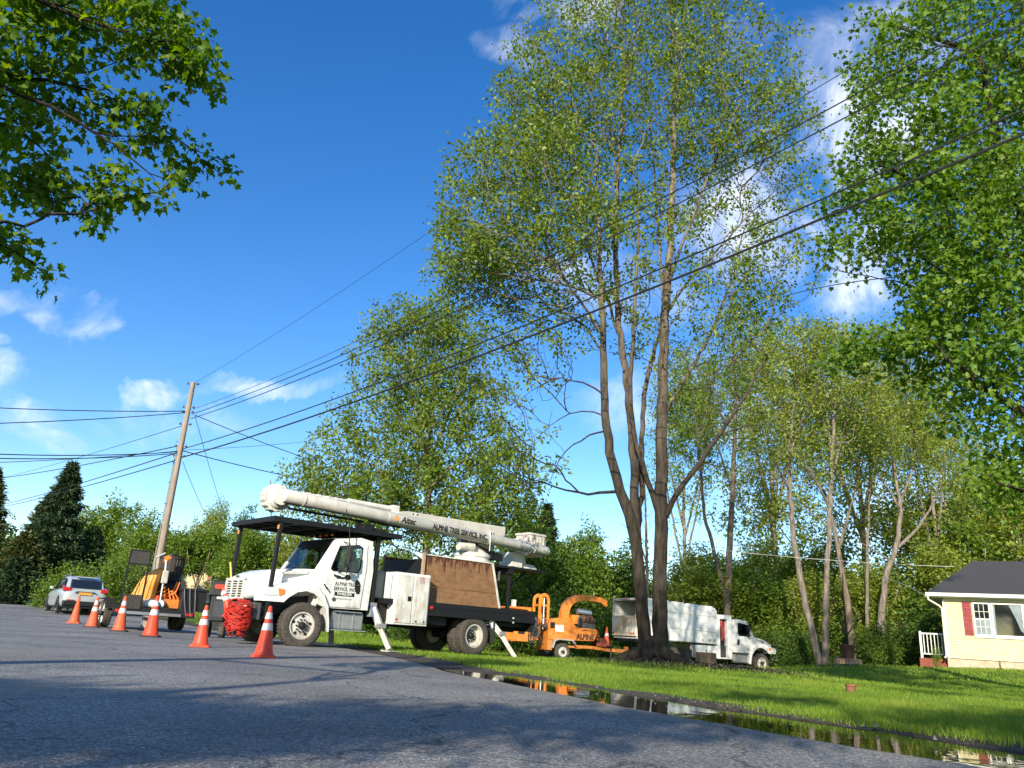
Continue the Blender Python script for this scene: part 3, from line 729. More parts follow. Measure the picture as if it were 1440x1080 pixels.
# grit and small debris along the verge
n = 5200; i = rg.integers(60, 330, n); d = .2+1.0*rg.random(n); X = RE[i, 0]+nrmR[i, 0]*d+rg.normal(size=n)*.1; Y = RE[i, 1]+nrmR[i, 1]*d+rg.normal(size=n)*.1
k_ = d > 1.0; X, Y = X[k_], Y[k_]; n = len(X); z = ground_z(X, Y)+.02
s_ = (.006+.018*rg.random(n)**2)[:, None]; c0 = np.stack([X, Y, z], 1)
tet = np.array([(1, 0, -.3), (-.5, .87, -.3), (-.5, -.87, -.3), (0, 0, .7)])
Vp = (c0[:, None]+tet[None]*s_[:, None]*(0.6+.8*rg.random((n, 1, 3)))).reshape(-1, 3); q = np.arange(n)[:, None]*4
Fp = np.concatenate([q+np.array([[0, 1, 3]]), q+np.array([[1, 2, 3]]), q+np.array([[2, 0, 3]])])
GRIT = mat('grit', (.22, .2, .17), .9, var=.6, vscale=30)
gt = link('gravel', mesh_np('gravel', Vp, [Fp]), None, GRIT); tag(gt, 'small grit lying on the dirt verge beside the road', 'gravel', kind='stuff')
# ------------------------------------------------------------------ vegetation materials
def bark(name, c1, c2, scale=9, stretch=.18, bump=1.0, low=None):
    """low = (factor, z0, z1): colour darkened towards the base, for old bark and painted trunk shade"""
    m = bpy.data.materials.new(name); m.use_nodes = True; t = m.node_tree; b = t.nodes['Principled BSDF']; b.inputs['Roughness'].default_value = .9; b.inputs['Specular IOR Level'].default_value = .15
    tc = N(t, 'ShaderNodeTexCoord'); mp = N(t, 'ShaderNodeMapping'); mp.inputs['Scale'].default_value = (1, 1, stretch); L(t, tc.outputs['Object'], mp.inputs[0])
    n1 = N(t, 'ShaderNodeTexNoise'); n1.inputs['Scale'].default_value = scale; n1.inputs['Detail'].default_value = 8; n1.inputs['Roughness'].default_value = .7; L(t, mp.outputs[0], n1.inputs['Vector'])
    n2 = N(t, 'ShaderNodeTexNoise'); n2.inputs['Scale'].default_value = 1.4; n2.inputs['Detail'].default_value = 4; L(t, tc.outputs['Object'], n2.inputs['Vector'])
    r = N(t, 'ShaderNodeValToRGB'); r.color_ramp.elements[0].position = .36; r.color_ramp.elements[0].color = (*c2, 1); r.color_ramp.elements[1].position = .66; r.color_ramp.elements[1].color = (*c1, 1); L(t, n1.outputs['Fac'], r.inputs[0])
    mr = N(t, 'ShaderNodeMapRange'); mr.inputs['To Min'].default_value = .6; mr.inputs['To Max'].default_value = 1.35; L(t, n2.outputs['Fac'], mr.inputs['Value'])
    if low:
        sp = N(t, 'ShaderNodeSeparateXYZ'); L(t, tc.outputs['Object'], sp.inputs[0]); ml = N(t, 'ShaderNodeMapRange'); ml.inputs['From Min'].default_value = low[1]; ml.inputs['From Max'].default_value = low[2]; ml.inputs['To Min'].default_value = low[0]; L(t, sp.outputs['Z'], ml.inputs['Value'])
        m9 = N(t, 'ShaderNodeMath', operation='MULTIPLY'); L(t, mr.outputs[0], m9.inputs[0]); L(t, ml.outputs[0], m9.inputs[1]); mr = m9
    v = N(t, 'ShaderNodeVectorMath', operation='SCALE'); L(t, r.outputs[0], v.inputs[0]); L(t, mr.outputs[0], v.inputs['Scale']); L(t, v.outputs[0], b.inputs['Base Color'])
    bp = N(t, 'ShaderNodeBump'); bp.inputs['Strength'].default_value = bump; bp.inputs['Distance'].default_value = .04; L(t, n1.outputs['Fac'], bp.inputs['Height']); L(t, bp.outputs[0], b.inputs['Normal'])
    return m
BK_MAPLE = bark('maple_bark', (.27, .215, .16), (.07, .055, .042))
BK_OLD_SHADED = bark('old_shaded_maple_bark', (.27, .225, .17), (.06, .05, .04), low=(.26, 4.5, 13.0))  # lower stems coloured darker: old bark plus the shade lying on them, painted in
BK_GREY = bark('grey_bark', (.30, .26, .21), (.08, .066, .052))
BK_DARK = bark('dark_bark', (.075, .06, .048), (.02, .016, .013))
LF_MAIN = leaf_mat('maple_leaves', [(.080, .145, .014), (.150, .225, .025), (.27, .32, .055)], trans=.4)
LF_RIGHT = leaf_mat('broad_maple_leaves', [(.060, .145, .014), (.12, .225, .022), (.235, .34, .045)], trans=.45)
LF_NEAR = leaf_mat('near_maple_leaves', [(.055, .145, .010), (.10, .20, .014), (.19, .29, .024)], trans=.55)
LF_GREEN = leaf_mat('green_leaves', [(.065, .14, .015), (.13, .215, .023), (.23, .30, .042)], trans=.4)
LF_MID = leaf_mat('fresh_green_leaves', [(.080, .15, .016), (.15, .225, .026), (.24, .30, .048)], trans=.42)
LF_YEL = leaf_mat('yellow_green_leaves', [(.125, .18, .022), (.215, .28, .034), (.33, .37, .07)], trans=.4)
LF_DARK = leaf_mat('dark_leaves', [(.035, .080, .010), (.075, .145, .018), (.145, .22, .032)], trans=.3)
LF_CON = leaf_mat('conifer_needles', [(.014, .034, .014), (.028, .060, .022), (.065, .10, .032)], trans=.1, rough=.6)
LF_OLIVE = leaf_mat('olive_needles', [(.030, .052, .012), (.065, .088, .020), (.12, .12, .034)], trans=.15)

def pl(pts, O):
    """photo pixel + depth list -> tree-local polyline"""
    return np.array([P(u, v, y)-O for (u, v, y) in pts])
def ell(u, v, y, ru, rv, dy, w, O):
    c = P(u, v, y); rx = abs(P(u+ru, v, y)[0]-P(u-ru, v, y)[0])/2; rz = abs(P(u, v-rv, y)[2]-P(u, v+rv, y)[2])/2
    return (c-O, np.array([rx, dy, rz]), w)

# ------------------------------------------------------------------ the big maple in the middle
TO = np.array([4.15, 22.0, gz(4.15, 22.0)-.05])
def S(pts, r0, r1, at=1): return (pl(pts, TO), r0, r1, at)
main_stems = [
    S([(930, 938, 22), (928, 900, 22), (927, 825, 22), (929, 740, 22), (930, 640, 22), (932, 525, 22), (936, 440, 22.1), (942, 340, 22.3), (948, 200, 22.6), (952, 60, 23)], 0.212, 0.044, None),
    S([(908, 940, 22), (905, 905, 22), (903, 850, 21.9), (895, 780, 21.8), (888, 730, 21.7), (872, 690, 21.6), (858, 645, 21.5), (851, 590, 21.4), (850, 520, 21.2), (846, 440, 21.1), (842, 330, 21), (838, 220, 20.8)], 0.190, 0.030, None),
    S([(896, 775, 21.8), (893, 720, 21.9), (892, 660, 22), (887, 600, 22.1), (880, 530, 22.2), (872, 470, 22.3), (867, 400, 22.4), (866, 300, 22.5), (872, 190, 22.6), (878, 80, 22.8)], 0.137, 0.034),
    S([(897, 760, 21.8), (902, 700, 22.3), (903, 640, 22.6), (903, 575, 22.8), (912, 520, 23), (926, 480, 23.2), (934, 420, 23.5), (925, 320, 23.9), (915, 180, 24.2)], 0.090, 0.026),
    S([(929, 730, 22), (908, 665, 21.8), (893, 620, 21.6), (884, 560, 21.2), (890, 480, 20.8), (895, 380, 20.5), (900, 260, 20.2)], 0.090, 0.022),
    S([(931, 735, 22), (945, 705, 21.8), (962, 678, 21.6), (985, 647, 21.4), (1015, 610, 21.2), (1040, 567, 21.0), (1070, 520, 20.7), (1088, 490, 20.5)], 0.090, 0.022),
    S([(934, 585, 22), (945, 562, 22.3), (962, 535, 22.6), (990, 490, 23), (1010, 445, 23.3), (1030, 385, 23.6), (1050, 310, 24)], 0.064, 0.022),
    S([(856, 692, 21.6), (835, 696, 21.2), (808, 692, 20.8), (778, 684, 20.4), (748, 674, 20)], 0.045, 0.013),
    S([(852, 606, 21.5), (832, 612, 21.1), (808, 620, 20.7), (786, 642, 20.4), (773, 680, 20.2)], 0.031, 0.007),
    S([(849, 555, 21.3), (825, 536, 21), (790, 530, 20.6), (760, 538, 20.2), (735, 560, 19.9)], 0.031, 0.007),
    S([(847, 470, 21.2), (815, 420, 20.6), (775, 370, 20), (735, 330, 19.6), (690, 290, 19.2)], 0.045, 0.013),
    S([(870, 470, 22.3), (848, 400, 22.6), (810, 320, 23), (775, 240, 23.4), (745, 150, 23.8)], 0.048, 0.013),
    S([(940, 400, 22.1), (965, 330, 21.6), (995, 250, 21.2), (1030, 170, 20.8), (1060, 90, 20.6)], 0.053, 0.013),
    S([(938, 440, 22.1), (968, 395, 22.8), (1010, 350, 23.4), (1055, 300, 24), (1110, 250, 24.6)], 0.045, 0.013),
    S([(845, 420, 21), (800, 400, 21.4), (740, 390, 21.8), (680, 380, 22.2), (640, 350, 22.4)], 0.040, 0.008),
    S([(850, 585, 21.4), (820, 575, 21.8), (790, 585, 22.1), (760, 610, 22.4), (735, 640, 22.6)], 0.026, 0.005),
    S([(1015, 610, 21.2), (1040, 600, 21.0), (1070, 590, 20.8), (1100, 600, 20.5)], 0.024, 0.005),
    S([(985, 647, 21.4), (1000, 660, 21.2), (1030, 655, 21), (1060, 665, 20.8)], 0.021, 0.005),
]
rm = np.random.default_rng(3)
ME = [ell(895, 130, 22.5, 195, 195, 4.0, 5.0, TO), ell(740, 310, 21.5, 135, 140, 3.2, 3.8, TO), ell(1045, 190, 22.5, 105, 185, 3.4, 2.1, TO), ell(680, 370, 21.5, 85, 70, 2.4, 1.5, TO),
      ell(765, 170, 22.5, 82, 100, 3, 1.5, TO), ell(900, -20, 23, 140, 70, 4, 1.5, TO), ell(880, 400, 22, 240, 110, 4, 1.5, TO), ell(1060, 400, 22, 75, 80, 3, .7, TO), ell(1105, 190, 22, 45, 50, 2, .3, TO)]
mt = ell_sample(rm, ME, 3100, .42)
ML = [ell(735, 510, 21, 90, 80, 2.4, 1.6, TO), ell(1000, 520, 22, 110, 80, 3, .8, TO), ell(740, 640, 20.6, 70, 60, 2, .5, TO)]
mt = np.concatenate([mt, ell_sample(rm, ML, 330, .5)])
hz = lambda v: P(880, v, 22)[2]-TO[2]
zlo = hz(520); zmid = hz(430)
def main_filter(c, r):
    pr = np.where(c[:, 2] > zmid, 1.0, np.where(c[:, 2] > zlo, .42, .16)); pr = np.where((c[:, 0] > 2.2) & (c[:, 2] < hz(200)), pr*.75, pr)
    return r.random(len(c)) < pr
make_tree('maple_tree', 'tall multi-stemmed maple on the mulch mound between the trucks and the puddle', rm, main_stems, mt, TO, LF_MAIN, BK_OLD_SHADED, leaf=(27, .118, .25), width=.62, mid=.30,
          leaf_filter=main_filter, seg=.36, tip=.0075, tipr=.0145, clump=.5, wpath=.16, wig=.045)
# root flare
rf = Geo()
for k in range(9):
    a = k*.7+.2; cx = (.42 if k % 2 else -.05); r1 = .55+.25*math.sin(k*2.1)
    rf.tube([(cx*.6-.05, -.02, .55), (cx*.6+math.cos(a)*.28, math.sin(a)*.28, .22), (cx+math.cos(a)*r1, math.sin(a)*r1, .06), (cx+math.cos(a)*(r1+.35), math.sin(a)*(r1+.35), -.06)], [.20, .17, .11, .05], 10)
tr_ = [o for o in bpy.data.objects if o.name == 'maple_tree'][0]
o_ = rf.build('root_flare', BK_OLD_SHADED, tr_, smooth=True)

# ------------------------------------------------------------------ broad maple on the right edge
RO = np.array([12.3, 13.0, gz(12.3, 13.0)-.05]); rr_ = np.random.default_rng(8)
def SR(pts, r0, r1, at=1): return (pl(pts, RO), r0, r1, at)
rstems = [(np.array([[0, 0, 0], [0, 0, 2.2], [-.1, 0, 4.5], [-.2, .1, 8], [-.3, .2, 12], [-.2, .2, 16]]), .38, .10, None),
    SR([(1560, 470, 13), (1490, 440, 12.6), (1440, 300, 12.3), (1400, 200, 12), (1380, 80, 11.8)], .14, .04), SR([(1560, 420, 13), (1480, 330, 13.2), (1390, 300, 13.4), (1300, 260, 13.5), (1230, 230, 13.6)], .12, .03),
    SR([(1560, 640, 13), (1480, 600, 12.6), (1400, 560, 12.3), (1330, 500, 12.1)], .11, .03), SR([(1560, 560, 13), (1460, 470, 13.4), (1360, 430, 13.8), (1270, 400, 14.1)], .11, .03),
    SR([(1560, 700, 13), (1500, 690, 12.4), (1440, 690, 12), (1400, 680, 11.7)], .08, .02), SR([(1560, 200, 13), (1440, 90, 13), (1330, 60, 13), (1270, 40, 13)], .10, .03)]
RELL = [ell(1370, 90, 12.6, 165, 150, 2.6, 5, RO), ell(1300, 250, 13, 130, 120, 2.2, 3, RO), ell(1390, 360, 12.6, 130, 130, 2.4, 3.6, RO), ell(1410, 520, 12.2, 95, 110, 2, 2.4, RO), ell(1345, 440, 12.6, 80, 80, 1.6, 1.4, RO),
    ell(1200, 310, 13.6, 50, 70, 1.2, .55, RO), ell(1210, 485, 13.2, 60, 26, 1, .35, RO), ell(1280, 480, 13.2, 45, 45, 1, .4, RO), ell(1430, 660, 12, 45, 80, 1.2, .9, RO), ell(1240, 110, 13.2, 50, 80, 1.4, .5, RO), ell(1520, 300, 12.6, 90, 380, 2, 2.5, RO), ell(1480, -60, 13, 220, 90, 3, 2, RO)]
rt = ell_sample(rr_, RELL, 1350, .45)
make_tree('maple_tree', 'broad dense green maple overhanging the house at the right edge', rr_, rstems, rt, RO, LF_RIGHT, BK_DARK, leaf=(23, .094, .26), mid=.5, kind='maple', seg=.34, tip=.0055, tipr=.0125, clump=.4, jit=.08)

# ------------------------------------------------------------------ maple hanging in from the top left (trunk behind the camera)
NO = np.array([-7.6, -2.6, gz(-7.6, -2.6)-.05]); rn = np.random.default_rng(21)
def SN(pts, r0, r1, at=1): return (pl(pts, NO), r0, r1, at)
nst = [(np.array([[0, 0, 0], [.1, .2, 2.0], [.3, .6, 4.0], [.6, 1.2, 6.2], [.8, 1.6, 8.5]]), .26, .08, None),
    SN([(-420, -60, 2.6), (-260, 30, 3.4), (-120, 80, 4.0), (0, 120, 4.5), (110, 165, 4.8), (200, 240, 5.0), (240, 262, 5.1)], .04, .0035),
    SN([(-420, -260, 2.6), (-240, -140, 3.4), (-60, -50, 4.0), (80, 10, 4.4), (200, 60, 4.6), (300, 80, 4.8)], .04, .0035),
    SN([(-420, -90, 2.6), (-200, 60, 3.6), (-40, 100, 4.4), (120, 120, 4.9), (230, 180, 5.3), (320, 235, 5.5)], .03, .0035),
    SN([(-420, 160, 2.7), (-240, 240, 3.5), (-80, 300, 4.2), (20, 350, 4.6), (70, 395, 4.8)], .03, .0035),
    SN([(-300, 180, 3.1), (-100, 140, 4.2), (20, 170, 4.8), (80, 230, 5.0), (140, 290, 5.1)], .02, .0035),
    SN([(-420, -420, 2.6), (-200, -260, 3.4), (0, -120, 4.2), (140, -50, 4.8), (250, -10, 5.0)], .03, .0035)]
NELL = [ell(90, 25, 4.6, 190, 40, .5, 3.2, NO), ell(240, 55, 4.8, 75, 26, .3, 1.5, NO), ell(265, 95, 4.8, 50, 22, .3, .9, NO), ell(50, 105, 4.8, 110, 38, .5, 1.7, NO), ell(170, 150, 5, 80, 18, .3, .8, NO), ell(215, 200, 5.3, 70, 14, .25, .8, NO), ell(295, 228, 5.5, 38, 12, .2, .4, NO), ell(255, 250, 5.4, 25, 10, .2, .2, NO),
    ell(40, 185, 5, 75, 26, .4, .9, NO), ell(60, 240, 5, 40, 26, .3, .5, NO), ell(150, 265, 5.1, 50, 30, .25, 1.3, NO), ell(140, 300, 5.1, 18, 18, .15, .35, NO), ell(70, 265, 5, 40, 25, .2, .5, NO), ell(215, 270, 5.2, 25, 12, .2, .3, NO), ell(10, 250, 4.9, 30, 35, .3, .4, NO), ell(5, 325, 4.6, 34, 16, .25, .5, NO), ell(35, 360, 4.7, 30, 14, .25, .5, NO), ell(65, 392, 4.8, 22, 12, .2, .4, NO),
    ell(-90, 100, 4.3, 120, 200, .8, 4, NO), ell(80, -80, 4.6, 240, 60, .8, 3, NO), ell(200, 5, 4.8, 70, 20, .3, .8, NO)]
ntg = ell_sample(rn, NELL, 1250, .7)
make_tree('maple_tree', 'overhanging maple whose lobed leaves fill the top left of the sky', rn, nst, ntg, NO, LF_NEAR, BK_DARK, leaf=(8, .058, .09), mid=.6, kind='maple', seg=.15, tip=.0026, tipr=.0056, clump=.4, jit=.03, wpath=.3, wig=.03, hang=.7)

# ------------------------------------------------------------------ trees on the near side of the road behind the camera; their shade falls across the asphalt
def shade_tree(name, label, seed, base, h, pads, npts, nleaf=7, ls=.13, spread=.3, lm=None):
    r = np.random.default_rng(seed); O = np.array([base[0], base[1], gz(*base)-.05])
    stems = [(np.array([[0, 0, 0], [.1, 0, h*.35], [0, .1, h*.7], [.1, .1, h]]), .24, .06, None)]
    ells = [(np.array(c)-O, np.array(rad), w) for c, rad, w in pads]
    for c, rad, w in pads:
        c = np.array(c)-O; stems.append((np.array([[0, 0, max(2.0, c[2]*.62)], [c[0]*.5, c[1]*.5, c[2]*.86], c]), .08, .02, 1))
    make_tree(name, label, r, stems, ell_sample(r, ells, npts, .5), O, lm or LF_RIGHT, BK_DARK, leaf=(nleaf, ls, spread), seg=.4, tip=.006, tipr=.014, group='trees behind the camera')
def lift(X, Y, h):
    """point at height h whose shadow falls on ground point (X, Y)"""
    t = h/math.tan(SUN_EL); a = unit([SDIR.x, SDIR.y])
    return (X+a[0]*t, Y+a[1]*t, h)
shade_tree('maple_tree', 'maple across the road behind the camera shading the middle of the asphalt', 31, (-6.3, -8.2), 7.2,
    [(lift(-3.0, 4.3, 5.4), (1.3, 1.0, .38), 2.4), (lift(-3.6, 5.2, 5.6), (1.4, .7, .28), 1.4), (lift(-1.5, 4.6, 5.0), (1.2, .9, .30), 2.0), (lift(.1, 5.6, 5.2), (1.1, .6, .16), .8), (lift(-5.2, 4.0, 5.8), (1.3, 1.2, .6), 1.6), (lift(-3.2, 2.9, 5.2), (1.0, .7, .28), .9)], 640, 20, .16, .26)
shade_tree('maple_tree', 'maple behind the camera shading the road in front of the puddle', 32, (3.6, -8.5), 7.5,
    [(lift(2.3, 2.7, 5.2), (1.1, .9, .34), 2.0), (lift(1.4, 6.2, 6.0), (1.1, .7, .16), .6), (lift(4.0, 4.0, 5.6), (1.5, 1.0, .45), 1.4)], 430, 15, .15, .3)
shade_tree('maple_tree', 'taller maple behind the camera dappling the lawn at the right', 33, (4.9, -2.6), 10.5,
    [(lift(5.0, 8.0, 6.8), (1.3, .7, .35), 1.0), (lift(7.6, 9.3, 7.0), (1.5, .8, .35), 1.2), (lift(9.5, 10.6, 7.4), (1.5, .9, .4), 1.2), (lift(2.6, 11.5, 7.4), (.9, .7, .3), .5), (lift(17, 21, 10), (2.0, 1.2, .4), 1.0), (lift(11, 13, 8), (2.2, 1.8, .7), 1.8), (lift(14.0, 18, 9.5), (2.4, 2.0, .8), 1.5), (lift(13.5, 24, 9.8), (1.6, 1.6, .5), .7), (lift(8.0, 15.5, 9), (1.2, 1.2, .35), .4), (lift(4.6, 23.0, 10.5), (2.2, 1.3, 1.9), 4.0)], 760, 7, .16, .34)

shade_tree('maple_tree', 'maple behind the camera whose shade lies along the grass beside the puddle', 34, (8.6, -9.0), 8.0,
    [(lift(4.3, 7.4, 6.4), (1.3, .8, .30), 1.5), (lift(6.2, 8.6, 6.6), (1.5, .9, .34), 1.6), (lift(8.4, 10.4, 6.8), (1.4, .8, .30), 1.1), (lift(3.0, 9.6, 6.6), (.9, .6, .22), .6), (lift(11.5, 13.5, 7.4), (1.6, .8, .3), 1.0), (lift(4.2, 5.6, 6.0), (1.0, .8, .36), 1.0)], 420, 11, .15, .28)

# ------------------------------------------------------------------ generic crowns, grown once and copied
protos = {}
def proto(key, seed, h, rx, rz0, nt, lm, bk, leaf, forks=3, tr=.15, keep=1.0, lean=0.0, **kw):
    protos[key] = dict(seed=seed, h=h, rx=rx, rz0=rz0, nt=nt, lm=lm, bk=bk, leaf=leaf, forks=forks, tr=tr, keep=keep, lean=lean, kw=kw, root=None)
def plant(key, name, label, x, y, h=None, sx=1.0, rz=0.0, dz=-.1, group=None, cat='tree', z=None):
    p = protos[key]; zz = (gz(x, y) if z is None else z)+dz
    sc = 1.0 if h is None else h/p['h']
    if p['root'] is None:
        r = np.random.default_rng(p['seed'])
        st, tg = bushy(r, p['h'], p['rx'], p['rz0'], p['nt'], p['tr'], p['lean'], p['forks'])
        p['root'] = make_tree(name, label, r, st, tg, (x, y, zz), p['lm'], p['bk'], leaf=p['leaf'], seg=.5, keep=p['keep'], clump=.5, cat=cat, **p['kw'])
        o = p['root']
    else:
        o = copy_tree(p['root'], (x, y, zz), 0, None, label)
        o.name = name; o['category'] = cat
        for c in o.children: c.name = c.name.split('.')[0]
    if key in ('full', 'full2', 'dark', 'yel'): sx *= min(1.9, max(1.0, 9.0/(sc*p['h'])))**.85
    o.scale = (sc*sx, sc*sx, sc); o.rotation_euler = (0, 0, rz)
    if group: o['group'] = group
    return o
proto('full', 41, 10, 3.6, 1.0, 520, LF_GREEN, BK_GREY, (17, .28, .5), tipr=.02)
proto('full2', 42, 10, 3.9, .6, 520, LF_GREEN, BK_GREY, (17, .28, .5), tipr=.02)
proto('dark', 43, 9, 3.8, .3, 480, LF_DARK, BK_DARK, (17, .28, .5), tipr=.02)
proto('yel', 44, 11, 3.6, 1.5, 480, LF_YEL, BK_GREY, (13, .25, .55), tipr=.02)
proto('sparse', 45, 20, 4.6, 6.5, 520, LF_YEL, BK_GREY, (12, .20, .45), tipr=.02, forks=4, tr=.18)
proto('sparse2', 46, 20, 4.0, 7.5, 480, LF_MAIN, BK_GREY, (12, .20, .45), tipr=.02, forks=4, tr=.16)
proto('shrub', 47, 2.6, 1.7, .0, 230, LF_GREEN, BK_DARK, (10, .13, .28), forks=5, tr=.05, tipr=.02)
proto('shrub_dark', 48, 3.0, 1.9, .0, 230, LF_DARK, BK_DARK, (11, .14, .30), forks=5, tr=.05, tipr=.02)
proto('high', 51, 10, 4.4, 5.0, 420, LF_GREEN, BK_GREY, (17, .26, .5), tipr=.02)
proto('bare', 49, 12, 2.6, 3.0, 340, LF_YEL, BK_GREY, (1, .10, .2), tipr=.004, keep=.25, forks=4, tr=.12)

def at_px(u, v_top, Y):
    """base point and height of something whose top shows at pixel (u, v_top) and stands at depth Y"""
    p = P(u, v_top, Y); g = gz(p[0], Y); return p[0], Y, p[2]-g

# mid-left big tree behind the bucket truck: own shape
MO = np.array([-3.6, 37.0, gz(-3.6, 37)-.05]); rmid = np.random.default_rng(50)
def SM(pts, r0, r1, at=1): return (pl(pts, MO), r0, r1, at)
mst = [SM([(600, 890, 37), (599, 800, 37), (602, 700, 37), (606, 600, 37), (612, 510, 37), (615, 455, 37)], .24, .04, None), SM([(600, 720, 37), (560, 690, 36), (520, 690, 35), (470, 700, 34.5)], .09, .03), SM([(601, 690, 37), (640, 650, 36), (690, 640, 35), (730, 660, 34.5)], .09, .03),
    SM([(603, 650, 37), (580, 560, 36.5), (555, 500, 36)], .09, .03), SM([(603, 650, 37), (640, 560, 37.5), (660, 490, 38)], .09, .03), SM([(599, 770, 37), (580, 745, 36), (565, 735, 35.5)], .04, .02)]
MEL = [ell(590, 655, 37, 180, 105, 4.6, 5, MO), ell(600, 730, 36, 150, 50, 4, 2, MO), ell(590, 520, 37, 98, 100, 3.2, 2.6, MO), ell(625, 470, 37.5, 65, 55, 2.4, 1.2, MO), ell(470, 690, 36, 80, 55, 2.8, 1.2, MO), ell(705, 690, 36.5, 60, 75, 2.6, 1.2, MO), ell(550, 465, 37, 40, 45, 1.6, .35, MO), ell(675, 550, 37.5, 48, 80, 2.2, .8, MO)]
mtg = ell_sample(rmid, MEL, 1700, .45)
make_tree('maple_tree', 'wide leafy maple standing straight behind the white bucket truck boom', rmid, mst, mtg, MO, LF_MID, BK_GREY, leaf=(26, .175, .38), mid=.5, seg=.5, tip=.008, tipr=.02, clump=.5, width=.6)

# right background stand: trunks traced from the photograph
def traced(name, label, seed, depth, stems, ells, n, lm, bk, leaf, basepx, keep=1.0, **kw):
    r = np.random.default_rng(seed); p = P(basepx[0], basepx[1], depth); O = np.array([p[0], depth, gz(p[0], depth)-.05])
    ss = [(pl([(u, v, depth+dy) for (u, v, dy) in pts], O), a*.72, b*.6, at) for (pts, a, b, at) in stems]
    s0 = ss[0]; q = s0[0].copy(); q[0, 2] = 0; ss[0] = (q, s0[1], s0[2], s0[3])
    el = [ell(u, v, depth+dy, ru, rv, d, w, O) for (u, v, dy, ru, rv, d, w) in ells]
    return make_tree(name, label, r, ss, ell_sample(r, el, n, .45), O, lm, bk, leaf=leaf, keep=keep, seg=.45, tip=.008, tipr=.018, clump=.5, mid=.4, **kw)
G_R = 'tall thin trees behind the chip truck'
traced('maple_tree', 'slender forked tree rising directly behind the chip truck cab', 61, 49, [([(1022, 925, 0), (1022, 850, 0), (1028, 740, 0), (1032, 650, 0), (1034, 560, 0), (1030, 470, 0)], .36, .08, None),
    ([(1021, 845, 0), (1008, 790, -.5), (990, 725, -1), (985, 650, -1.4), (975, 570, -1.8)], .2, .06, 1), ([(1032, 640, 0), (1060, 580, 1), (1080, 520, 1.6)], .1, .03, 1), ([(1030, 690, 0), (1000, 600, 1), (990, 520, 1)], .1, .03, 1)],
    [(1030, 520, 0, 75, 80, 3.4, 3), (985, 600, -1, 50, 70, 2.4, .8), (1060, 640, 0, 40, 80, 2.4, .7), (1075, 500, 1, 40, 50, 2, .7)], 520, LF_MAIN, BK_MAPLE, (20, .17, .40), (1022, 925), group=G_R)
traced('maple_tree', 'pale leaning double-trunked tree right of the chip truck hood', 62, 41, [([(1155, 938, 0), (1145, 900, 0), (1133, 853, 0), (1118, 775, 0), (1110, 690, 0), (1110, 630, 0), (1117, 560, 0), (1122, 490, 0)], .27, .06, None),
    ([(1110, 690, 0), (1085, 640, -1), (1070, 600, -1.6)], .08, .02, 1), ([(1111, 640, 0), (1135, 570, 1), (1150, 510, 1.6)], .09, .03, 1), ([(1116, 770, 0), (1090, 730, -1), (1050, 715, -2)], .06, .02, 1)],
    [(1120, 520, 0, 70, 70, 3, 3), (1085, 600, 0, 50, 60, 2.4, 1), (1140, 620, 0, 40, 60, 2, .6)], 430, LF_YEL, BK_GREY, (16, .17, .40), (1155, 938), group=G_R)
traced('maple_tree', 'straight grey trunked tree beside the leaning one right of the chip truck', 63, 41.6, [([(1160, 936, 0), (1161, 880, 0), (1162, 820, 0), (1167, 729, 0), (1169, 660, 0), (1173, 590, 0), (1180, 520, 0), (1190, 460, 0)], .25, .06, None),
    ([(1167, 715, 0), (1150, 680, -1), (1129, 645, -1.5), (1105, 625, -2)], .10, .03, 1), ([(1168, 680, 0), (1185, 610, 1), (1205, 540, 1.6), (1225, 490, 2)], .12, .03, 1), ([(1170, 640, 0), (1160, 560, .5), (1150, 480, .8)], .09, .03, 1), ([(1166, 745, 0), (1140, 715, 1.5), (1100, 705, 2)], .05, .02, 1)],
    [(1185, 520, 0, 80, 70, 3, 3), (1220, 590, 0, 55, 60, 2.6, 1.2), (1150, 470, 0, 45, 35, 2, .7)], 480, LF_YEL, BK_GREY, (16, .17, .40), (1160, 936), group=G_R)
traced('maple_tree', 'dark trunked tree leaning left behind the pale pair', 64, 46, [([(1200, 920, 0), (1192, 850, 0), (1184, 800, 0), (1175, 750, 0), (1160, 690, 0), (1132, 660, 0)], .3, .1, None), ([(1180, 770, 0), (1200, 700, 0), (1215, 640, 0)], .12, .04, 1)],
    [(1150, 620, 0, 50, 60, 2.6, 1), (1215, 620, 0, 45, 60, 2.6, 1)], 260, LF_MAIN, BK_MAPLE, (20, .17, .40), (1200, 920), group=G_R)
traced('maple_tree', 'crooked thick limbed tree between the slender trees and the house', 65, 47, [([(1235, 930, 0), (1240, 860, 0), (1245, 810, 0), (1262, 765, 0), (1268, 715, 0), (1258, 665, 0), (1256, 600, 0)], .34, .08, None), ([(1262, 770, 0), (1290, 745, 0), (1315, 705, 0), (1325, 660, 0)], .16, .05, 1),
    ([(1266, 705, 0), (1285, 660, 0), (1295, 610, 0)], .12, .04, 1), ([(1265, 715, 0), (1238, 670, 0), (1220, 640, 0)], .12, .04, 1), ([(1255, 790, 0), (1225, 770, 0), (1205, 760, 0)], .1, .03, 1)],
    [(1265, 580, 0, 90, 75, 3.2, 3), (1320, 640, 0, 60, 60, 2.6, 1.6), (1230, 500, 0, 50, 60, 2.4, .8), (1300, 530, 0, 60, 45, 2, .8)], 520, LF_YEL, BK_GREY, (24, .17, .40), (1235, 930), group=G_R)
traced('maple_tree', 'thin upright pole-like tree between the pale pair and the crooked one', 66, 48, [([(1218, 925, 0), (1219, 830, 0), (1220, 760, 0), (1223, 690, 0), (1226, 620, 0), (1222, 540, 0)], .17, .05, None)],
    [(1222, 600, 0, 40, 90, 2, 1)], 170, LF_YEL, BK_GREY, (16, .17, .40), (1218, 925), group=G_R)
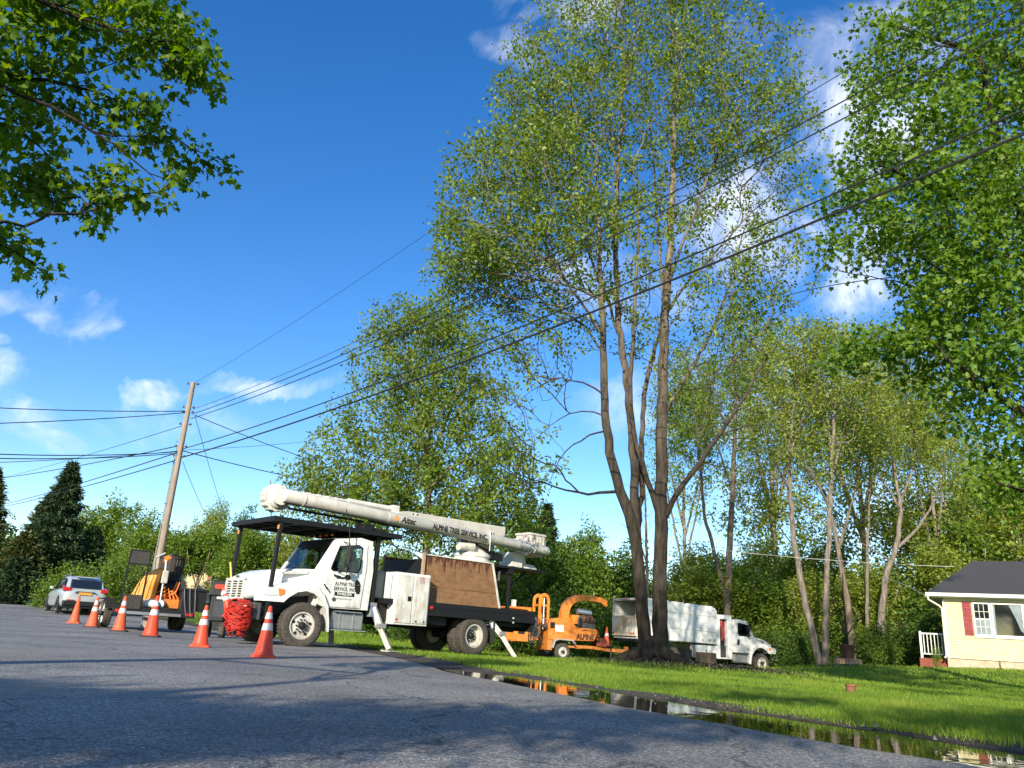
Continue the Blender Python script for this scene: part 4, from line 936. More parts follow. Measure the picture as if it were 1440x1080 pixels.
traced('maple_tree', 'thin pale trunk seen between the two main maple stems', 67, 52, [([(912, 925, 0), (911, 860, 0), (910, 800, 0), (908, 720, 0), (905, 650, 0)], .2, .06, None), ([(909, 790, 0), (895, 750, 0), (870, 735, 0)], .07, .02, 1)],
    [(905, 700, 0, 35, 60, 2, 1)], 60, LF_MAIN, BK_GREY, (1, .14, .3), (912, 925), keep=.3, group=G_R)
G_B = 'trees in the wood behind the lawn'
for i, (key, u, vt, Y, sx, rz, lab) in enumerate([
    ('full', 820, 745, 58, .95, .4, 'round bright green tree behind the chipper chute'), ('dark', 775, 762, 54, .85, 1.3, 'dark tree under the white bucket behind the chipper'),
    ('dark', 872, 775, 60, 1.0, 2.2, 'dark tree behind the raised rear door of the chip truck'), ('full2', 735, 720, 60, .8, 3.0, 'green tree right of the wide maple behind the truck bed'),
    ('yel', 975, 775, 60, 1.0, .2, 'yellow-green tree behind the white chip box'), ('yel', 1060, 770, 64, 1.1, 1.9, 'yellow-green tree behind the chip truck cab roof'),
    ('dark', 1085, 800, 56, 1.15, .9, 'dark tree just right of the chip truck cab'), ('dark', 1190, 815, 54, 1.1, 2.6, 'dark understorey tree behind the planter stump'),
    ('full2', 1140, 762, 66, 1.0, 4.2, 'green tree behind the pale pair of trunks'), ('dark', 1265, 800, 52, 1.1, 5.1, 'dark tree left of the house gutter'),
    ('yel', 1300, 690, 62, 1.15, 2.9, 'tall yellow-green tree over the house roof corner'), ('yel', 1385, 660, 66, 1.2, .7, 'yellow-green tree behind the house roof'),
    ('full', 1350, 735, 60, 1.0, 3.6, 'green tree rising behind the dark house roof'), ('yel', 1450, 700, 58, 1.1, 5.4, 'yellow-green tree behind the house at the picture edge'),
    ('full', 690, 790, 46, .75, 2.0, 'green tree behind the wooden chip box sides'), ('dark', 1000, 815, 55, 1.0, 3.9, 'dark tree low behind the chip box front'),
    ('dark', 925, 810, 66, 1.0, 4.9, 'dark tree between the maple trunks'), ('full2', 520, 800, 50, .75, 2.4, 'green tree seen under the boom behind the cab'), ('full', 560, 770, 56, .8, 1.1, 'green tree behind the white tool box'),
    ('yel', 985, 800, 51, 1.2, 5.2, 'low yellow-green tree seen over the chip box'), ('yel', 1120, 812, 50, 1.1, 1.5, 'low yellow-green tree between the slender and the pale trunks'), ('yel', 1225, 800, 50, 1.1, 3.0, 'low yellow-green tree left of the crooked trunk'), ('full2', 1045, 800, 52, 1.1, .4, 'low green tree above the chip truck locker'), ('yel', 1325, 770, 50, 1.1, 4.4, 'yellow-green tree just behind the house roof slope'),
    ('sparse', 1075, 425, 66, 1.0, .9, 'tall hazy spring-leaf tree far behind the chip truck'), ('sparse', 1190, 440, 62, 1.0, 2.4, 'tall hazy tree far behind the pale trunks'), ('sparse2', 960, 480, 72, .9, 4.0, 'tall thin-leaved tree far behind the right maple stem'),
    ('sparse2', 1290, 500, 60, 1.0, 5.5, 'tall thin-leaved tree far behind the house corner'), ('sparse', 1380, 600, 74, 1.0, 3.3, 'tall hazy tree far behind the house')]):
    x, y, h = at_px(u, vt, Y); plant(key, 'sparse_tree' if key.startswith('sp') else 'leafy_tree', lab, x, y, h, sx, rz, group=G_B)
G_S = 'shrubs along the edge of the wood'
for i, (key, u, vt, Y, sx, rz, lab) in enumerate([
    ('shrub', 690, 860, 40, .9, .3, 'light shrub under the truck bed beside the rear outrigger'), ('shrub', 758, 838, 44, 1.2, 1.0, 'bright shrub behind the chipper infeed'), ('shrub_dark', 735, 850, 46, 1.3, 2.0, 'dark shrub behind the chipper hydraulics'),
    ('shrub', 850, 845, 46, 1.0, 2.9, 'bright shrub between chipper and chip truck'), ('shrub', 820, 905, 41, .8, 4.0, 'low leafy plant under the chipper drawbar'), ('shrub', 868, 908, 40.6, .7, 5.0, 'low plant beside the drawbar coupling'), ('shrub_dark', 880, 880, 48, 1.0, .8, 'dark shrub behind the drawbar'),
    ('shrub', 1100, 870, 47, 1.1, 1.7, 'green shrub right behind the chip truck hood'), ('shrub_dark', 1110, 880, 45, 1.1, 2.5, 'dark shrub in front of the chip truck bumper'), ('shrub', 1205, 880, 48, 1.1, 3.4, 'green shrub right of the planter stump'), ('shrub', 1240, 895, 42, 1.1, 4.4, 'low green shrub in the shade left of the house'),
    ('shrub_dark', 1255, 870, 45, 1.3, 5.2, 'dark shrub behind the low green one left of the house'), ('shrub_dark', 1190, 860, 50, 1.3, .1, 'dark shrub behind the planter stump'), ('shrub_dark', 1290, 850, 44, 1.4, 1.2, 'dark shrub beside the house steps'), ('shrub_dark', 1035, 880, 50, 1.4, 2.2, 'dark shrub seen under the chip truck body'),
    ('shrub_dark', 960, 890, 52, 1.5, 3.2, 'dark shrub behind the chip truck rear wheel'), ('shrub', 600, 870, 44, 1.3, 4.2, 'light shrub seen under the truck bed'), ('shrub_dark', 560, 880, 42, 1.0, 5.2, 'dark shrub between the cab steps and the tool box'), ('shrub', 1315, 908, 34.6, .42, 1.1, 'small bright yellow-green bush at the house corner'), ('shrub_dark', 1405, 926, 33.0, .22, 3.0, 'small clump of weeds along the house foundation'), ('shrub_dark', 1145, 885, 45, 1.0, 4.1, 'dark shrub behind the leaning trunks')]):
    x, y, h = at_px(u, vt, Y); plant(key, 'shrub', lab, x, y, max(h, .4), sx, rz, group=G_S, cat='shrub', dz=-.05)
# left background
G_L = 'trees beyond the road at the left'
for i, (key, u, vt, Y, sx, rz, lab) in enumerate([
    ('full', 158, 706, 92, 1.0, .3, 'round topped tree rising right of the tall spruce'), ('full2', 215, 728, 84, 1.15, 1.4, 'leafy tree left of the utility pole'), ('yel', 300, 715, 86, .85, 2.2, 'tan-green tree just right of the utility pole'),
    ('full2', 348, 752, 50, .8, 3.1, 'large rounded bright green tree behind the truck guard posts'), ('full', 385, 752, 54, .85, 4.0, 'green tree behind the truck hood'), ('high', 232, 742, 63, 1.25, 0.6, 'high-crowned tree shading the left part of the far house'), ('high', 292, 738, 61, 1.2, 2.9, 'high-crowned tree over the right part of the far house roof'),
    ('bare', 412, 628, 60, 1.0, .9, 'leafless grey tree behind the boom elbow'), ('dark', 352, 725, 74, .7, 2.0, 'dark conical tree beyond the canopy corner'), ('yel', 425, 745, 46, .8, 5.8, 'brownish tree seen through the windshield gap'), ('dark', 400, 775, 58, 1.0, 1.0, 'dark tree behind the hood'), ('full', 470, 770, 52, .9, 3.3, 'green tree behind the cab'), ('full2', 175, 800, 58, .9, 2.7, 'broad green tree behind the trailer')]):
    x, y, h = at_px(u, vt, Y); plant(key, 'bare_tree' if key == 'bare' else 'leafy_tree', lab, x, y, h, sx, rz, group=G_L)
G_H = 'bushes behind the parked car'
for i, (key, u, vt, Y, sx, rz, lab) in enumerate([('shrub', 105, 792, 44, 1.25, .2, 'big bright bush behind the parked car roof'), ('shrub', 150, 785, 42, 1.2, 1.2, 'bright bush between the car and the trailer'), ('shrub', 80, 808, 46, 1.1, 2.2, 'bright bush left of the parked car'), ('shrub', 195, 790, 43, 1.2, 3.2, 'bright bush behind the trailer ramp'),
    ('shrub', 212, 805, 46, .9, 5.1, 'bright bush behind the trailer barrel'), ('shrub_dark', 273, 842, 62, .8, .3, 'small dark bush against the yellow house'), ('shrub_dark', 298, 848, 60, .5, 2.0, 'smaller dark bush against the yellow house'), ('shrub_dark', 330, 858, 40, .7, 4.0, 'low dark bush beside the black loader')]):
    x, y, h = at_px(u, vt, Y); plant(key, 'shrub', lab, x, y, max(h, .5), sx, rz, group=G_H, cat='shrub', dz=-.05)

# conifers: trunk with whorls of drooping needle sprays
def conifer(name, label, seed, x, y, h, r, lm, dens=1.0):
    rg_ = np.random.default_rng(seed); root = empty(name, (x, y, gz(x, y)-.1), 0, label, 'tree', 'conifers at the left edge')
    Geo().tube([(0, 0, 0), (0, 0, h*.5), (.05, 0, h*.97)], [r*.07, r*.045, .015], 8).build('trunk', BK_DARK, root, smooth=True)
    n = int(5200*dens); z = h*(.03+.97*rg_.random(n)**.85); lay = np.floor(z/(h*.035)); rmax = r*(1-z/h)**.82*(.78+.3*np.sin(lay*2.3)+.12*rg_.normal(size=n)); rmax = np.maximum(rmax, .08)
    a = rg_.random(n)*6.283; q = rg_.random(n)**.45; rad = rmax*q
    C = np.stack([np.cos(a)*rad, np.sin(a)*rad, z-rad*.22+.25*q], 1)
    D = np.stack([np.cos(a), np.sin(a), np.full(n, -.15)], 1)+rg_.normal(size=(n, 3))*.45
    B = np.repeat(C, 4, 0)+rg_.normal(size=(n*4, 3))*.10; D = np.repeat(D, 4, 0)+rg_.normal(size=(n*4, 3))*.4
    V, Fs, t = leaves(rg_, B, D, .30, 'diamond', .32); link('crown', mesh_np('crown', V, Fs, t), root, lm)
for (u, vt, Y, r, lm, sd, lab) in ((103, 654, 58, 3.4, LF_CON, 71, 'tall dark pointed spruce behind the parked car'), (72, 700, 62, 3.6, LF_OLIVE, 72, 'shorter olive spruce just left of the tall one'), (-6, 664, 56, 3.6, LF_OLIVE, 73, 'bushy olive conifer cut by the left edge'),
        (38, 755, 54, 3.0, LF_OLIVE, 74, 'brownish conifer between the edge conifer and the spruces'), (28, 790, 50, 2.2, LF_CON, 75, 'low green arborvitae at the roadside left of the car'), (133, 745, 66, 3.0, LF_CON, 76, 'low dark spruce right of the tall one'), (770, 712, 66, 3.2, LF_CON, 77, 'dark spruce top behind the white bucket')):
    x, y, h = at_px(u, vt, Y); conifer('spruce_tree', lab, sd, x, y, h, r, lm)
# far-off woods closing the horizon
rw = np.random.default_rng(90); VV = []; TT = []
for k in range(150):
    a = math.radians(-62+rw.random()*124); d = 105+rw.random()*70; x, y = math.sin(a)*d, math.cos(a)*d; h = 7+5*rw.random(); g = gz(x, y); n = 900
    c = rw.normal(size=(n, 3)); c /= np.linalg.norm(c, axis=1)[:, None]; c *= (rw.random(n)**.35)[:, None]*np.array([6, 6, h*.55]); c += np.array([x, y, g+h*.5])
    V, Fs, t = leaves(rw, c, rw.normal(size=(n, 3)), 0.75, 'diamond', .8); VV.append(V); TT.append(np.clip(t*.5+.5*rw.random(), 0, 1))
V = np.concatenate(VV); fw = link('woods', mesh_np('woods', V, [np.arange(len(V)).reshape(-1, 4)], np.concatenate(TT)), None, LF_GREEN); tag(fw, 'far-off green woodland closing the horizon', 'woods', kind='stuff')
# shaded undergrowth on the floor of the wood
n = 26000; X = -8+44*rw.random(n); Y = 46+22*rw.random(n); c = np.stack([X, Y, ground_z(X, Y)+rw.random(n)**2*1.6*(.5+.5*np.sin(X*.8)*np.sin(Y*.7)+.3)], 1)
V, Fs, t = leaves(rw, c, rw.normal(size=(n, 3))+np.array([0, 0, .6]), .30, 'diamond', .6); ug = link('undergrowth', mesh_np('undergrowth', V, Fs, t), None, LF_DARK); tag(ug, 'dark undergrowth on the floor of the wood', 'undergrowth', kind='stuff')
# ------------------------------------------------------------------ vehicle materials
WHITE = mat('white_paint', (.76, .77, .74), .30, var=.10, vscale=3, coat=.35, detail=9, grime=.5)
WHITE2 = mat('worn_white_paint', (.68, .68, .64), .42, var=.22, vscale=5, col2=(.52, .49, .42), detail=10, grime=.6)
FIBRE = mat('fibreglass', (.56, .545, .49), .40, var=.22, vscale=4, detail=9, grime=.35)
BLACK = mat('black_steel', (.0065, .0065, .007), .55, var=.4, vscale=8)
DGREY = mat('dark_grey_steel', (.06, .062, .065), .5, var=.3, vscale=8, bump=.1)
GREY = mat('grey_steel', (.32, .33, .33), .42, metal=.35, var=.25, vscale=8)
ALU = mat('aluminium', (.62, .63, .64), .30, metal=.85, var=.15, vscale=10)
CHROME = mat('chrome', (.75, .75, .76), .12, metal=1.0)
RUB = mat('tyre_rubber', (.035, .032, .029), .85, var=.5, vscale=16, col2=(.085, .072, .055), bump=.3, bscale=70)
RUBCLEAN = mat('rubber', (.02, .02, .02), .7)
ORANGE = mat('orange_paint', (.74, .235, .02), .42, var=.25, vscale=6, col2=(.50, .15, .02), detail=9, grime=.35)
CONE_O = mat('cone_orange', (.82, .060, .014), .45, var=.2, vscale=10, grime=.14)
CONE_F = mat('faded_cone_orange', (.80, .10, .022), .5, var=.22, vscale=9, grime=.25)
ROPE = mat('orange_rope', (.62, .03, .015), .6, var=.45, vscale=14)
REFL = mat('reflective_white', (.62, .62, .62), .4, var=.3, vscale=20)
REDL = mat('red_lens', (.45, .012, .012), .15, coat=.6)
AMBL = mat('amber_lens', (.72, .20, .02), .2, coat=.5)
LENS = mat('clear_lens', (.62, .66, .68), .08, metal=.25, coat=1.0)
INK = mat('black_lettering', (.012, .012, .013), .45)
WINK = mat('white_lettering', (.8, .8, .78), .45)
SEAT = mat('seat_fabric', (.03, .03, .033), .9)
GLASS = bpy.data.materials.new('window_glass'); GLASS.use_nodes = True
t = GLASS.node_tree; t.nodes.clear(); g_ = N(t, 'ShaderNodeBsdfGlossy'); g_.inputs['Roughness'].default_value = .02; tr_n = N(t, 'ShaderNodeBsdfTransparent'); tr_n.inputs['Color'].default_value = (.50, .60, .60, 1)
fr = N(t, 'ShaderNodeFresnel'); fr.inputs['IOR'].default_value = 1.6; mx = N(t, 'ShaderNodeMixShader'); L(t, fr.outputs[0], mx.inputs[0]); L(t, tr_n.outputs[0], mx.inputs[1]); L(t, g_.outputs[0], mx.inputs[2])
o = N(t, 'ShaderNodeOutputMaterial'); L(t, mx.outputs[0], o.inputs['Surface'])
DGLASS = mat('dark_glass', (.010, .013, .015), .04, spec=.9, coat=.5)
WS = mat('windshield_tint', (.03, .08, .17), .05, spec=.9, coat=.8)
def plywood():
    m = bpy.data.materials.new('stained_plywood'); m.use_nodes = True; t = m.node_tree; b = t.nodes['Principled BSDF']; b.inputs['Roughness'].default_value = .8
    tc = N(t, 'ShaderNodeTexCoord'); mp = N(t, 'ShaderNodeMapping'); mp.inputs['Scale'].default_value = (2.0, 2.0, 4); L(t, tc.outputs['Object'], mp.inputs[0])
    n1 = N(t, 'ShaderNodeTexNoise'); n1.inputs['Scale'].default_value = 3; n1.inputs['Detail'].default_value = 8; L(t, mp.outputs[0], n1.inputs['Vector'])
    mp2 = N(t, 'ShaderNodeMapping'); mp2.inputs['Scale'].default_value = (7, 7, 1.1); L(t, tc.outputs['Object'], mp2.inputs[0])
    n2 = N(t, 'ShaderNodeTexNoise'); n2.inputs['Scale'].default_value = 2.4; n2.inputs['Detail'].default_value = 5; L(t, mp2.outputs[0], n2.inputs['Vector'])
    r = N(t, 'ShaderNodeValToRGB'); r.color_ramp.elements[0].position = .3; r.color_ramp.elements[0].color = (.17, .085, .038, 1); r.color_ramp.elements[1].position = .7; r.color_ramp.elements[1].color = (.26, .145, .068, 1); L(t, n1.outputs['Fac'], r.inputs[0])
    # water stains running down from the top edge
    sp = N(t, 'ShaderNodeSeparateXYZ'); L(t, tc.outputs['Object'], sp.inputs[0])
    mr = N(t, 'ShaderNodeMapRange'); mr.inputs['From Min'].default_value = 1.75; mr.inputs['From Max'].default_value = 2.47; mr.inputs['To Min'].default_value = -.25; mr.inputs['To Max'].default_value = .22; L(t, sp.outputs['Z'], mr.inputs['Value'])
    ad = N(t, 'ShaderNodeMath', operation='ADD'); L(t, n2.outputs['Fac'], ad.inputs[0]); L(t, mr.outputs[0], ad.inputs[1])
    m2 = N(t, 'ShaderNodeMapRange'); m2.inputs['From Min'].default_value = .60; m2.inputs['From Max'].default_value = .70; L(t, ad.outputs[0], m2.inputs['Value'])
    mx = N(t, 'ShaderNodeMix', data_type='RGBA'); L(t, m2.outputs[0], mx.inputs[0]); L(t, r.outputs[0], mx.inputs[6]); mx.inputs[7].default_value = (.075, .022, .010, 1); L(t, mx.outputs[2], b.inputs['Base Color'])
    return m
PLY = plywood()

def ring(g, outer, inner, y0, y1):
    """plate with an opening, outlines in xz with equally many points"""
    n = len(outer); vs = [(x, y0, z) for x, z in outer]+[(x, y0, z) for x, z in inner]+[(x, y1, z) for x, z in outer]+[(x, y1, z) for x, z in inner]; fs = []
    for k in range(n):
        q = (k+1) % n; fs += [(k, q, n+q, n+k), (2*n+k, 3*n+k, 3*n+q, 2*n+q), (k, 2*n+k, 2*n+q, q), (n+k, n+q, 3*n+q, 3*n+k)]
    return g.add(vs, fs)

def wheel(root, x, y, side, R=.5, w=.28, dish='front', steer=0.0, rim_m=None, name='wheel', rr=.58):
    """part 'wheel' (tyre) with sub-parts rim and hub; outer face towards side*y"""
    rim_m = rim_m or WHITE2; ri = R*rr
    T = Geo(); h = w/2
    T.lathe([(ri, -h*.82), (ri+.02, -h*.95), (R*.80, -h), (R*.93, -h*.92), (R*.985, -h*.75), (R, -h*.55), (R, h*.55), (R*.985, h*.75), (R*.93, h*.92), (R*.80, h), (ri+.02, h*.95), (ri, h*.82), (ri, -h*.82)], axis='y', n=40)
    for k in range(40):     # tread lugs
        a = 2*math.pi*k/40; c, s = math.cos(a), math.sin(a)
        M = Matrix(((c, 0, -s, 0), (0, 1, 0, 0), (s, 0, c, 0), (0, 0, 0, 1)))
        for (ya, yb) in ((-h*.72, -h*.2), (-h*.12, h*.12), (h*.2, h*.72)):
            T.box(R-.01, R+.010, ya, yb, -R*.05, R*.045, M)
    for s_ in (-1, 1):   # sidewall rib
        T.lathe([(R*.86, s_*h*1.0), (R*.875, s_*(h+.006)), (R*.89, s_*h*.99)], axis='y', n=40)
    t = T.build(name, RUB, root, smooth=True); t.location = (x, y, R); t.rotation_euler = (0, 0, steer)
    G = Geo(); s = side
    if dish == 'front':
        pr = [(ri+.012, s*h*.80), (ri+.012, s*h*.9), (ri-.015, s*h*.9), (ri-.03, s*h*.55), (ri*.80, s*h*.50), (ri*.62, s*h*.62), (ri*.40, s*h*.70), (ri*.36, s*h*.70), (0, s*h*.70)]
    else:
        pr = [(ri+.012, s*h*.80), (ri+.012, s*h*.9), (ri-.015, s*h*.9), (ri-.03, s*h*.55), (ri*.9, -s*h*.3), (ri*.66, -s*h*.45), (ri*.4, -s*h*.3), (0, -s*h*.3)]
    G.lathe(pr, axis='y', n=40); r = G.build('rim', rim_m, t, smooth=True)
    H = Geo(); y0 = s*h*.70 if dish == 'front' else -s*h*.3; nb = 10 if R > .4 else 6
    H.lathe([(ri*.30, y0), (ri*.30, y0+s*.05), (ri*.22, y0+s*.09), (ri*.10, y0+s*.10), (0, y0+s*.10)], axis='y', n=20)
    for k in range(nb):
        a = 2*math.pi*k/nb; H.lathe([(.018, y0-s*.01), (.018, y0+s*.035), (0, y0+s*.035)], c=(math.cos(a)*ri*.47, 0, math.sin(a)*ri*.47), axis='y', n=6)
    if dish == 'front' and R > .4:
        for k in range(5):   # hand holes
            a = 2*math.pi*(k+.3)/5; H.lathe([(.034, y0-s*h*.12), (.034, y0-s*h*.02), (0, y0-s*h*.02)], c=(math.cos(a)*ri*.72, 0, math.sin(a)*ri*.72), axis='y', n=10)
    H.build('hub', BLACK, t)
    return t

INNER = [(-.53, 1.84), (-.56, 1.95), (-.70, 2.38), (-1.22, 2.46), (-1.34, 2.40), (-1.34, 1.93), (-1.27, 1.80), (-.60, 1.79)]
OUTER = [(-.42, 1.30), (-.42, 1.80), (-.66, 2.47), (-1.25, 2.56), (-1.47, 2.50), (-1.50, 1.90), (-1.44, .97), (-.56, .96)]
def m2_front(root):
    """hood, fenders, cab, doors and glass of the medium-duty conventional truck"""
    # hood: lofted nose
    secs = []
    for x, w, zt, zb, r in ((-.36, .98, 1.80, 1.22, .14), (-.05, .93, 1.79, 1.15, .16), (.35, .84, 1.755, 1.1, .20), (.75, .74, 1.69, 1.04, .22), (1.02, .66, 1.60, 1.0, .20), (1.20, .60, 1.50, .99, .16), (1.27, .54, 1.42, 1.0, .12)):
        secs.append([(x, a, b) for a, b in rrect(2*w, zt-zb, r, 4, 0, (zt+zb)/2)])
    Geo().loft(secs).build('hood', WHITE, root, smooth=True)
    b_ = Geo(); b_.prism([(-.05, 1.66), (.55, 1.60), (.60, 1.64), (.42, 1.69), (-.05, 1.74)], .845, .955); b_.prism([(-.05, 1.66), (.55, 1.60), (.60, 1.64), (.42, 1.69), (-.05, 1.74)], -.955, -.845); b_.build('hood_blister', WHITE2, root, bevel=.02)
    out = [(1.10, .98), (1.12, 1.12), (.98, 1.27), (.66, 1.38), (.34, 1.47), (.06, 1.485), (-.22, 1.42), (-.42, 1.24), (-.57, .96), (-.64, .62), (-.665, .40), (-.61, .40), (-.585, .62), (-.51, .88), (-.36, 1.10), (-.15, 1.25), (.07, 1.30), (.30, 1.25), (.50, 1.12), (.62, .98)]
    for s in (1, -1):
        n = len(out); secs = []
        for y, k in ((.74, 1.0), (1.12, 1.0), (1.17, .985), (1.195, .955)):
            secs.append([(x*k+.002, s*y, .55+(z-.55)*(k if z > 1 else 1)) for x, z in out])
        Geo().loft(secs).build('fender', WHITE, root, smooth=True)
        h = Geo(); h.prism([(1.125, 1.08), (1.10, 1.22), (.98, 1.285), (.80, 1.30), (.56, 1.26), (.62, 1.15), (.80, 1.08)], s*.70, s*1.203); hl = h.build('headlight', LENS, root, bevel=.03)
        Geo().prism([(.72, 1.10), (.78, 1.27), (.60, 1.26), (.60, 1.16)], s*1.17, s*1.209).build('turn_signal', AMBL, hl, bevel=.01)
    # inner arch / engine bay darkness
    k = Geo(); k.box(-.6, 1.0, -.72, .72, .72, 1.18); k.build('engine_bay', BLACK, root)
    gr_ = Geo(); gr_.box(1.262, 1.275, -.46, .46, 1.03, 1.40); gp = gr_.build('grille', BLACK, root)
    f = Geo(); ys = [-.46, -.17, .17, .46]
    for y in ys: f.box(1.27, 1.30, y-.028, y+.028, 1.03, 1.42)
    for i in range(8): z = 1.03+i*.0545; f.box(1.27, 1.298, -.46, .46, z-.012, z+.013)
    f.box(1.25, 1.305, -.53, .53, 1.41, 1.47); f.box(1.25, 1.305, -.53, .53, .985, 1.03); f.box(1.25, 1.305, -.53, -.46, 1.0, 1.45); f.box(1.25, 1.305, .46, .53, 1.0, 1.45)
    f.build('grille_bars', WHITE2, gp, bevel=.006)
    Geo().prism(rrect(.16, .05, .024, 3, 0, 1.50), 1.245, 1.262, plane='yz').build('hood_badge', CHROME, root)
    # bumper
    bm = Geo(); bm.prism([(1.42, -.55), (1.42, .55), (1.26, 1.14), (1.10, 1.18), (1.06, 1.10), (1.10, -1.10), (1.10, -1.18), (1.26, -1.14)][::-1], .56, .93, plane='xy'); bp_ = bm.build('bumper', DGREY, root, bevel=.02)
    p = Geo(); p.box(1.05, 1.2, -.5, .5, .94, .985); p.build('valance', BLACK, root)
    # cab shell
    co = [(-.30, 1.00), (-.235, 1.76), (-.71, 2.565), (-1.28, 2.65), (-1.62, 2.60), (-1.72, 1.90), (-1.68, .94), (-.52, .93)]
    big = [(x+(x+.95)*.03, z+(z-2.1)*.04) for x, z in INNER]
    c = Geo()
    for s in (1, -1): ring(c, co, big, s*.99, s*1.083)
    c.prism([(-.70, 2.568), (-1.28, 2.652), (-1.62, 2.602), (-1.62, 2.54), (-1.28, 2.58), (-.75, 2.50)], -.989, .989)
    c.box(-1.72, -1.67, -.989, .989, .95, 2.0); c.box(-1.69, -1.65, -.989, -.6, 2.0, 2.56); c.box(-1.69, -1.65, .6, .989, 2.0, 2.56); c.box(-1.68, -1.64, -.6, .6, 2.45, 2.56)
    c.box(-.33, -.24, -.989, .989, .95, 1.765)
    cab = c.build('cab', WHITE, root, bevel=.022)
    i_ = Geo(); i_.box(-1.66, -.34, -.985, .985, .94, 1.20); i_.box(-.58, -.34, -.98, .98, 1.2, 1.80); i_.box(-.54, -.36, -.95, .95, 1.78, 1.83); i_.build('dashboard', BLACK, root, bevel=.02)
    for y in (.5, -.5):
        q = Geo(); q.box(-1.35, -.85, y-.25, y+.25, 1.2, 1.50); q.box(-1.48, -1.33, y-.25, y+.25, 1.3, 2.15); q.box(-1.46, -1.36, y-.13, y+.13, 2.15, 2.36); q.build('seat', SEAT, root, bevel=.04)
    st = Geo(); st.tube([(-.74+.07*math.cos(a), .5+.22*math.sin(a), 1.86+.20*math.cos(a)) for a in np.linspace(0, 6.283, 20)], .014, 6); st.tube([(-.55, .5, 1.75), (-.74, .5, 1.86)], .02, 6); st.build('steering_wheel', BLACK, root)
    # windshield, two-part sun visor band
    d = Vector((-.48, 0, .80)).normalized(); nrm = Vector((.857, 0, .515))
    def wpt(t_, y, o_): q = Vector((-.235, 0, 1.765))+Vector((-.475, 0, .80))*t_+nrm*o_; return (q.x, y, q.z)
    w = Geo(); w.add([wpt(.03, -.93, .004), wpt(.03, .93, .004), wpt(.97, .86, .004), wpt(.97, -.86, .004), wpt(.03, 0, .05), wpt(.97, 0, .05)], [(0, 4, 5, 3), (4, 1, 2, 5)]); w.build('windshield', GLASS, root)
    w = Geo()
    for y in (-.955, .955): w.beam(wpt(0, y, .0), wpt(1.0, y*.93, .0), .10, .07)
    w.beam(wpt(.995, -.9, .0), wpt(.995, .9, .0), .09, .06); w.build('windshield_pillars', WHITE, root, bevel=.01)
    w = Geo(); w.add([wpt(.76, -.86, .058), wpt(.76, .86, .058), wpt(.97, .84, .058), wpt(.97, -.84, .058), wpt(.76, -.86, .064), wpt(.76, .86, .064), wpt(.97, .84, .064), wpt(.97, -.84, .064)], [(0, 1, 2, 3), (7, 6, 5, 4), (0, 4, 5, 1), (1, 5, 6, 2), (2, 6, 7, 3), (3, 7, 4, 0)]); w.build('visor_band', BLACK, root)
    for y in (-.45, .35):
        w = Geo(); w.tube([wpt(.0, y, .05), wpt(.12, y+.25, .07), wpt(.16, y+.55, .07)], .010, 5); w.build('wiper', BLACK, root)
    doors = {}
    for s in (1, -1):
        g = Geo(); ring(g, OUTER, INNER, s*1.088, s*1.108); dd = g.build('door', WHITE, root, bevel=.006)
        q = Geo(); ring(q, [(x+(x+.95)*.02, z+(z-2.1)*.03) for x, z in INNER], [(x-(x+.95)*.05, z-(z-2.1)*.05) for x, z in INNER], s*1.106, s*1.114); q.build('window_seal', BLACK, dd)
        q = Geo(); q.add([(x, s*1.10, z) for x, z in INNER], [tuple(range(8))]); q.build('window', GLASS, dd)
        q = Geo(); q.prism([(-1.22, 1.58), (-1.24, 1.40), (-1.30, 1.30), (-1.38, 1.30), (-1.40, 1.38), (-1.38, 1.55), (-1.33, 1.62), (-1.26, 1.63)], s*1.10, s*1.116); q.build('handle_recess', INK, dd, bevel=.01)
        q = Geo(); q.box(-1.37, -1.26, s*1.11, s*1.135, 1.49, 1.53); q.build('handle', DGREY, dd, bevel=.008)
        q = Geo(); q.lathe([(.045, s*1.10), (.045, s*1.125), (.03, s*1.13), (0, s*1.13)], c=(-.70, 0, 1.14), axis='y', n=16); q.build('fuel_cap' if False else 'side_marker', DGREY, dd)
        # mirrors
        m_ = Geo(); m_.box(-.87, -.77, s*1.27, s*1.47, 2.02, 2.38); mm = m_.build('mirror', RUBCLEAN, root, bevel=.03)
        q = Geo(); q.lathe([(0, 0), (.05, .01), (.085, .05), (.09, .08)], c=(-.86, s*1.36, 1.86), axis='x', n=16); q.build('convex_mirror', RUBCLEAN, mm, smooth=True)
        q = Geo(); q.tube([(-.80, s*1.08, 2.50), (-.82, s*1.36, 2.44), (-.82, s*1.36, 1.80), (-.74, s*1.09, 1.76)], .013, 6); q.build('mirror_arm', BLACK, mm)
        # steps and tank
        q = Geo(); q.box(-1.60, -.72, s*.72, s*1.06, .47, .86); tk = q.build('side_tank', GREY, root, bevel=.03)
        q = Geo(); q.box(-1.66, -.70, s*.80, s*1.15, .435, .465); q.box(-1.50, -.76, s*.98, s*1.14, .86, .885); q.build('step', ALU, tk, bevel=.004)
        q = Geo(); [q.box(x-.012, x+.012, s*1.06, s*1.075, .48, .86) for x in (-.95, -1.32)]; q.build('tank_strap', ALU, tk)
        doors[s] = dd
    return doors

def pose(O, yaw, lab, nm, cat, **k): return empty(nm, O, yaw, lab, cat, **k)

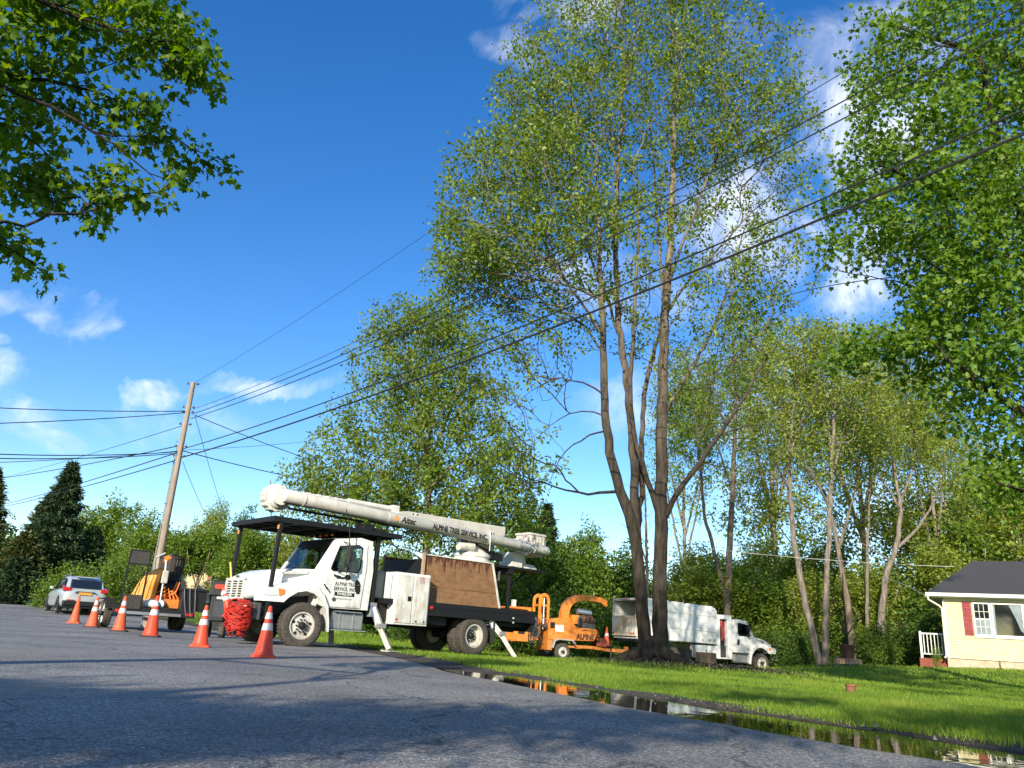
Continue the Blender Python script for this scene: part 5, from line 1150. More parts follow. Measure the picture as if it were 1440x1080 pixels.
# ================================================================== bucket truck
BT_O = np.array([-5.16, 19.71, -.05]); BT_YAW = math.radians(-139.46)
bt = pose(BT_O, BT_YAW, 'white bucket truck with folded boom, black brush guard and stained plywood sides', 'bucket_truck', 'truck')
bd = m2_front(bt)
for (x, y, s) in ((.05, 1.06, 1), (.05, -1.06, -1)): wheel(bt, x, y, s, .5, .28, 'front', steer=math.radians(-4))
for (x, y, s, dsh) in ((-5.02, 1.05, 1, 'rear'), (-5.02, .73, 1, 'rear'), (-5.02, -1.05, -1, 'rear'), (-5.02, -.73, -1, 'rear')): wheel(bt, x, y, s, .5, .27, dsh)
g = Geo()
for y in (-.42, .42): g.box(-7.05, 1.05, y-.04, y+.04, .66, .90)
g.lathe([(.05, -.95), (.05, .95)], c=(.05, 0, .5), axis='y', n=10); g.lathe([(.10, -.65), (.10, .65)], c=(-5.02, 0, .5), axis='y', n=12); g.lathe([(0, -.18), (.2, -.12), (.24, 0), (.2, .12), (0, .18)], c=(-5.02, 0, .5), axis='y', n=16)
for x in (-2.2, -3.2, -4.2, -6.2, -7.0): g.box(x-.05, x+.05, -.42, .42, .7, .86)
g.tube([(-1.6, 0, .72), (-5.0, 0, .6)], .06, 8); g.build('chassis', BLACK, bt)
g = Geo(); g.box(-7.2, -2.05, -1.2, 1.2, 1.14, 1.27); g.box(-7.2, -3.42, 1.14, 1.2, .93, 1.14); g.box(-7.2, -3.42, -1.2, -1.14, .93, 1.14); g.box(-7.2, -7.12, -1.14, 1.14, .70, 1.14); g.box(-4.2, -2.1, -.95, .95, .72, 1.14); g.box(-7.1, -5.9, -.9, .9, .80, 1.12)
bed = g.build('flatbed', BLACK, bt, bevel=.008)
for s in (-1, 1): Geo().box(-5.72, -5.68, s*.6, s*1.18, .35, 1.1).build('mud_flap', RUBCLEAN, bt)
for x in (-3.50,):
    q = Geo(); q.lathe([(.045, 1.2), (.045, 1.235), (.02, 1.25), (0, 1.25)], c=(x, 0, 1.13), axis='y', n=14); q.build('side_lamp', REDL, bt, smooth=True)
for z in (1.02, .90): Geo().box(-6.38, -6.33, 1.2, 1.215, z, z+.04).build('reflector', REFL, bt)
# tool box
g = Geo(); g.box(-3.37, -2.32, .72, 1.24, .66, 1.93); tb = g.build('tool_box', WHITE, bt, bevel=.012)
for (a, b) in ((-2.84, -2.37), (-3.33, -2.885)):
    q = Geo(); q.box(a, b, 1.238, 1.262, .71, 1.88); dp = q.build('box_door', WHITE2, tb, bevel=.008)
q = Geo(); q.box(-2.81, -2.70, 1.26, 1.272, 1.24, 1.36); q.build('latch', BLACK, tb, bevel=.006)
q = Geo(); q.box(-3.18, -3.02, 1.262, 1.268, 1.70, 1.86); q.build('warning_sticker', mat('sticker', (.30, .06, .05), .5, var=.6, vscale=30, col2=(.6, .6, .58)), tb)
q = Geo(); q.lathe([(.03, 1.24), (.03, 1.27), (0, 1.27)], c=(-2.42, 0, .78), axis='y', n=12); q.build('box_reflector', REDL, tb)
q = Geo(); [q.lathe([(.022, 1.262), (.022, 1.275), (0, 1.275)], c=(x, 0, .765), axis='y', n=10) for x in (-3.00, -3.25)]; q.build('box_fastener', BLACK, tb)
q = Geo(); q.tube([(-2.30, 1.12, 1.15), (-2.22, 1.12, 1.15), (-2.22, 1.12, 1.86), (-2.30, 1.12, 1.86)], .014, 6); q.build('grab_rail', WHITE, tb)
q = Geo(); q.box(-3.1, -1.80, .15, .70, 1.27, 1.95); q.build('inner_locker', mat('grey_green_paint', (.12, .15, .15), .45, var=.2), bt, bevel=.015)
q = Geo(); q.box(-3.1, -1.85, -1.22, -.5, .7, 1.93); q.build('far_tool_box', WHITE, bt, bevel=.012)
# plywood chip box
top_y, bot_y = .86, .92
for nm_, s in (('plywood_side', 1), ('plywood_side', -1)):
    for (za, zb, xa, xb) in ((1.28, 1.665, -6.02, -5.905), (1.675, 2.47, -5.90, -5.66)):
        q = Geo(); q.prism([(-3.32, za), (-3.32, zb), (xb, zb), (xa, za)], s*.88, s*.912); q.build('plywood_sheet', PLY, bt, bevel=.003)
Geo().box(-3.31, -3.28, -.88, .88, 1.28, 2.36).build('headboard', BLACK, bt)
PT_M = mat('pale_timber', (.42, .28, .17), .8, var=.4, vscale=9)
for s in (-1, 1): Geo().beam((-3.30, s*.95, 1.27), (-3.30, s*.95, 2.52), .07, .07).build('corner_post', PT_M, bt)
q = Geo(); q.beam((-5.70, .925, 2.48), (-6.06, .925, 1.27), .035, .05); q.beam((-3.30, .925, 2.485), (-5.68, .925, 2.485), .03, .03); q.build('edge_trim', WHITE2, bt)
# brush guard / canopy
g = Geo(); g.box(-2.40, 1.12, -1.2, 1.2, 2.845, 2.86); cpy = g.build('canopy', BLACK, bt)
g = Geo()
for y in (-1.17, 1.17): g.box(-2.40, 1.12, y-.03, y+.03, 2.75, 2.843)
for x in (1.09, .45, -.2, -.85, -1.5, -2.37): g.box(x-.025, x+.025, -1.14, 1.14, 2.76, 2.843)
for y in (-.6, 0, .6): g.box(-2.37, 1.09, y-.02, y+.02, 2.79, 2.842)
g.build('canopy_frame', BLACK, cpy)
for y in (-1.12, 1.12):
    q = Geo(); q.beam((.94, y, .60), (.90, y, 2.76), .085, .085); pp = q.build('guard_post', BLACK, bt, bevel=.008)
    q = Geo(); q.box(.92, .965, y-.035, y+.035, 2.58, 2.68); q.build('marker_lamp', AMBL, pp, bevel=.01)
    q = Geo(); q.beam((-1.83, y*.88, 1.0), (-1.83, y*.88, 2.76), .10, .10); q.build('rear_post', BLACK, bt, bevel=.008)
q = Geo(); [q.box(-.74+.0*k, -.70, y-.04, y+.04, 2.66, 2.70) for k, y in enumerate((-.6, -.3, 0, .3, .6))]; q.build('roof_marker', AMBL, bt)
# outriggers
for (x0, z0, x1, nm) in ((-1.86, 1.02, -2.20, 0), (-5.60, .95, -6.30, 1)):
    for s in (1, -1):
        q = Geo(); zf = .05 if nm == 0 else -.03
        q.beam((x0-.02, s*1.02, z0), ((x0+x1)/2, s*1.20, .55), .16, .15); q.beam(((x0+x1)/2+.03, s*1.185, .60), (x1, s*1.42, zf+.03), .13, .12); og = q.build('outrigger', WHITE2, bt, bevel=.012)
        q = Geo(); q.box(x1-.17, x1+.15, s*1.42-.15, s*1.42+.15, zf-.03, zf); q.build('foot_plate', WHITE2, og, bevel=.008)
        q = Geo(); q.box((x0+x1)/2-.10, (x0+x1)/2+.12, s*1.20-.10, s*1.20+.10, .55, .66); q.build('outrigger_collar', GREY, og, bevel=.01); Geo().box(x0-.10, x0+.08, s*.95-.1, s*.95+.1, .8, 1.14).build('outrigger_bracket', GREY, og, bevel=.01)
        q = Geo(); q.tube([(x0+.08, s*1.03, 1.10), (x0-.04, s*1.12, .70)], .035, 8); q.tube([(x0-.04, s*1.12, .70), ((x0+x1)/2, s*1.24, .5)], .018, 8); q.build('ram', CHROME, og)
# turret and booms
g = Geo(); g.lathe([(.34, 1.27), (.34, 2.40), (.0, 2.40)], c=(-5.7, 0, 0), n=24); g.build('pedestal', DGREY, bt, smooth=True)
g = Geo(); g.lathe([(0, 2.50), (.58, 2.50), (.60, 2.54), (.60, 2.58), (.52, 2.60), (.52, 2.66), (.56, 2.68), (.56, 2.74), (.48, 2.80), (0, 2.80)], c=(-5.65, 0, 0), n=28); tu = g.build('turntable', WHITE2, bt, smooth=True)
q = Geo(); q.box(-6.30, -5.35, -.28, -.20, 2.80, 3.45); q.box(-6.30, -5.35, .16, .24, 2.80, 3.12); q.tube([(-5.2, .1, 2.86), (-6.2, .1, 3.0)], .09, 10); q.tube([(-5.45, .3, 2.95), (-4.9, .3, 2.9)], .12, 10); q.build('turret_cheek', WHITE2, tu, bevel=.01)
q = Geo(); [q.tube([(-5.0-.12*k, .28, 2.85), (-5.2-.1*k, .36, 2.98+.03*k), (-5.6, .3, 3.02), (-6.0-.1*k, .3, 2.85), (-6.2, .2, 2.7)], .018, 6) for k in range(5)]; q.box(-6.6, -6.1, .1, .3, 2.66, 2.86); q.build('hose', BLACK, tu)
g = Geo(); g.prism([(-2.85, 3.28), (-2.85, 3.60), (-3.2, 3.66), (-6.76, 3.69), (-6.76, 3.46), (-6.6, 3.26), (-6.4, 3.20), (-3.2, 3.22)], -.17, .17); lb = g.build('lower_boom', FIBRE, bt, bevel=.02)
q = Geo(); q.tube([(-2.9, 0, 3.46), (.45, 0, 3.46)], .13, 18); q.build('boom_insert', FIBRE, lb, smooth=True)
q = Geo(); q.tube([(-2.75, .05, 3.66), (-1.35, .05, 3.665)], .075, 14); q.tube([(-1.35, .05, 3.665), (-.15, .05, 3.66)], .035, 10); q.box(-2.90, -2.70, -.05, .15, 3.55, 3.76); q.build('boom_cylinder', WHITE2, lb, smooth=True)
q = Geo(); [q.box(x-.05, x+.05, -.06, .10, 3.60, 3.70) for x in (-.2, -.5, -.75, -1.0)]; q.build('hose_clamp', WHITE2, lb, bevel=.01)
q = Geo(); [q.lathe([(.022, .165), (.022, .178), (0, .178)], c=(x, 0, z), axis='y', n=10) for x, z in ((-3.35, 3.60), (-3.5, 3.60), (-6.2, 3.44), (-6.3, 3.44))]; q.build('boom_bolt', BLACK, lb)
ax0, ax1 = np.array([.60, .42, 3.47]), np.array([-8.30, .42, 3.125])
g = Geo(); g.tube([ax0+(ax1-ax0)*t_ for t_ in (0, .004, .45, .452, .90, .902, .992, 1.0)], [.150, .165, .165, .158, .158, .150, .150, .135], 32); ub = g.build('upper_boom', FIBRE, bt, smooth=True)
q = Geo()
for x, r in ((.10, .180), (-2.35, .168), (-5.85, .166), (-7.55, .168), (-7.68, .17)):
    t_ = (.6-x)/8.9; c = ax0+(ax1-ax0)*t_; d_ = unit(ax1-ax0)*.018; q.tube([c-d_, c+d_], r, 32)
q.build('boom_band', WHITE2, ub, smooth=True)
g = Geo()   # elbow: scalloped chain wheel and hub
sc = []
for k in range(56):
    a = 2*math.pi*k/56; r = .32+.030*abs(math.sin(a*7)); sc.append((.62+r*math.cos(a), 3.44+r*math.sin(a)))
g.prism(sc, -.16, .12); g.lathe([(0, -.20), (.27, -.20), (.27, .16), (.23, .20), (.20, .22), (.20, .34), (0, .34)], c=(.62, 0, 3.44), axis='y', n=28); el_ = g.build('boom_elbow', WHITE2, ub, bevel=.012, smooth=False)
q = Geo(); q.tube([(.40, .30, 3.20), (-1.75, .30, 3.16)], .03, 8); q.beam((-1.6, .28, 3.20), (-1.6, .28, 2.86), .12, .06); q.beam((-1.9, .28, 3.27), (-2.9, .28, 3.22), .05, .16); q.build('boom_rest_rod', BLACK, ub)
q = Geo(); q.tube([(-5.83, .55, 3.45), (-5.83, .60, 3.25), (-5.86, .55, 2.86)], .012, 6); q.tube([(-7.62, .56, 3.30), (-7.64, .58, 3.1), (-7.7, .45, 2.97)], .012, 6); q.build('tie_strap', WHITE, ub)
q = Geo(); q.tube([(-.80, 1.0, 3.30), (-.79, 1.30, 2.85), (-.78, 1.42, 2.3), (-.76, 1.46, 1.72)], .012, 6); q.tube([(-.77, 1.45, 2.35), (-.76, 1.46, 1.95)], .026, 6); q.build('hanging_strap', BLACK, ub)
q = Geo(); q.box(-1.95, -1.65, .1, .5, 2.87, 3.10); q.tube([(-1.7, .3, 3.0), (-2.2, .4, 2.98), (-2.6, .3, 2.92)], .05, 8); q.build('boom_saddle', BLACK, ub, bevel=.02)
# lettering on the boom and the door
bdir = (ax1-ax0)/np.linalg.norm(ax1-ax0); upb = Vector((0, 0, 1))-Vector(bdir)*Vector(bdir).z
def on_boom(x, r, dz=0): t_ = (.6-x)/8.9; c = ax0+(ax1-ax0)*t_; return (c[0], c[1]+r, c[2]+dz)
place_text('lettering', 'ALPINE TREE SERVICE, INC.', .205, on_boom(-4.75, .1685), bdir, upb, INK, ub, bend=.1685, bold=.007, xscale=.80)
place_text('lettering', 'Altec', .235, on_boom(-2.95, .1715), bdir, upb, INK, ub, bend=.1715, bold=.006, shear=.25, xscale=.9)
q = Geo(); q.lathe([(.075, .0), (.075, .004), (0, .004)], c=on_boom(-2.56, .163), axis='y', n=20); q.build('logo', mat('logo_orange', (.62, .30, .10), .5), ub)
XD, ZD = (-1, 0, 0), (0, 0, 1); d1 = bd[1]
place_text('lettering', 'ALPINE TREE', .115, (-.98, 1.1105, 1.50), XD, ZD, INK, d1, xscale=.80, spacing=1.1, bold=.004)
place_text('lettering', 'SERVICE, INC.', .115, (-.98, 1.1105, 1.385), XD, ZD, INK, d1, xscale=.80, spacing=1.1, bold=.004)
q = Geo(); q.box(-1.25, -.71, 1.107, 1.1115, 1.225, 1.315); q.build('phone_panel', INK, d1)
place_text('lettering', '914-962-5391', .088, (-.98, 1.113, 1.272), XD, ZD, WINK, d1, xscale=.82, bold=.002)
place_text('lettering', 'www.alpinetree.com', .055, (-.97, 1.1105, 1.165), XD, ZD, INK, d1)
place_text('lettering', 'USDOT 1037265', .045, (-1.2, 1.1105, .99), XD, ZD, GREY, d1)
q = Geo()
for pts in ([(-.62, 1.72), (-.70, 1.70), (-.80, 1.69), (-.86, 1.66), (-.93, 1.68), (-.96, 1.73), (-1.0, 1.74), (-1.04, 1.72), (-1.08, 1.71), (-1.10, 1.66), (-1.08, 1.62), (-1.04, 1.60), (-1.02, 1.62), (-1.0, 1.585), (-.97, 1.60), (-.95, 1.63), (-.88, 1.61), (-.80, 1.62), (-.74, 1.61), (-.69, 1.65), (-.64, 1.66)],):
    q.prism(pts, 1.107, 1.1105)
q.build('logo', INK, d1)
q = Geo(); [q.prism([(-.45, 1.33), (-.47, 1.35), (-.36, 1.47), (-.34, 1.45)], 1.19, 1.21) for _ in (0,)]; q.build('hood_latch', BLACK, bt)
q = Geo(); q.box(-.13, .13, -.006, .006, .66, .86, Matrix.Translation((1.358, .83, 0)) @ Matrix.Rotation(math.atan2(.965, -.26), 4, 'Z')); q.build('license_plate', mat('plate', (.70, .66, .62), .4, var=.5, vscale=9, col2=(.60, .10, .07)), bt)
Geo().tube([(1.10, -.72, 1.45), (1.16, -.80, 1.86)], .022, 8).build('fender_marker', mat('yellow_marker', (.75, .48, .05), .5), bt)
# fibreglass work bucket and its rest
g = Geo(); secs = []
for z, w in ((2.98, .30), (3.02, .33), (3.60, .36), (3.62, .39), (3.68, .39)): secs.append([(a-8.22, b-.28, z) for a, b in rrect(2*w, 2*w*.95, .07, 3)])
g.loft(secs)
bk = g.build('bucket', FIBRE, bt, smooth=True)
q = Geo(); [q.box(-8.60, -8.585, -.55+.13*k, -.50+.13*k, 3.06, 3.58) for k in range(5)]; [q.box(-8.5+.13*k, -8.45+.13*k, .055, .07, 3.06, 3.58) for k in range(5)]; q.build('bucket_rib', FIBRE, bk, bevel=.006)
q = Geo(); q.prism([(-7.20, 2.58), (-7.20, 3.0), (-7.55, 3.04), (-7.66, 2.98), (-7.62, 2.56)], -.55, .05); q.prism([(-7.62, 2.56), (-7.66, 3.0), (-7.78, 3.0), (-7.86, 2.72), (-8.2, 2.70), (-8.34, 2.62), (-8.34, 2.56)], -.50, -.05); q.prism([(-7.35, 3.3), (-7.5, 3.45), (-7.8, 3.52), (-7.8, 3.2), (-7.5, 3.2)], -.5, .1); q.build('bucket_mount', WHITE2, bk, bevel=.015)
q = Geo(); q.box(-7.78, -7.74, -.12, .10, 3.38, 3.58); q.build('bucket_sticker', mat('sticker_red', (.5, .15, .12), .5, var=.5, vscale=30, col2=(.55, .55, .5)), bk)
g = Geo(); g.beam((-6.9, .3, 1.27), (-6.9, .3, 2.5), .09, .09); g.beam((-6.9, -.5, 1.27), (-6.9, -.5, 2.5), .09, .09); g.beam((-6.3, .5, 1.27), (-6.6, .2, 2.55), .07, .07); g.box(-8.3, -6.2, -.62, .42, 2.46, 2.53); g.box(-7.0, -6.8, -.6, .4, 2.3, 2.46); g.beam((-6.9, .3, 1.9), (-7.9, -.1, 2.46), .06, .06)
g.build('bucket_rest', BLACK, bt, bevel=.006)

# ================================================================== chip truck
CT_O = np.array([13.7, 45.11, -.56]); CT_YAW = math.radians(21.7)
ct = pose(CT_O, CT_YAW, 'white chip dump truck with open side locker facing right behind the maple', 'chip_truck', 'truck')
m2_front(ct)
for y, s in ((1.06, 1), (-1.06, -1)): wheel(ct, .13, y, s, .47, .27, 'front')
for y, s in ((1.05, 1), (.73, 1), (-1.05, -1), (-.73, -1)): wheel(ct, -5.45, y, s, .5, .26, 'rear')
g = Geo(); [g.box(-7.4, 1.0, y-.04, y+.04, .62, .88) for y in (-.4, .4)]; g.lathe([(.08, -1), (.08, 1)], c=(-5.45, 0, .5), axis='y', n=10); g.box(-4.9, -4.2, -1.0, 1.0, .45, .95); g.build('chassis', BLACK, ct)
g = Geo(); H1 = 3.14; prf = [(-2.74, 1.28), (-2.74, 2.98), (-2.86, 3.12), (-7.30, 3.30), (-7.62, 3.30), (-7.62, 1.38)]
for s in (-1, 1): g.prism(prf, s*1.15, s*1.2)
g.prism([(-2.86, 3.06), (-2.86, 3.12), (-7.62, 3.30), (-7.62, 3.24)], -1.149, 1.149); g.box(-2.79, -2.74, -1.149, 1.149, 1.28, 2.98); g.box(-7.6, -2.8, -1.149, 1.149, 1.30, 1.40)
cb = g.build('chip_box', WHITE, ct, bevel=.02)
for k, zc in enumerate((1.88, 2.66)):
    q = Geo(); [q.prism([(-2.76, zc), (-2.76, zc+.035), (-7.6, zc+.035+.10), (-7.6, zc+.10)], s*1.2, s*1.225) for s in (-1, 1)]; q.build('side_rail', WHITE2, cb, bevel=.006)
q = Geo(); [q.box(x-.02, x+.02, -1.222, -1.2, 1.36, 3.05) for x in (-4.3, -5.9)]; q.build('box_rib', WHITE, cb, bevel=.006)
q = Geo(); [q.prism([(x, 3.13+(-2.86-x)*.038), (x, 3.18+(-2.86-x)*.038), (x-.75, 3.20+(-2.86-x)*.038), (x-.75, 3.15+(-2.86-x)*.038)], -1.19, -1.12) for x in (-3.0, -3.9, -4.8, -5.7, -6.6)]; q.build('top_panel', WHITE, cb)
q = Geo(); q.box(-7.70, -7.62, -1.18, 1.18, 1.42, 2.42); tg = q.build('tailgate', mat('rusty_white_paint', (.70, .68, .62), .45, var=.3, vscale=1.6, col2=(.62, .40, .20), detail=9), cb, bevel=.015)
q = Geo(); [q.box(-7.715, -7.70, y, y+.03, 1.66, 2.25) for y in (-.9, -.35, .2, .75)]; q.box(-7.715, -7.70, -1.1, 1.1, 1.60, 1.63); q.build('tailgate_rib', WHITE2, tg)
q = Geo(); q.box(-7.68, -7.62, -1.2, -1.08, 2.42, 3.30); q.box(-7.68, -7.62, 1.08, 1.2, 2.42, 3.30); q.box(-7.68, -7.62, -1.08, 1.08, 3.18, 3.30); q.build('rear_frame', WHITE2, cb, bevel=.01)
q = Geo(); [q.box(-7.70, -7.68, y-.06, y+.06, 3.22, 3.27) for y in (-.5, -.25, 0, .25, .5)]; [q.box(-7.71, -7.69, y-.07, y+.07, 1.50, 1.58) for y in (-1.0, 1.0, -.75)]; q.build('tail_light', REDL, cb)
q = Geo(); q.box(-7.55, -2.85, -1.1, 1.1, 1.405, 2.1); q.build('chip_load', mat('wood_chip_load', (.16, .11, .07), .95, var=.6, vscale=20, bump=1), cb)
q = Geo(); [q.box(x, x+.10, -1.206, -1.2, 1.40, 1.52) for x in (-3.25, -2.95, -3.7)]; q.build('box_sticker', mat('sticker_dark', (.35, .12, .10), .5, var=.5, vscale=30, col2=(.4, .4, .38)), cb)
# locker behind the cab, open towards the camera
g = Geo(); g.box(-2.72, -1.80, -.9, 1.15, .58, 2.80); g.box(-2.72, -2.55, -1.2, -.9, .58, 2.80); g.box(-2.06, -1.80, -1.2, -.9, .58, 2.80); g.box(-2.55, -2.06, -1.2, -.9, 2.58, 2.80); g.box(-2.55, -2.06, -1.2, -.9, .58, .66)
g.box(-4.15, -2.74, -1.2, -.75, .58, 1.20); g.box(-4.15, -2.74, .75, 1.2, .58, 1.20)
lk = g.build('side_locker', WHITE, ct, bevel=.012)
q = Geo(); q.box(-2.548, -2.062, -.912, -.902, .67, 2.57); q.build('locker_interior', BLACK, lk)
q = Geo(); q.box(-2.07, -1.98, -1.95, -1.2, .60, 2.78)
q = Geo(); q.tube([(-2.35, -1.05, 2.5), (-2.33, -1.07, 1.5)], .07, 8); q.tube([(-2.2, -1.05, 2.45), (-2.22, -1.06, 1.6)], .05, 8); q.build('hanging_gear', mat('red_gear', (.45, .06, .05), .8, var=.4), lk)
q = Geo(); q.box(-2.5, -2.12, -1.12, -.93, .68, 1.25); q.build('stored_saw', DGREY, lk, bevel=.04)
place_text('lettering', '2', .26, (-3.45, -1.2045, .88), (1, 0, 0), (0, 0, 1), INK, lk, bold=.01)
g = Geo(); g.box(-7.7, -7.5, -.5, .5, .45, .75); g.box(-7.9, -7.6, -.08, .08, .45, .6); g.box(-7.62, -7.5, -1.1, 1.1, 1.16, 1.3); g.build('hitch', BLACK, ct)

# ================================================================== wood chipper
WC_O = np.array([2.74, 38.46, -.40]); WC_YAW = math.radians(17.5)
wc = pose(WC_O, WC_YAW, 'orange wood chipper trailer hitched behind the white chip truck', 'wood_chipper', 'chipper')
for y, s in ((-.92, -1), (.92, 1)): wheel(wc, .02, y, s, .36, .22, 'front', rr=.55)
g = Geo(); g.prism([(-.62, .85), (-.62, 1.58), (-.36, 1.80), (.05, 1.84), (.62, 1.62), (.80, 1.45), (1.76, 1.45), (1.82, 1.20), (1.66, .90), (.5, .86)], -.80, .80); body = g.build('body', ORANGE, wc, bevel=.03)
q = Geo(); q.box(-.30, .12, -.815, -.80, 1.22, 1.52); q.build('data_plate', mat('white_decal', (.72, .68, .6), .5, var=.2), body)
q = Geo(); q.box(-.56, -.34, -.815, -.80, 1.36, 1.62); q.box(.86, 1.0, -.81, -.80, 1.5, 1.9); q.build('vent', BLACK, body)
place_text('lettering', 'ALPINE', .33, (1.20, -.812, 1.05), (1, 0, 0), (0, 0, 1), INK, body, bold=.012, xscale=.82)
q = Geo(); q.tube([(.98, -.81, 1.30), (1.12, -.81, 1.36), (1.28, -.81, 1.37), (1.44, -.81, 1.32)], [.004, .02, .022, .004], 6); q.build('logo', INK, body)
q = Geo(); q.prism([(-.62, .40), (-.62, .86), (-.40, .86), (-.40, .40)], -.75, .75); q.box(-.5, 1.7, -.6, -.5, .55, .68); q.box(-.5, 1.7, .5, .6, .55, .68); q.build('frame', ORANGE, wc, bevel=.01)
for s in (-1, 1):
    q = Geo(); q.prism([(-.48, .50), (-.40, .84), (-.20, .92), (.50, .90), (.66, .72), (.62, .70), (.46, .85), (-.18, .87), (-.36, .80), (-.44, .50)], s*.80, s*1.06); q.build('mudguard', mat('grey_guard', (.35, .34, .33), .5, var=.3), wc, bevel=.008)
g = Geo()   # infeed hopper with feed table
g.prism([(-1.05, .80), (-1.05, 1.70), (-1.60, 1.85), (-1.60, .74)], -.62, .62)
g.box(-2.30, -1.60, -.80, -.74, .70, 1.42); g.box(-2.30, -1.60, .74, .80, .70, 1.42); g.box(-2.36, -1.60, -.74, .74, .68, .76); g.prism([(-2.62, 2.12), (-2.62, 2.20), (-1.45, 2.20), (-1.45, 2.08)], -.7, .7)
g.box(-1.62, -1.50, -.80, .80, 1.42, 2.20)
hp = g.build('infeed_hopper', ORANGE, wc, bevel=.015)
q = Geo(); q.box(-2.10, -1.78, -.812, -.80, 1.02, 1.24); q.box(-1.46, -1.10, -.64, .64, .95, 1.62); q.build('hopper_opening', BLACK, hp)
q = Geo(); q.box(-2.34, -2.18, -.55, -.30, 2.20, 2.50); q.build('control_box', WHITE2, hp, bevel=.01)
g = Geo()   # feed-roller arch
ar = [(-1.02+0, 1.2), (-1.02, 2.62), (-.97, 2.78), (-.86, 2.88), (-.74, 2.90), (-.62, 2.86), (-.53, 2.75), (-.49, 2.60), (-.49, 1.2), (-.60, 1.2), (-.60, 2.58), (-.65, 2.69), (-.75, 2.74), (-.85, 2.71), (-.90, 2.60), (-.90, 1.2)]
g.prism(ar, -.46, -.34); g.prism(ar, .34, .46); g.box(-.98, -.52, -.34, .34, 2.3, 2.4); ra = g.build('roller_arch', ORANGE, wc, bevel=.012)
q = Geo(); q.tube([(-.755, -.40, 1.9), (-.755, -.40, 2.68)], .035, 8); q.tube([(-.755, -.40, 1.3), (-.755, -.40, 1.95)], .06, 8); q.build('ram', ALU, ra)
q = Geo(); rc = random.Random(4)
for k in range(16):
    x = -1.5+rc.random()*.9; z = 1.0+rc.random()*.9; q.tube([(x, -.66, z), (x+rc.uniform(-.15, .15), -.72, z-.25), (x+rc.uniform(-.3, .3), -.70, z-.45), (x+rc.uniform(-.3, .3), -.66, z-.30)], .016, 5)
q.lathe([(.11, -.70), (.11, -.60), (0, -.60)], c=(-1.25, 0, 1.75), axis='y', n=14); q.lathe([(0, -.72), (.09, -.72), (.09, -.60)], c=(-.80, 0, 1.45), axis='y', n=14); q.build('hydraulic_hose', DGREY, wc)
g = Geo()   # discharge chute, square tube curving up and forward
path = [(.42, 1.78), (.44, 2.12), (.52, 2.42), (.72, 2.66), (1.02, 2.80), (1.40, 2.85), (1.85, 2.84), (2.30, 2.80)]; hw = [.20, .19, .18, .17, .15, .13, .12, .12]; secs = []
for i, (x, z) in enumerate(path):
    a = np.array(path[min(i+1, 7)])-np.array(path[max(i-1, 0)]); a = a/np.linalg.norm(a); nx_, nz_ = -a[1], a[0]; h = hw[i]
    secs.append([(x+nx_*h, -h, z+nz_*h), (x+nx_*h, h, z+nz_*h), (x-nx_*h, h, z-nz_*h), (x-nx_*h, -h, z-nz_*h)])
g.loft(secs); g.prism([(2.28, 2.92), (2.60, 2.82), (2.58, 2.52), (2.50, 2.50), (2.30, 2.66)], -.13, .13); g.box(.2, .66, -.25, .25, 1.72, 1.86); g.box(.66, .98, -.55, -.2, 1.62, 2.02)
g.build('discharge_chute', ORANGE, wc, bevel=.01)
q = Geo(); q.tube([(.92, -.42, 2.20), (1.62, -.42, 2.14)], .13, 14); q.build('exhaust_muffler', ALU, wc, smooth=True)
q = Geo(); q.box(.90, 1.78, -.65, .65, 1.42, 1.92); q.tube([(.98, -.60, 1.86), (1.75, -.60, 1.80)], .15, 14); [q.tube([(1.05+.16*k, -.62, 1.86), (1.05+.16*k+.05, -.62, 1.86)], .165, 14) for k in range(4)]; q.build('engine', DGREY, wc, bevel=.02)
q = Geo(); [q.tube([(1.10+.2*k, -.62, 1.86), (1.17+.2*k, -.62, 1.855)], .175, 14) for k in range(3)]; q.build('engine_band', mat('rust_brown', (.22, .08, .03), .6), wc, smooth=True)
q = Geo(); q.prism([(1.82, .95), (1.78, 1.42), (1.95, 1.42), (2.0, .95)], -.6, .6); q.box(2.0, 2.5, -.35, .35, .68, 1.05); q.build('fuel_tank', mat('red_brown_tank', (.30, .06, .03), .5, var=.3), wc, bevel=.02)
q = Geo(); q.beam((1.0, -.10, .60), (3.72, 0, .52), .18, .16); q.beam((1.1, .5, .62), (2.7, .06, .58), .10, .14); q.beam((1.1, -.5, .62), (2.7, -.06, .58), .10, .14); q.box(3.62, 3.78, -.10, .10, .38, .74); q.build('drawbar', ORANGE, wc, bevel=.01)
q = Geo(); q.tube([(2.85, -.12, -.0), (2.85, -.12, .85)], .04, 8); q.lathe([(.13, -.0), (.13, .03), (0, .03)], c=(2.85, -.12, 0), n=12); q.build('jack_stand', DGREY, wc)

# ================================================================== parked car
CAR_O = P(50+370/12, 790+860/12, 37.5); cf = np.array([-.61, .79]); CAR_YAW = math.atan2(cf[1], cf[0])
SILV = mat('silver_blue_paint', (.50, .55, .56), .25, metal=.35, var=.05, coat=.6)
# local: x forward from the rear axle; rear wheel at x=0, near side y=+.78
left = np.array([-cf[1], cf[0]]); O2 = np.array([CAR_O[0], CAR_O[1]])-left*.80
cz = gz(O2[0], O2[1])+.02; cz = CAR_O[2]
car = pose((O2[0], O2[1], cz), CAR_YAW, 'silver-blue crossover car parked at the far roadside by the spruces', 'parked_car', 'car')
def lerp(a, b, t): return a+(b-a)*t
g = Geo(); secs = []
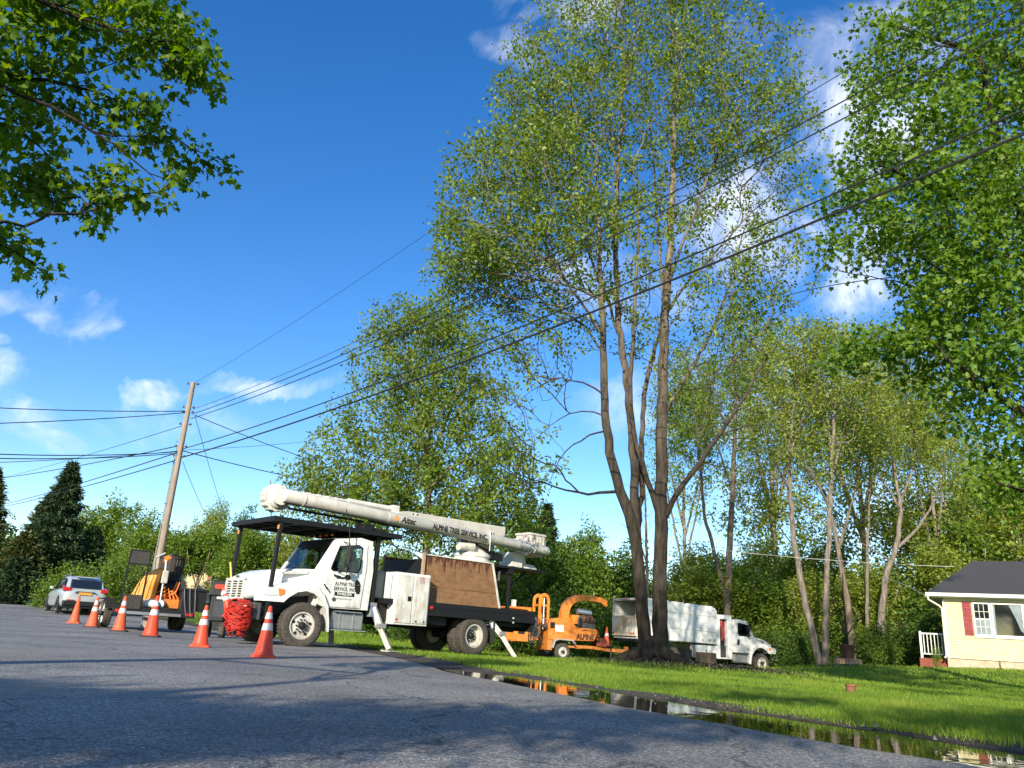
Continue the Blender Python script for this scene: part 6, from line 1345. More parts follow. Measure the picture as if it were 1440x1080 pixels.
# lower body sections: x, half width, belt z, bottom z
for x, w, zt, zb in ((-.92, .70, .98, .45), (-.86, .84, 1.04, .36), (-.6, .90, 1.10, .30), (0, .915, 1.10, .28), (.9, .92, 1.06, .26), (1.9, .92, 1.02, .26), (2.45, .915, 1.0, .26), (2.9, .90, .98, .28), (3.3, .85, .90, .30), (3.56, .74, .80, .36), (3.62, .60, .70, .42)):
    h = zt-zb; secs.append([(x, w*a, zb+h*b) for a, b in ((1, .25), (1, .55), (.97, .82), (.90, .97), (.6, 1.0), (-.6, 1.0), (-.90, .97), (-.97, .82), (-1, .55), (-1, .25), (-.92, 0), (.92, 0))])
g.loft(secs); g.build('body', SILV, car, smooth=True)
g = Geo(); secs = []
for x, w, zt, zb in ((-.80, .74, 1.12, 1.02), (-.62, .70, 1.50, 1.02), (-.35, .68, 1.62, 1.02), (.4, .69, 1.68, 1.02), (1.2, .68, 1.66, 1.02), (1.55, .68, 1.58, 1.0), (2.35, .72, 1.06, .98)):
    h = zt-zb; secs.append([(x, (w+.12*(1-b))*a, zb+h*b) for a, b in ((1, 0), (1, .5), (.98, .85), (.85, .98), (.5, 1), (-.5, 1), (-.85, .98), (-.98, .85), (-1, .5), (-1, 0))])
g.loft(secs); g.build('greenhouse', SILV, car, smooth=True)
q = Geo(); q.add([(-.845, .60, 1.13), (-.845, -.60, 1.13), (-.665, -.60, 1.50), (-.665, .60, 1.50), (-.80, .66, 1.13), (-.80, -.66, 1.13), (-.62, -.64, 1.5), (-.62, .64, 1.5)], [(0, 1, 2, 3), (4, 7, 6, 5), (0, 3, 7, 4), (1, 5, 6, 2), (3, 2, 6, 7), (0, 4, 5, 1)]); q.build('rear_window', DGLASS, car)
for s in (1, -1):
    q = Geo(); q.add([(-.42, s*.845, 1.16), (.05, s*.855, 1.12), (1.0, s*.860, 1.10), (2.0, s*.845, 1.07), (1.52, s*.735, 1.48), (.9, s*.735, 1.56), (0, s*.735, 1.56), (-.2, s*.745, 1.50)], [tuple(range(8)) if s > 0 else tuple(reversed(range(8)))]); q.build('side_window', DGLASS, car)
    q = Geo(); q.prism([(-.93, .98), (-.90, 1.12), (-.55, 1.20), (-.35, 1.14), (-.62, 1.05), (-.80, .95)], s*.62, s*.93); q.build('tail_light', REDL, car, bevel=.02)
    q = Geo(); q.tube([(-.2, s*.62, 1.66), (0, s*.62, 1.72), (1.0, s*.62, 1.73), (1.2, s*.62, 1.68)], .018, 6); q.build('roof_rail', ALU, car)
    q = Geo(); q.box(1.55, 1.72, s*.93, s*1.08, 1.05, 1.19); q.build('wing_mirror', SILV, car, bevel=.03)
    for x in (0, 2.7):
        q = Geo(); q.prism([(x+.40*math.cos(a), .34+.42*math.sin(a)) for a in np.linspace(-.35, math.pi+.35, 16)], s*.70, s*.926); q.build('wheel_arch', BLACK, car)
        wheel(car, x, s*.82, s, .345, .23, 'front', rim_m=GREY, rr=.66)
q = Geo(); q.box(-.97, -.75, -.86, .86, .34, .56); q.box(-.92, 3.5, -.88, .88, .24, .34); q.build('lower_bumper', BLACK, car, bevel=.04)
q = Geo(); q.box(-.975, -.93, -.26, .26, .83, .98); q.build('license_plate', mat('orange_plate', (.72, .33, .05), .4, var=.3, vscale=30), car)
q = Geo(); q.prism([(-.36, .98), (.36, .98), (.46, .90), (.40, .90), (.32, .955), (-.32, .955), (-.40, .90), (-.46, .90)], -.99, -.955, plane='yz'); q.build('tailgate_trim', BLACK, car)
for y in (-.72, .42): Geo().box(-.985, -.90, y, y+.30, .58, .61).build('reflector', REDL, car)
q = Geo(); q.box(-.75, -.45, -.45, .45, 1.60, 1.64); q.build('spoiler', SILV, car, bevel=.01)

# ================================================================== equipment trailer with grinder
tf = np.array([-.53, .85]); TR_YAW = math.atan2(tf[1], tf[0]); tl_ = np.array([-tf[1], tf[0]]); nearw = P(145, 881, 25.5)
TO_ = np.array([nearw[0], nearw[1]])-tl_*1.10; trz = nearw[2]
tr = pose((TO_[0], TO_[1], trz), TR_YAW, 'low black equipment trailer with raised mesh ramp beyond the cones', 'equipment_trailer', 'trailer')
for y, s in ((1.08, 1), (-1.08, -1)):
    for x in (0.0, .95): wheel(tr, x, y, s, .39, .24, 'front', rim_m=mat('white_rim', (.72, .72, .68), .5) if (x, s) == (0.0, 1) else WHITE, rr=.70)
g = Geo(); g.box(-1.7, 2.9, -.93, .93, .52, .60); [g.box(-1.7, 2.9, s*.93-.04, s*.93+.04, .42, .66) for s in (-1, 1)]; g.box(-1.78, -1.70, -1.15, 1.15, .40, .62); dk = g.build('deck', BLACK, tr, bevel=.006)
for s in (-1, 1):
    q = Geo(); q.box(-.5, 1.45, s*.95, s*1.22, .82, .86); q.box(-.5, -.46, s*.95, s*1.22, .55, .82); q.build('mudguard', BLACK, tr)
    q = Geo(); q.box(-1.80, -1.775, s*1.0-.09, s*1.0+.09, .46, .54); q.build('tail_light', REDL, tr)
q = Geo(); q.box(-1.82, -1.785, -.75, .85, .42, .50); q.build('bumper_rail', ALU, tr)
q = Geo(); q.beam((2.9, .5, .55), (4.3, 0, .5), .08, .1); q.beam((2.9, -.5, .55), (4.3, 0, .5), .08, .1); q.build('drawbar', BLACK, tr)
# raised ramp at the near left corner
rp = Geo(); 
def rpt(y, z): return (-1.78-.05*(z-.6), y, z)
for y in (.42, .98): rp.beam(rpt(y, .55), rpt(y, 2.25), .05, .05)
for z in (.95, 1.85, 2.25): rp.beam(rpt(.42, z), rpt(.98, z), .04, .04)
rr2 = rp.build('ramp', BLACK, tr)
q = Geo(); q.box(-1.875, -1.855, .44, .96, 1.87, 2.23); MSH = mat('dark_mesh', (.05, .045, .04), .8, var=.5, vscale=30); q.build('ramp_plate', MSH, rr2); Geo().box(-1.82, -1.80, .44, .96, .57, .95).build('ramp_plate', MSH, rr2)
q = Geo(); [q.beam(rpt(y, .97), rpt(y, 1.85), .012, .012) for y in (.56, .70, .84)]; q.build('ramp_bar', BLACK, rr2)
def loc(root, p):
    c, s = math.cos(root.rotation_euler.z), math.sin(root.rotation_euler.z); return (root.location.x+p[0]*c-p[1]*s, root.location.y+p[0]*s+p[1]*c, root.location.z+p[2])
# stump grinder on the deck
sg = pose(loc(tr, (-.5, -.25, .60)), TR_YAW, 'orange and black stump grinder strapped down on the trailer deck', 'stump_grinder', 'machine')
g = Geo(); g.box(-.7, .9, -.55, .45, .12, .40); g.box(-.9, -.7, -.5, .55, .05, .32); g.build('base', ORANGE, sg, bevel=.02)
q = Geo(); [q.lathe([(0, -.08), (.24, -.08), (.26, 0), (.24, .08), (0, .08)], c=(x, y, .24), axis='y', n=18) for x in (-.4, .5) for y in (-.6, .5)]; q.build('wheels', RUB, sg, smooth=True)
g = Geo(); g.box(-.5, .8, -.5, .4, .40, .95); g.box(-.62, -.1, -.3, .5, .55, .80); g.build('engine_cover', BLACK, sg, bevel=.05)
q = Geo(); [q.tube([(-.75, -.45+.12*k, .34), (-.80, -.3+.1*k, .52+.05*k), (-.72, -.1+.13*k, .40), (-.7, .1+.06*k, .36)], .028, 6) for k in range(4)]; q.tube([(-.72, -.30, .40), (-.62, -.42, .85)], .03, 6); q.tube([(-.72, -.20, .40), (-.60, -.36, .85)], .03, 6); q.build('ratchet_strap', mat('orange_web', (.80, .22, .04), .7), sg)
q = Geo(); q.tube([(-.2, .30, .95), (-.25, .36, 1.55)], .035, 8); q.tube([(-.25, .36, 1.55), (-.3, .10, 1.72)], .03, 8); q.build('control_lever', GREY, sg)
bk_ = pose(loc(tr, (-.65, -.42, 1.62)), TR_YAW, 'dark ribbed plastic barrel standing on the stump grinder', 'barrel', 'barrel')
g = Geo(); g.lathe([(0, 0), (.33, 0), (.345, .05), (.37, .52), (.39, .54), (.39, .60), (.355, .60), (.34, .10), (0, .10)], n=28); g.build('tub', mat('brown_black_plastic', (.035, .028, .022), .6, var=.3), bk_, smooth=True)
q = Geo(); [q.tube([(.345*math.cos(a), .345*math.sin(a), .06), (.372*math.cos(a), .372*math.sin(a), .52)], .012, 4) for a in np.linspace(0, 6.283, 25)[:-1]]; q.build('rib', mat('brown_plastic', (.07, .05, .035), .6), bk_)
q = Geo(); rc = random.Random(9)
for k in range(14): a = rc.random()*6.28; r = rc.random()*.26; q.tube([(r*math.cos(a), r*math.sin(a), .5), (r*1.2*math.cos(a), r*1.2*math.sin(a), .62+.12*rc.random())], .05, 6)
q.build('contents', BLACK, bk_)
Geo().box(-.35, .35, -.3, .3, -.68, -.002).build('stand', BLACK, bk_, bevel=.03)
tp_ = pose(loc(tr, (-1.35, .28, .62)), TR_YAW, 'bright orange tarp sack slumped against the trailer ramp', 'tarp', 'tarp')
g = Geo(); secs = []; rc = random.Random(5)
for z, w, dx in ((0, .34, 0), (.12, .36, .02), (.4, .33, .03), (.75, .28, -.02), (1.0, .22, -.08), (1.12, .14, -.16), (1.18, .05, -.2)):
    secs.append([(.6*w*math.cos(a)*(1+.10*math.sin(3*a+z*3)), dx*1.5+w*math.sin(a)*(1+.05*math.sin(5*a+z*4)), z+.03*math.sin(2*a)) for a in np.linspace(0, 6.283, 33)[:-1]])
g.loft(secs); g.build('tarp_sack', mat('tarp_orange', (.85, .30, .03), .6, var=.3, vscale=2.2, col2=(.80, .42, .12), bump=.8, bscale=5), tp_, smooth=True)
sk = pose(loc(tr, (-1.5, .02, .62)), TR_YAW, 'crumpled white plastic bags beside the orange tarp on the trailer', 'plastic_bags', 'bags')
g = Geo(); rc = random.Random(6)
for k in range(5):
    cx, cy, r0 = rc.uniform(-.1, .1), -.20+.1*k, rc.uniform(.10, .15)
    g.loft([[(cx+r0*math.sin(ph)*math.cos(a)*(1+.2*math.sin(4*a+k)), cy+r0*math.sin(ph)*math.sin(a), r0*.95*(1-math.cos(ph))) for a in np.linspace(0, 6.283, 13)[:-1]] for ph in np.linspace(.15, 2.95, 7)])
g.build('bag', mat('white_plastic', (.55, .60, .62), .35), sk, smooth=True)
hf = pose(loc(tr, (-1.45, -.15, 1.25)), TR_YAW, 'upright orange-handled pole saw head beside the barrel', 'pole_saw', 'saw')
g = Geo(); g.tube([(0, 0, -.6), (0, .02, .55), (.02, .05, .80)], .035, 8); g.build('shaft', ALU, hf); q = Geo(); q.prism([(.0, .55), (.12, .70), (.10, .92), (-.02, .98), (-.12, .88), (-.02, .84), (.02, .72)], -.0, .06, plane='yz'); q.build('head', ORANGE, hf, bevel=.01); Geo().box(-.09, .09, -.09, .09, .12, .5).build('motor', WHITE2, hf, bevel=.03)
bx2 = pose(loc(tr, (-1.55, -1.0, .60)), TR_YAW, 'large black tool chest on the right end of the trailer', 'tool_chest', 'chest')
g = Geo(); g.box(-.18, .9, -.42, .30, 0, .60); g.build('chest_body', BLACK, bx2, bevel=.015); Geo().box(-.22, .92, -.45, .33, .60, .68).build('lid', BLACK, bx2, bevel=.015)
q = Geo(); [q.tube([(-.24, .28-.16*k, .66), (-.27, .24-.16*k, .35), (-.25, .16-.14*k, .05), (-.24, .10-.14*k, -.15)], .014, 5) for k in range(3)]; q.build('chain', ALU, bx2)

# ================================================================== small black loader seen left of the truck nose
lp = P(303, 880, 22.0)
ml = pose((lp[0], lp[1], gz(lp[0], lp[1])), math.radians(-75), 'small black loader with red panel left of the bucket truck nose', 'mini_loader', 'loader', scale=1.0)
g = Geo(); g.box(-.35, .35, -.20, .20, .40, 1.05); g.box(-.28, .22, -.26, .26, 1.05, 1.46); g.build('body', BLACK, ml, bevel=.04)
q = Geo(); q.prism(rrect(.34, .12, .05, 3, 0, 1.30), .22, .245, plane='yz'); q.build('red_panel', REDL, ml); q = Geo(); q.box(.35, .365, -.06, .06, .98, 1.04); q.build('work_light', LENS, ml)
for s in (-1, 1):
    q = Geo(); q.prism([(-.55, .10), (-.42, 0), (.42, 0), (.55, .10), (.50, .30), (.30, .40), (-.30, .40), (-.50, .30)], s*.12, s*.26); q.build('track', RUB, ml, bevel=.03)
    q = Geo(); q.beam((.2, s*.23, 1.12), (-.75, s*.23, .55), .07, .10); q.build('lift_arm', BLACK, ml)
q = Geo(); q.box(-.84, -.76, -.3, .3, .25, .62); q.build('attachment_plate', BLACK, ml)

# ================================================================== traffic cones
def cone(loc_, H, lab, om, collars=2, base='same', tilt=(0, 0), rz=0.3, grp='orange traffic cones along the trucks'):
    c = empty('traffic_cone', loc_, rz, lab, 'cone', grp); c.rotation_euler = (tilt[0], tilt[1], rz)
    b = H*.24; q = Geo(); q.prism(rrect(2*b, 2*b, b*.25, 4), 0, .035, plane='xy'); q.build('base', om if base == 'same' else RUBCLEAN, c, bevel=.008)
    r0, r1 = H*.185, H*.035; q = Geo(); q.lathe([(r0*1.12, .034), (r0*1.02, .06), (r0*.94, .08), (r1, H-.01), (r1*.7, H), (r1*.45, H), (r1*.45, H-.03)], n=28); b_ = q.build('body', om, c, smooth=True)
    rf = lambda z: r0*.94+(r1-r0*.94)*(z-.08)/(H-.09)
    for (za, zb) in ((.52, .66), (.74, .87))[:collars] if collars < 3 else ():
        q = Geo(); q.lathe([(rf(za*H)+.001, za*H), (rf(za*H)+.004, za*H+.002), (rf(zb*H)+.004, zb*H-.002), (rf(zb*H)+.001, zb*H)], n=28); q.build('collar', REFL, c, smooth=True)
    return c
def cpos(u, v, Y): p = P(u, v, Y); return (p[0], p[1], gz(p[0], p[1])+.004)
cone(cpos(370, 924, 12.1), .72, 'nearest orange cone, standing in front of the truck\'s front wheel', CONE_O)
cone(cpos(281, 909, 14.6), .71, 'orange cone on the road left of the truck bumper, beyond the trailer end', CONE_O)
cone(cpos(211, 895, 18.7), .90, 'bright tall cone in front of the trailer\'s orange deck load', CONE_O, base='black')
cone(cpos(167, 887, 22.0), .90, 'tall cone with two close bands in front of the trailer ramp', CONE_F, base='black')
cone(cpos(129, 881, 25.0), .90, 'banded cone beside the trailer\'s white-rimmed wheel', CONE_F, base='black')
cone(cpos(104, 875, 29.0), .92, 'plain orange cone without bands in front of the parked car', CONE_F, collars=0)
cone(loc(wc, (2.62, -.1, .70)), .90, 'small cone stowed upright on the chipper drawbar', CONE_F, collars=1, base='black')
rb = loc(bt, (1.72, -.62, .0))
cone(tuple(P(324, 864, 18.0)), .62, 'cone wedged on top of the rope bundle at the truck bumper', CONE_O, tilt=(.05, -.42), rz=0.0)
rope = empty('rope_bundle', tuple(P(331, 893, 17.9)), BT_YAW, 'tangled bundle of orange rope hanging from the truck bumper', 'rope', scale=.82)
rc = random.Random(12); g = Geo()
for k in range(64):
    z0 = .12+.56*(k/64); R_ = .12+.19*min(1, max(0, (z0-.02)/.45))*(1-.35*max(0, z0-.5)/.25)+.025*rc.random(); ta, tb_ = rc.uniform(-1.0, 1.0), rc.uniform(-1.0, 1.0); ph = rc.random()*6
    g.tube([(R_*math.cos(a)*(1+.12*math.sin(3*a+ph)), R_*math.sin(a)*1.15, z0+R_*(ta*math.cos(a)+tb_*math.sin(a))) for a in np.linspace(0, 6.283, 17)], .0095, 5, caps=False)
g.build('coil', ROPE, rope, smooth=True)
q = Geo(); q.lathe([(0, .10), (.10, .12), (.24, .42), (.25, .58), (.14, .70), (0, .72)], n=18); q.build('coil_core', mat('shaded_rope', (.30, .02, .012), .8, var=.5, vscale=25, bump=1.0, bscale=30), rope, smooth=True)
q = Geo(); q.prism(rrect(.36, .40, .03, 2), -.04, .22, plane='xy'); q.tube([(0, 0, .1), (0, 0, .75)], .10, 10); q.tube([(-.05, .12, .7), (-.28, .2, .75)], .02, 6); q.build('rope_crate', BLACK, rope, bevel=.015)
# ------------------------------------------------------------------ utility pole and overhead wires
PB = P(225, 800, 30); PT = P(272, 538, 30); px, py = PT[0], 30.0; pb = gz(px, py)
POLEW = bark('weathered_pole_wood', (.40, .33, .26), (.20, .155, .12), scale=14, stretch=.05, bump=.4)
up = empty('utility_pole', (px, py, pb-.1), 0, 'weathered wooden utility pole rising behind the trailer barrel', 'utility pole')
Hh = PT[2]-pb+.1
g = Geo(); g.tube([(0, 0, 0), (0, 0, Hh*.5), (.0, 0, Hh)], [.135, .115, .085], 16); g.build('pole', POLEW, up, smooth=True)
def pole_h(v): return P(0, 0, 1)[0]*0+np.interp(v, [538, 800], [Hh, P(225, 800, 30)[2]-pb+.1])
for v in (540, 575, 582, 600, 632, 646):
    q = Geo(); z = pole_h(v); q.beam((-.16, 0, z), (.16, 0, z), .04, .04); q.lathe([(.03, -.03), (.045, 0), (.03, .05), (0, .05)], c=(.2, 0, z), n=10); q.lathe([(.03, -.03), (.045, 0), (.03, .05), (0, .05)], c=(-.2, 0, z), n=10); q.build('insulator', DGREY, up)
for k in range(16):
    s = (-1)**k; Geo().tube([(.09*s, -.09, k*.4+1.0), (.15*s, -.15, k*.4+1.0)], .012, 5).build('pole_bolt', DGREY, up)
q = Geo(); q.tube([(-.17, -.02, 0), (-.15, -.02, Hh*.72)], .02, 6); q.build('conduit', GREY, up)
WIRE = mat('black_wire', (.012, .012, .013), .6); WIREG = mat('pale_wire', (.45, .44, .40), .5)
# vertical plane of the street wires: from the pole to a second pole beyond the right edge
far = np.array([px, 30.0]); near = np.array([11.0, 6.5])
def on_run(u, v):
    d = ray(u, v); n_ = np.array([near[1]-far[1], -(near[0]-far[0])]); t_ = (n_@far)/(n_[0]*d[0]+n_[1]*d[1]); return EYEP+d*t_
def wire(lab, pts, r, group, m=WIRE):
    pts = [np.asarray(p, float) for p in pts]; q = []
    c = np.concatenate([[0], np.cumsum([np.linalg.norm(b-a) for a, b in zip(pts[:-1], pts[1:])])])
    P_ = np.array(pts)
    # smooth parabola through the given points
    k = min(3, len(pts)-1)
    tt = np.linspace(0, c[-1], 40); co = [np.polyfit(c, P_[:, i], min(2 if i == 2 else 1, k)) for i in range(3)]
    q = [tuple(np.polyval(co[i], t_) for i in range(3)) for t_ in tt]
    g = Geo(); g.tube(q, r*1.55, 6); o = g.build('overhead_wire', m, None, smooth=True); tag(o, lab, 'wire', group)
G1 = 'street wires running from the pole over the road'
def P3(u, v): return P(u, v, 30.0)
wire('thin topmost wire from the pole tip rising across the open sky', [P3(273, 539), on_run(360, 487), on_run(523, 380), on_run(1058, 0), on_run(1250, -150)], .0038, G1)
wire('thin wire just under the topmost one, leaving the frame near the top right', [P3(272, 575), on_run(613, 428), on_run(860, 285), on_run(1100, 150), on_run(1364, 0), on_run(1500, -90)], .005, G1)
wire('upper of the two middle wires crossing the big maple', [P3(272, 582), on_run(420, 526), on_run(730, 380), on_run(1100, 184), on_run(1440, 5), on_run(1600, -85)], .0085, G1)
wire('lower of the two middle wires crossing the big maple', [P3(271, 588), on_run(420, 535), on_run(760, 380), on_run(1100, 207), on_run(1440, 34), on_run(1600, -50)], .0085, G1)
wire('upper of the two thick low cables crossing the big maple', [P3(257, 631), on_run(420, 580), on_run(800, 432), on_run(1100, 300), on_run(1440, 155), on_run(1600, 85)], .0105, G1)
wire('lowest and thickest cable crossing in front of the big maple', [P3(256, 643), on_run(420, 593), on_run(800, 450), on_run(1100, 329), on_run(1440, 189), on_run(1600, 122)], .015, G1)
G2 = 'wires leaving the pole to the left'
for lab, a, b, r, Y2 in (('high left wire meeting the pole just below its top', (262, 578), (0, 569.5), .011, 26), ('second high left wire hanging slightly below the first', (262, 580), (0, 591), .011, 25), ('left cable level with the mid-pole clamp', (252, 635), (0, 631), .012, 24), ('left cable just beneath the mid-pole clamp', (252, 637), (0, 637), .012, 24),
    ('thin left wire sagging below the clamp cables', (252, 634), (0, 646), .008, 26), ('left cable dropping towards the conifers at the edge', (251, 627), (6, 668), .012, 50), ('thin left wire dropping steeply past the spruce top', (256, 599), (44, 660), .008, 60), ('left cable running down behind the tall spruce', (248, 637), (20, 703), .013, 66), ('lower left cable running down behind the tall spruce', (248, 647), (22, 706), .013, 66)):
    A = P3(*a); B = P(b[0], b[1], Y2); D = B+(B-A)*.5; M_ = (A+D)/2; M_[2] -= .12 if r < .012 else .2
    wire(lab, [A, M_, D], r, G2)
G3 = 'service and guy wires right of the pole'
for lab, a, b, r, Y2 in (('service wire with insulators slanting down right from the pole', (275, 584), (420, 640), .010, 34), ('service cable sloping down right towards the boom elbow', (257, 634), (420, 672), .012, 36), ('nearly level thin wire right of the pole clamp', (257, 633), (414, 622), .006, 40), ('steep guy wire from the upper clamp down to the trees', (274, 584), (309, 704), .007, 36), ('shorter steep guy wire from the lower clamp', (257, 649), (284, 712), .007, 34), ('steep thin wire hanging down left of the pole', (246, 650), (232, 720), .005, 30.6)):
    A = P3(*a); B = P(b[0], b[1], Y2); D = B+(B-A)*.15; M_ = (A+D)/2; M_[2] -= .05; wire(lab, [A, M_, D], r, G3)
pA = P(1000, 772, 43); pB = P(1342, 797, 37); wire('pale service wire running through the wood to the house roof', [pA, (pA+pB)/2-np.array([0, 0, .12]), pB], .008, 'wires to the house', WIREG)
pA = P(1100, 430, 30); pB = P(1250, 402, 18); pC = P(960, 478, 40); wire('lone wire crossing the gap between the maples', [pC, pA, pB, P(1400, 372, 13)], .009, 'wires to the house')
pA = P(1262, 818, 40); wire('slack pale rope hanging beside the house gutter', [P(1240, 812, 42), pA, P(1298, 836, 37)], .010, 'wires to the house', WIREG)

# ------------------------------------------------------------------ house on the right
HO = P(1260+420/5.683, 770+885/5.683, 36.0); HY = math.atan2(-.48, .875); g0 = gz(HO[0]+1, HO[1])
ho = empty('house', HO, HY, 'pale yellow clapboard house with dark shingle roof and red shutter at the right edge', 'house')
SID = mat('yellow_siding', (.60, .52, .30), .6, var=.14, vscale=3); TRIM = mat('white_trim', (.66, .66, .62), .45, var=.08)
g = Geo(); g.box(.02, 11, .02, 7.5, 0, 2.56); g.build('wall', SID, ho)
nb = 21; hgt = 2.44/nb; WX = ()    # window bay between x=1.12 and 3.68, z .98..2.42
bm_ = {}
def board(x0, x1, z):
    q = Geo(); q.add([(x0, .0, z+hgt), (x1, .0, z+hgt), (x1, -.036, z), (x0, -.036, z), (x0, .02, z+hgt), (x1, .02, z+hgt), (x1, .02, z), (x0, .02, z)], [(0, 1, 2, 3), (3, 2, 6, 7), (0, 3, 7, 4), (1, 5, 6, 2)]); q.build('siding_board', SID, ho)
for k in range(nb):
    z = .02+k*hgt
    if z+hgt*.5 < .96 or z > 2.44: board(.03, 11, z)
    else: board(.03, 1.10, z); board(3.72, 11, z)
q = Geo(); q.box(-.02, .06, -.035, .06, 0, 2.5); q.box(.06, 11, -.03, .0, 2.46, 2.56); q.build('corner_board', TRIM, ho)
q = Geo(); q.box(-.04, 11, -.0, 7.5, -.6, -.01); q.build('foundation', mat('tan_foundation', (.52, .42, .30), .85, var=.3, vscale=4, bump=.3), ho)
# hip/gable roof
RF = mat('dark_shingles', (.030, .032, .038), .9, var=.5, vscale=22, col2=(.055, .055, .06), bump=.6, bscale=30)
g = Geo(); ridge_z, ry = 4.62, 3.9
g.add([(-.60, -.45, 2.76), (11.4, -.45, 2.76), (11.4, ry, ridge_z), (1.5, ry, ridge_z), (-.60, 7.9, 2.76), (11.4, 7.9, 2.76), (-.60, -.45, 2.68), (11.4, -.45, 2.68), (-.60, 7.9, 2.68), (11.4, 7.9, 2.68)], [(0, 1, 2, 3), (0, 3, 4), (4, 3, 2, 5), (1, 5, 2), (6, 7, 1, 0), (8, 4, 5, 9), (6, 0, 4, 8), (7, 9, 5, 1), (6, 8, 9, 7)])
rfo = g.build('roof', RF, ho)
# shingle courses: one thin proud strip per course on the front slope
sl = np.array([0, ry+.45, ridge_z-2.76]); nC = 22
q = Geo()
for k in range(nC):
    t0, t1 = k/nC, (k+1)/nC; a = np.array([-.60+2.1*t0, -.45, 2.76])+sl*t0*np.array([0, 1, 1]); b = np.array([-.60+2.1*t1, -.45, 2.76])+sl*t1*np.array([0, 1, 1]); 
    q.add([(a[0], a[1], a[2]+.022), (11.4, a[1], a[2]+.022), (11.4, b[1], b[2]+.006), (b[0], b[1], b[2]+.006), (a[0], a[1], a[2]), (11.4, a[1], a[2])], [(0, 1, 2, 3), (4, 5, 1, 0)])
q.build('shingle_course', RF, rfo)
q = Geo(); q.box(-.66, 11.4, -.55, -.44, 2.60, 2.755); q.build('gutter', TRIM, ho, bevel=.02); q = Geo(); q.box(-.64, 11.3, -.44, 0.0, 2.565, 2.62); q.box(-.64, -.02, 0, 7.8, 2.565, 2.62); q.build('soffit', TRIM, ho)
q = Geo(); q.tube([(-.58, -.50, 2.62), (-.56, -.48, 2.45), (-.16, -.10, 2.22), (-.06, -.07, 2.1), (-.06, -.07, .1), (-.15, -.15, .02)], .045, 8); q.build('downspout', mat('cream_gutter', (.70, .64, .48), .5), ho, smooth=True)
def window(x0, x1, z0, z1, grid):
    f = Geo(); w = .07
    f.box(x0, x1, -.06, .0, z0, z0+w); f.box(x0, x1, -.06, .0, z1-w, z1); f.box(x0, x0+w, -.06, .0, z0+w, z1-w); f.box(x1-w, x1, -.06, .0, z0+w, z1-w); wo_ = f.build('window', TRIM, ho, bevel=.005)
    q = Geo(); q.box(x0+w, x1-w, -.022, -.015, z0+w, z1-w); q.build('pane', DGLASS, wo_)
    if grid:
        m_ = Geo(); zc = (z0+z1)/2; m_.box(x0+w, x1-w, -.045, -.022, zc-.03, zc+.03)
        for k in (1, 2): xx = x0+w+(x1-x0-2*w)*k/3*1.0; m_.box(xx-.009, xx+.009, -.032, -.023, z0+w, z1-w)
        for zz in ((z0+w+zc)/2, (zc+z1-w)/2): m_.box(x0+w, x1-w, -.034, -.023, zz-.009, zz+.009)
        m_.build('muntin', TRIM, wo_)
        c = Geo(); [c.box(x0+w+.02+k*.10, x0+w+.10+k*.10, -.0145, -.008, z0+w, zc) for k in range(int((x1-x0-2*w)/.10))]
    return wo_
window(1.12, 1.80, 1.0, 2.42, True); wbig = window(1.82, 3.02, 1.0, 2.42, False); window(3.04, 3.70, 1.0, 2.42, True)
q = Geo(); cur = mat('curtain', (.22, .27, .28), .8, var=.3, vscale=4)
q.add([(2.50, -.0235, 2.34), (2.94, -.0235, 2.34), (2.94, -.0235, 1.20), (2.84, -.0235, 1.30), (2.72, -.0235, 1.75)], [(0, 1, 2, 3, 4)]); q.add([(1.895, -.0235, 2.34), (1.97, -.0235, 2.34), (1.95, -.0235, 1.10), (1.895, -.0235, 1.08)], [(0, 1, 2, 3)]); q.build('curtain', cur, wbig)
q = Geo(); q.add([(1.20, -.0232, 1.08), (1.72, -.0232, 1.08), (1.72, -.0232, 1.68), (1.20, -.0232, 1.68)], [(0, 1, 2, 3)]); q.build('cafe_curtain', cur, ho)
q = Geo(); q.box(1.10, 3.72, -.09, -.0, .93, .995); q.build('window_sill', TRIM, ho, bevel=.006)
RED = mat('red_shutter_paint', (.26, .032, .038), .6, var=.35, vscale=5)
sh = Geo(); sh.box(.74, 1.08, -.05, -.015, 1.0, 2.42); so = sh.build('shutter', RED, ho, bevel=.006)
for k in range(18):
    z = 1.08+k*.072+(.04 if k > 8 else 0)
    q = Geo(); q.add([(.79, -.052, z), (1.03, -.052, z), (1.03, -.066, z+.02), (.79, -.066, z+.02), (.79, -.052, z+.06), (1.03, -.052, z+.06)], [(0, 1, 2, 3), (3, 2, 5, 4)]); q.build('louvre_slat', RED, so)
# porch railing at the left end of the house
rl = empty('porch_railing', loc(ho, (-1.05, 1.0, 0)), HY, 'white balustrade of the side steps at the left house corner', 'railing')
for x in (-.0, .98): Geo().box(x-.05, x+.05, -.05, .05, -.35, 1.12).build('post', TRIM, rl, bevel=.008)
Geo().box(-.04, 1.02, -.035, .035, 1.0, 1.06).build('top_rail', TRIM, rl); Geo().box(.05, .93, -.03, .03, .12, .17).build('bottom_rail', TRIM, rl)
for k in range(6): x = .13+k*.145; Geo().box(x-.018, x+.018, -.018, .018, .17, 1.0).build('baluster', TRIM, rl)
stp = empty('brick_steps', loc(ho, (-1.05, .6, 0)), HY, 'red brick steps below the white balustrade', 'steps')
BRK = mat('red_brick', (.26, .075, .045), .9, var=.5, vscale=20)
for k in range(3): Geo().box(-.1, 1.0, -.10-.28*k, .9, -.62-.0, -.04-.19*k-.0).build('step', BRK, stp, bevel=.01)

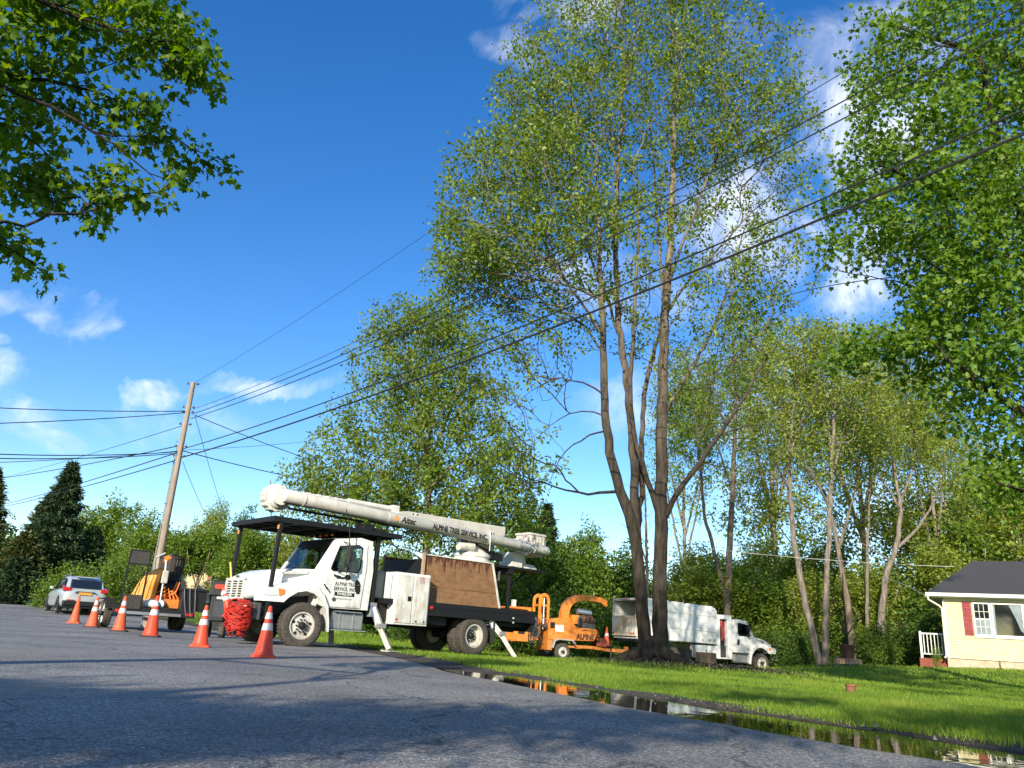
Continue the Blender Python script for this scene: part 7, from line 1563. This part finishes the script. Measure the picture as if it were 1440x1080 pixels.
# ------------------------------------------------------------------ yellow house far behind on the left
FO = P(262, 868, 72.0); FO[2] = gz(FO[0], FO[1])-1.7
fh = empty('house', FO, math.radians(8), 'cream coloured house partly hidden behind the trailer and green trees', 'house')
CR = mat('cream_stucco', (.62, .50, .27), .7, var=.12)
g = Geo(); g.box(-4.2, 7.4, 0, 7, 0, 2.35); g.build('ground_floor_wall', CR, fh); g = Geo(); g.box(-4.5, 7.7, -.45, 7, 2.5, 5.2); g.build('upper_floor_wall', CR, fh)
g = Geo(); g.box(-4.5, 7.7, -.5, 0, 2.35, 2.5); g.build('overhang_band', TRIM, fh)
g = Geo(); g.prism([(-5.0, 5.2), (8.1, 5.2), (5.4, 6.6), (-2.6, 6.6)], -.9, 7.4); g.build('roof', RF, fh)
for (x, z0, z1, w) in ((-2.6, .7, 1.9, 1.1), (.2, .5, 2.0, .8), (1.6, .2, 2.1, .6), (4.2, .6, 1.9, 1.4), (-1.8, 3.6, 4.8, 1.6), (2.4, 3.6, 4.8, 1.6), (5.6, 3.6, 4.8, 1.2)):
    y = -.45 if z0 > 2.5 else 0; q = Geo(); q.box(x-w/2, x+w/2, y-.06, y-.01, z0, z1); wn = q.build('window', TRIM, fh); q = Geo(); q.box(x-w/2+.08, x+w/2-.08, y-.075, y-.06, z0+.08, z1-.08); q.build('pane', DGLASS, wn)
    q = Geo(); q.box(x-w/2-.34, x-w/2-.03, y-.06, y-.01, z0, z1); q.build('shutter', mat('rust_shutter', (.30, .10, .06), .6), wn)

# ------------------------------------------------------------------ stumps and lawn clutter
def stump(p, r0, r1, h, lab, m, nm='tree_stump', cat='stump', **k):
    s = empty(nm, p, 0, lab, cat); rc = random.Random(int(r0*1000)); prof_ = []
    g = Geo(); secs = []
    for z, r in ((-.1, r0*1.15), (.03, r0*1.02), (h*.3, (r0+r1)/2), (h*.95, r1), (h, r1*.97)): secs.append([(r*math.cos(a)*(1+.07*math.sin(3*a+1)+.03*math.sin(7*a)), r*math.sin(a)*(1+.07*math.sin(3*a+1)+.03*math.sin(7*a)), z) for a in np.linspace(0, 6.283, 25)[:-1]])
    g.loft(secs); g.build('bark', m, s, smooth=True)
    q = Geo(); q.lathe([(r1*.9, h+.002), (r1*.6, h+.006), (r1*.3, h+.004), (0, h+.006)], n=24); q.build('cut_face', mat('cut_wood', (.36, .25, .15), .85, var=.4, vscale=12), s)
    return s
def gp(x, y): return (x, y, gz(x, y))
q_ = P(993, 944, 30); stump(gp(q_[0], 30.0), .40, .36, .62, 'black barked stump in front of the chip truck locker', BK_DARK)
q_ = P(1185, 936, 36); st_ = stump(gp(q_[0]+0, 35.4), .62, .55, .30, 'broad pale stump carrying the dark planter on the grassy hump', bark('stump_bark', (.42, .30, .18), (.16, .10, .06)))
pt = empty('planter', (q_[0], 35.4, gz(q_[0], 35.4)+.31), 0, 'dark brown planter tub standing on the pale stump', 'planter')
g = Geo(); g.lathe([(0, 0), (.24, 0), (.31, .50), (.33, .52), (.33, .56), (.28, .56), (.26, .45), (0, .45)], n=24); g.build('tub', mat('brown_tub', (.10, .045, .03), .7, var=.3), pt, smooth=True)
g = Geo(); g.tube([(.03, 0, .4), (.0, 0, 1.2), (-.04, 0, 2.4), (.02, 0, 3.6)], [.055, .05, .04, .02], 8); g.tube([(0, 0, 1.0), (-.35, .1, 2.0), (-.6, .1, 3.0)], [.03, .025, .01], 6); g.tube([(0, 0, .9), (.5, 0, 1.6), (1.2, .1, 2.0)], [.03, .02, .01], 6); g.build('sapling_stem', BK_DARK, pt, smooth=True)
q_ = P(1197, 973, 13.2)
pot = empty('flower_pot', gp(q_[0], q_[1]), 0, 'small terracotta pot left on the open lawn', 'pot')
g = Geo(); g.lathe([(0, .0), (.065, .0), (.078, .10), (.090, .105), (.092, .135), (.080, .135), (.072, .03), (0, .03)], n=22); g.build('pot_body', mat('terracotta', (.24, .095, .05), .8, var=.4, vscale=20), pot, smooth=True)
Geo().lathe([(0, .09), (.075, .095)], n=16).build('soil', DIRT, pot)
print('objects', len(bpy.data.objects), 'tris', sum(len(m.polygons) for m in bpy.data.meshes))
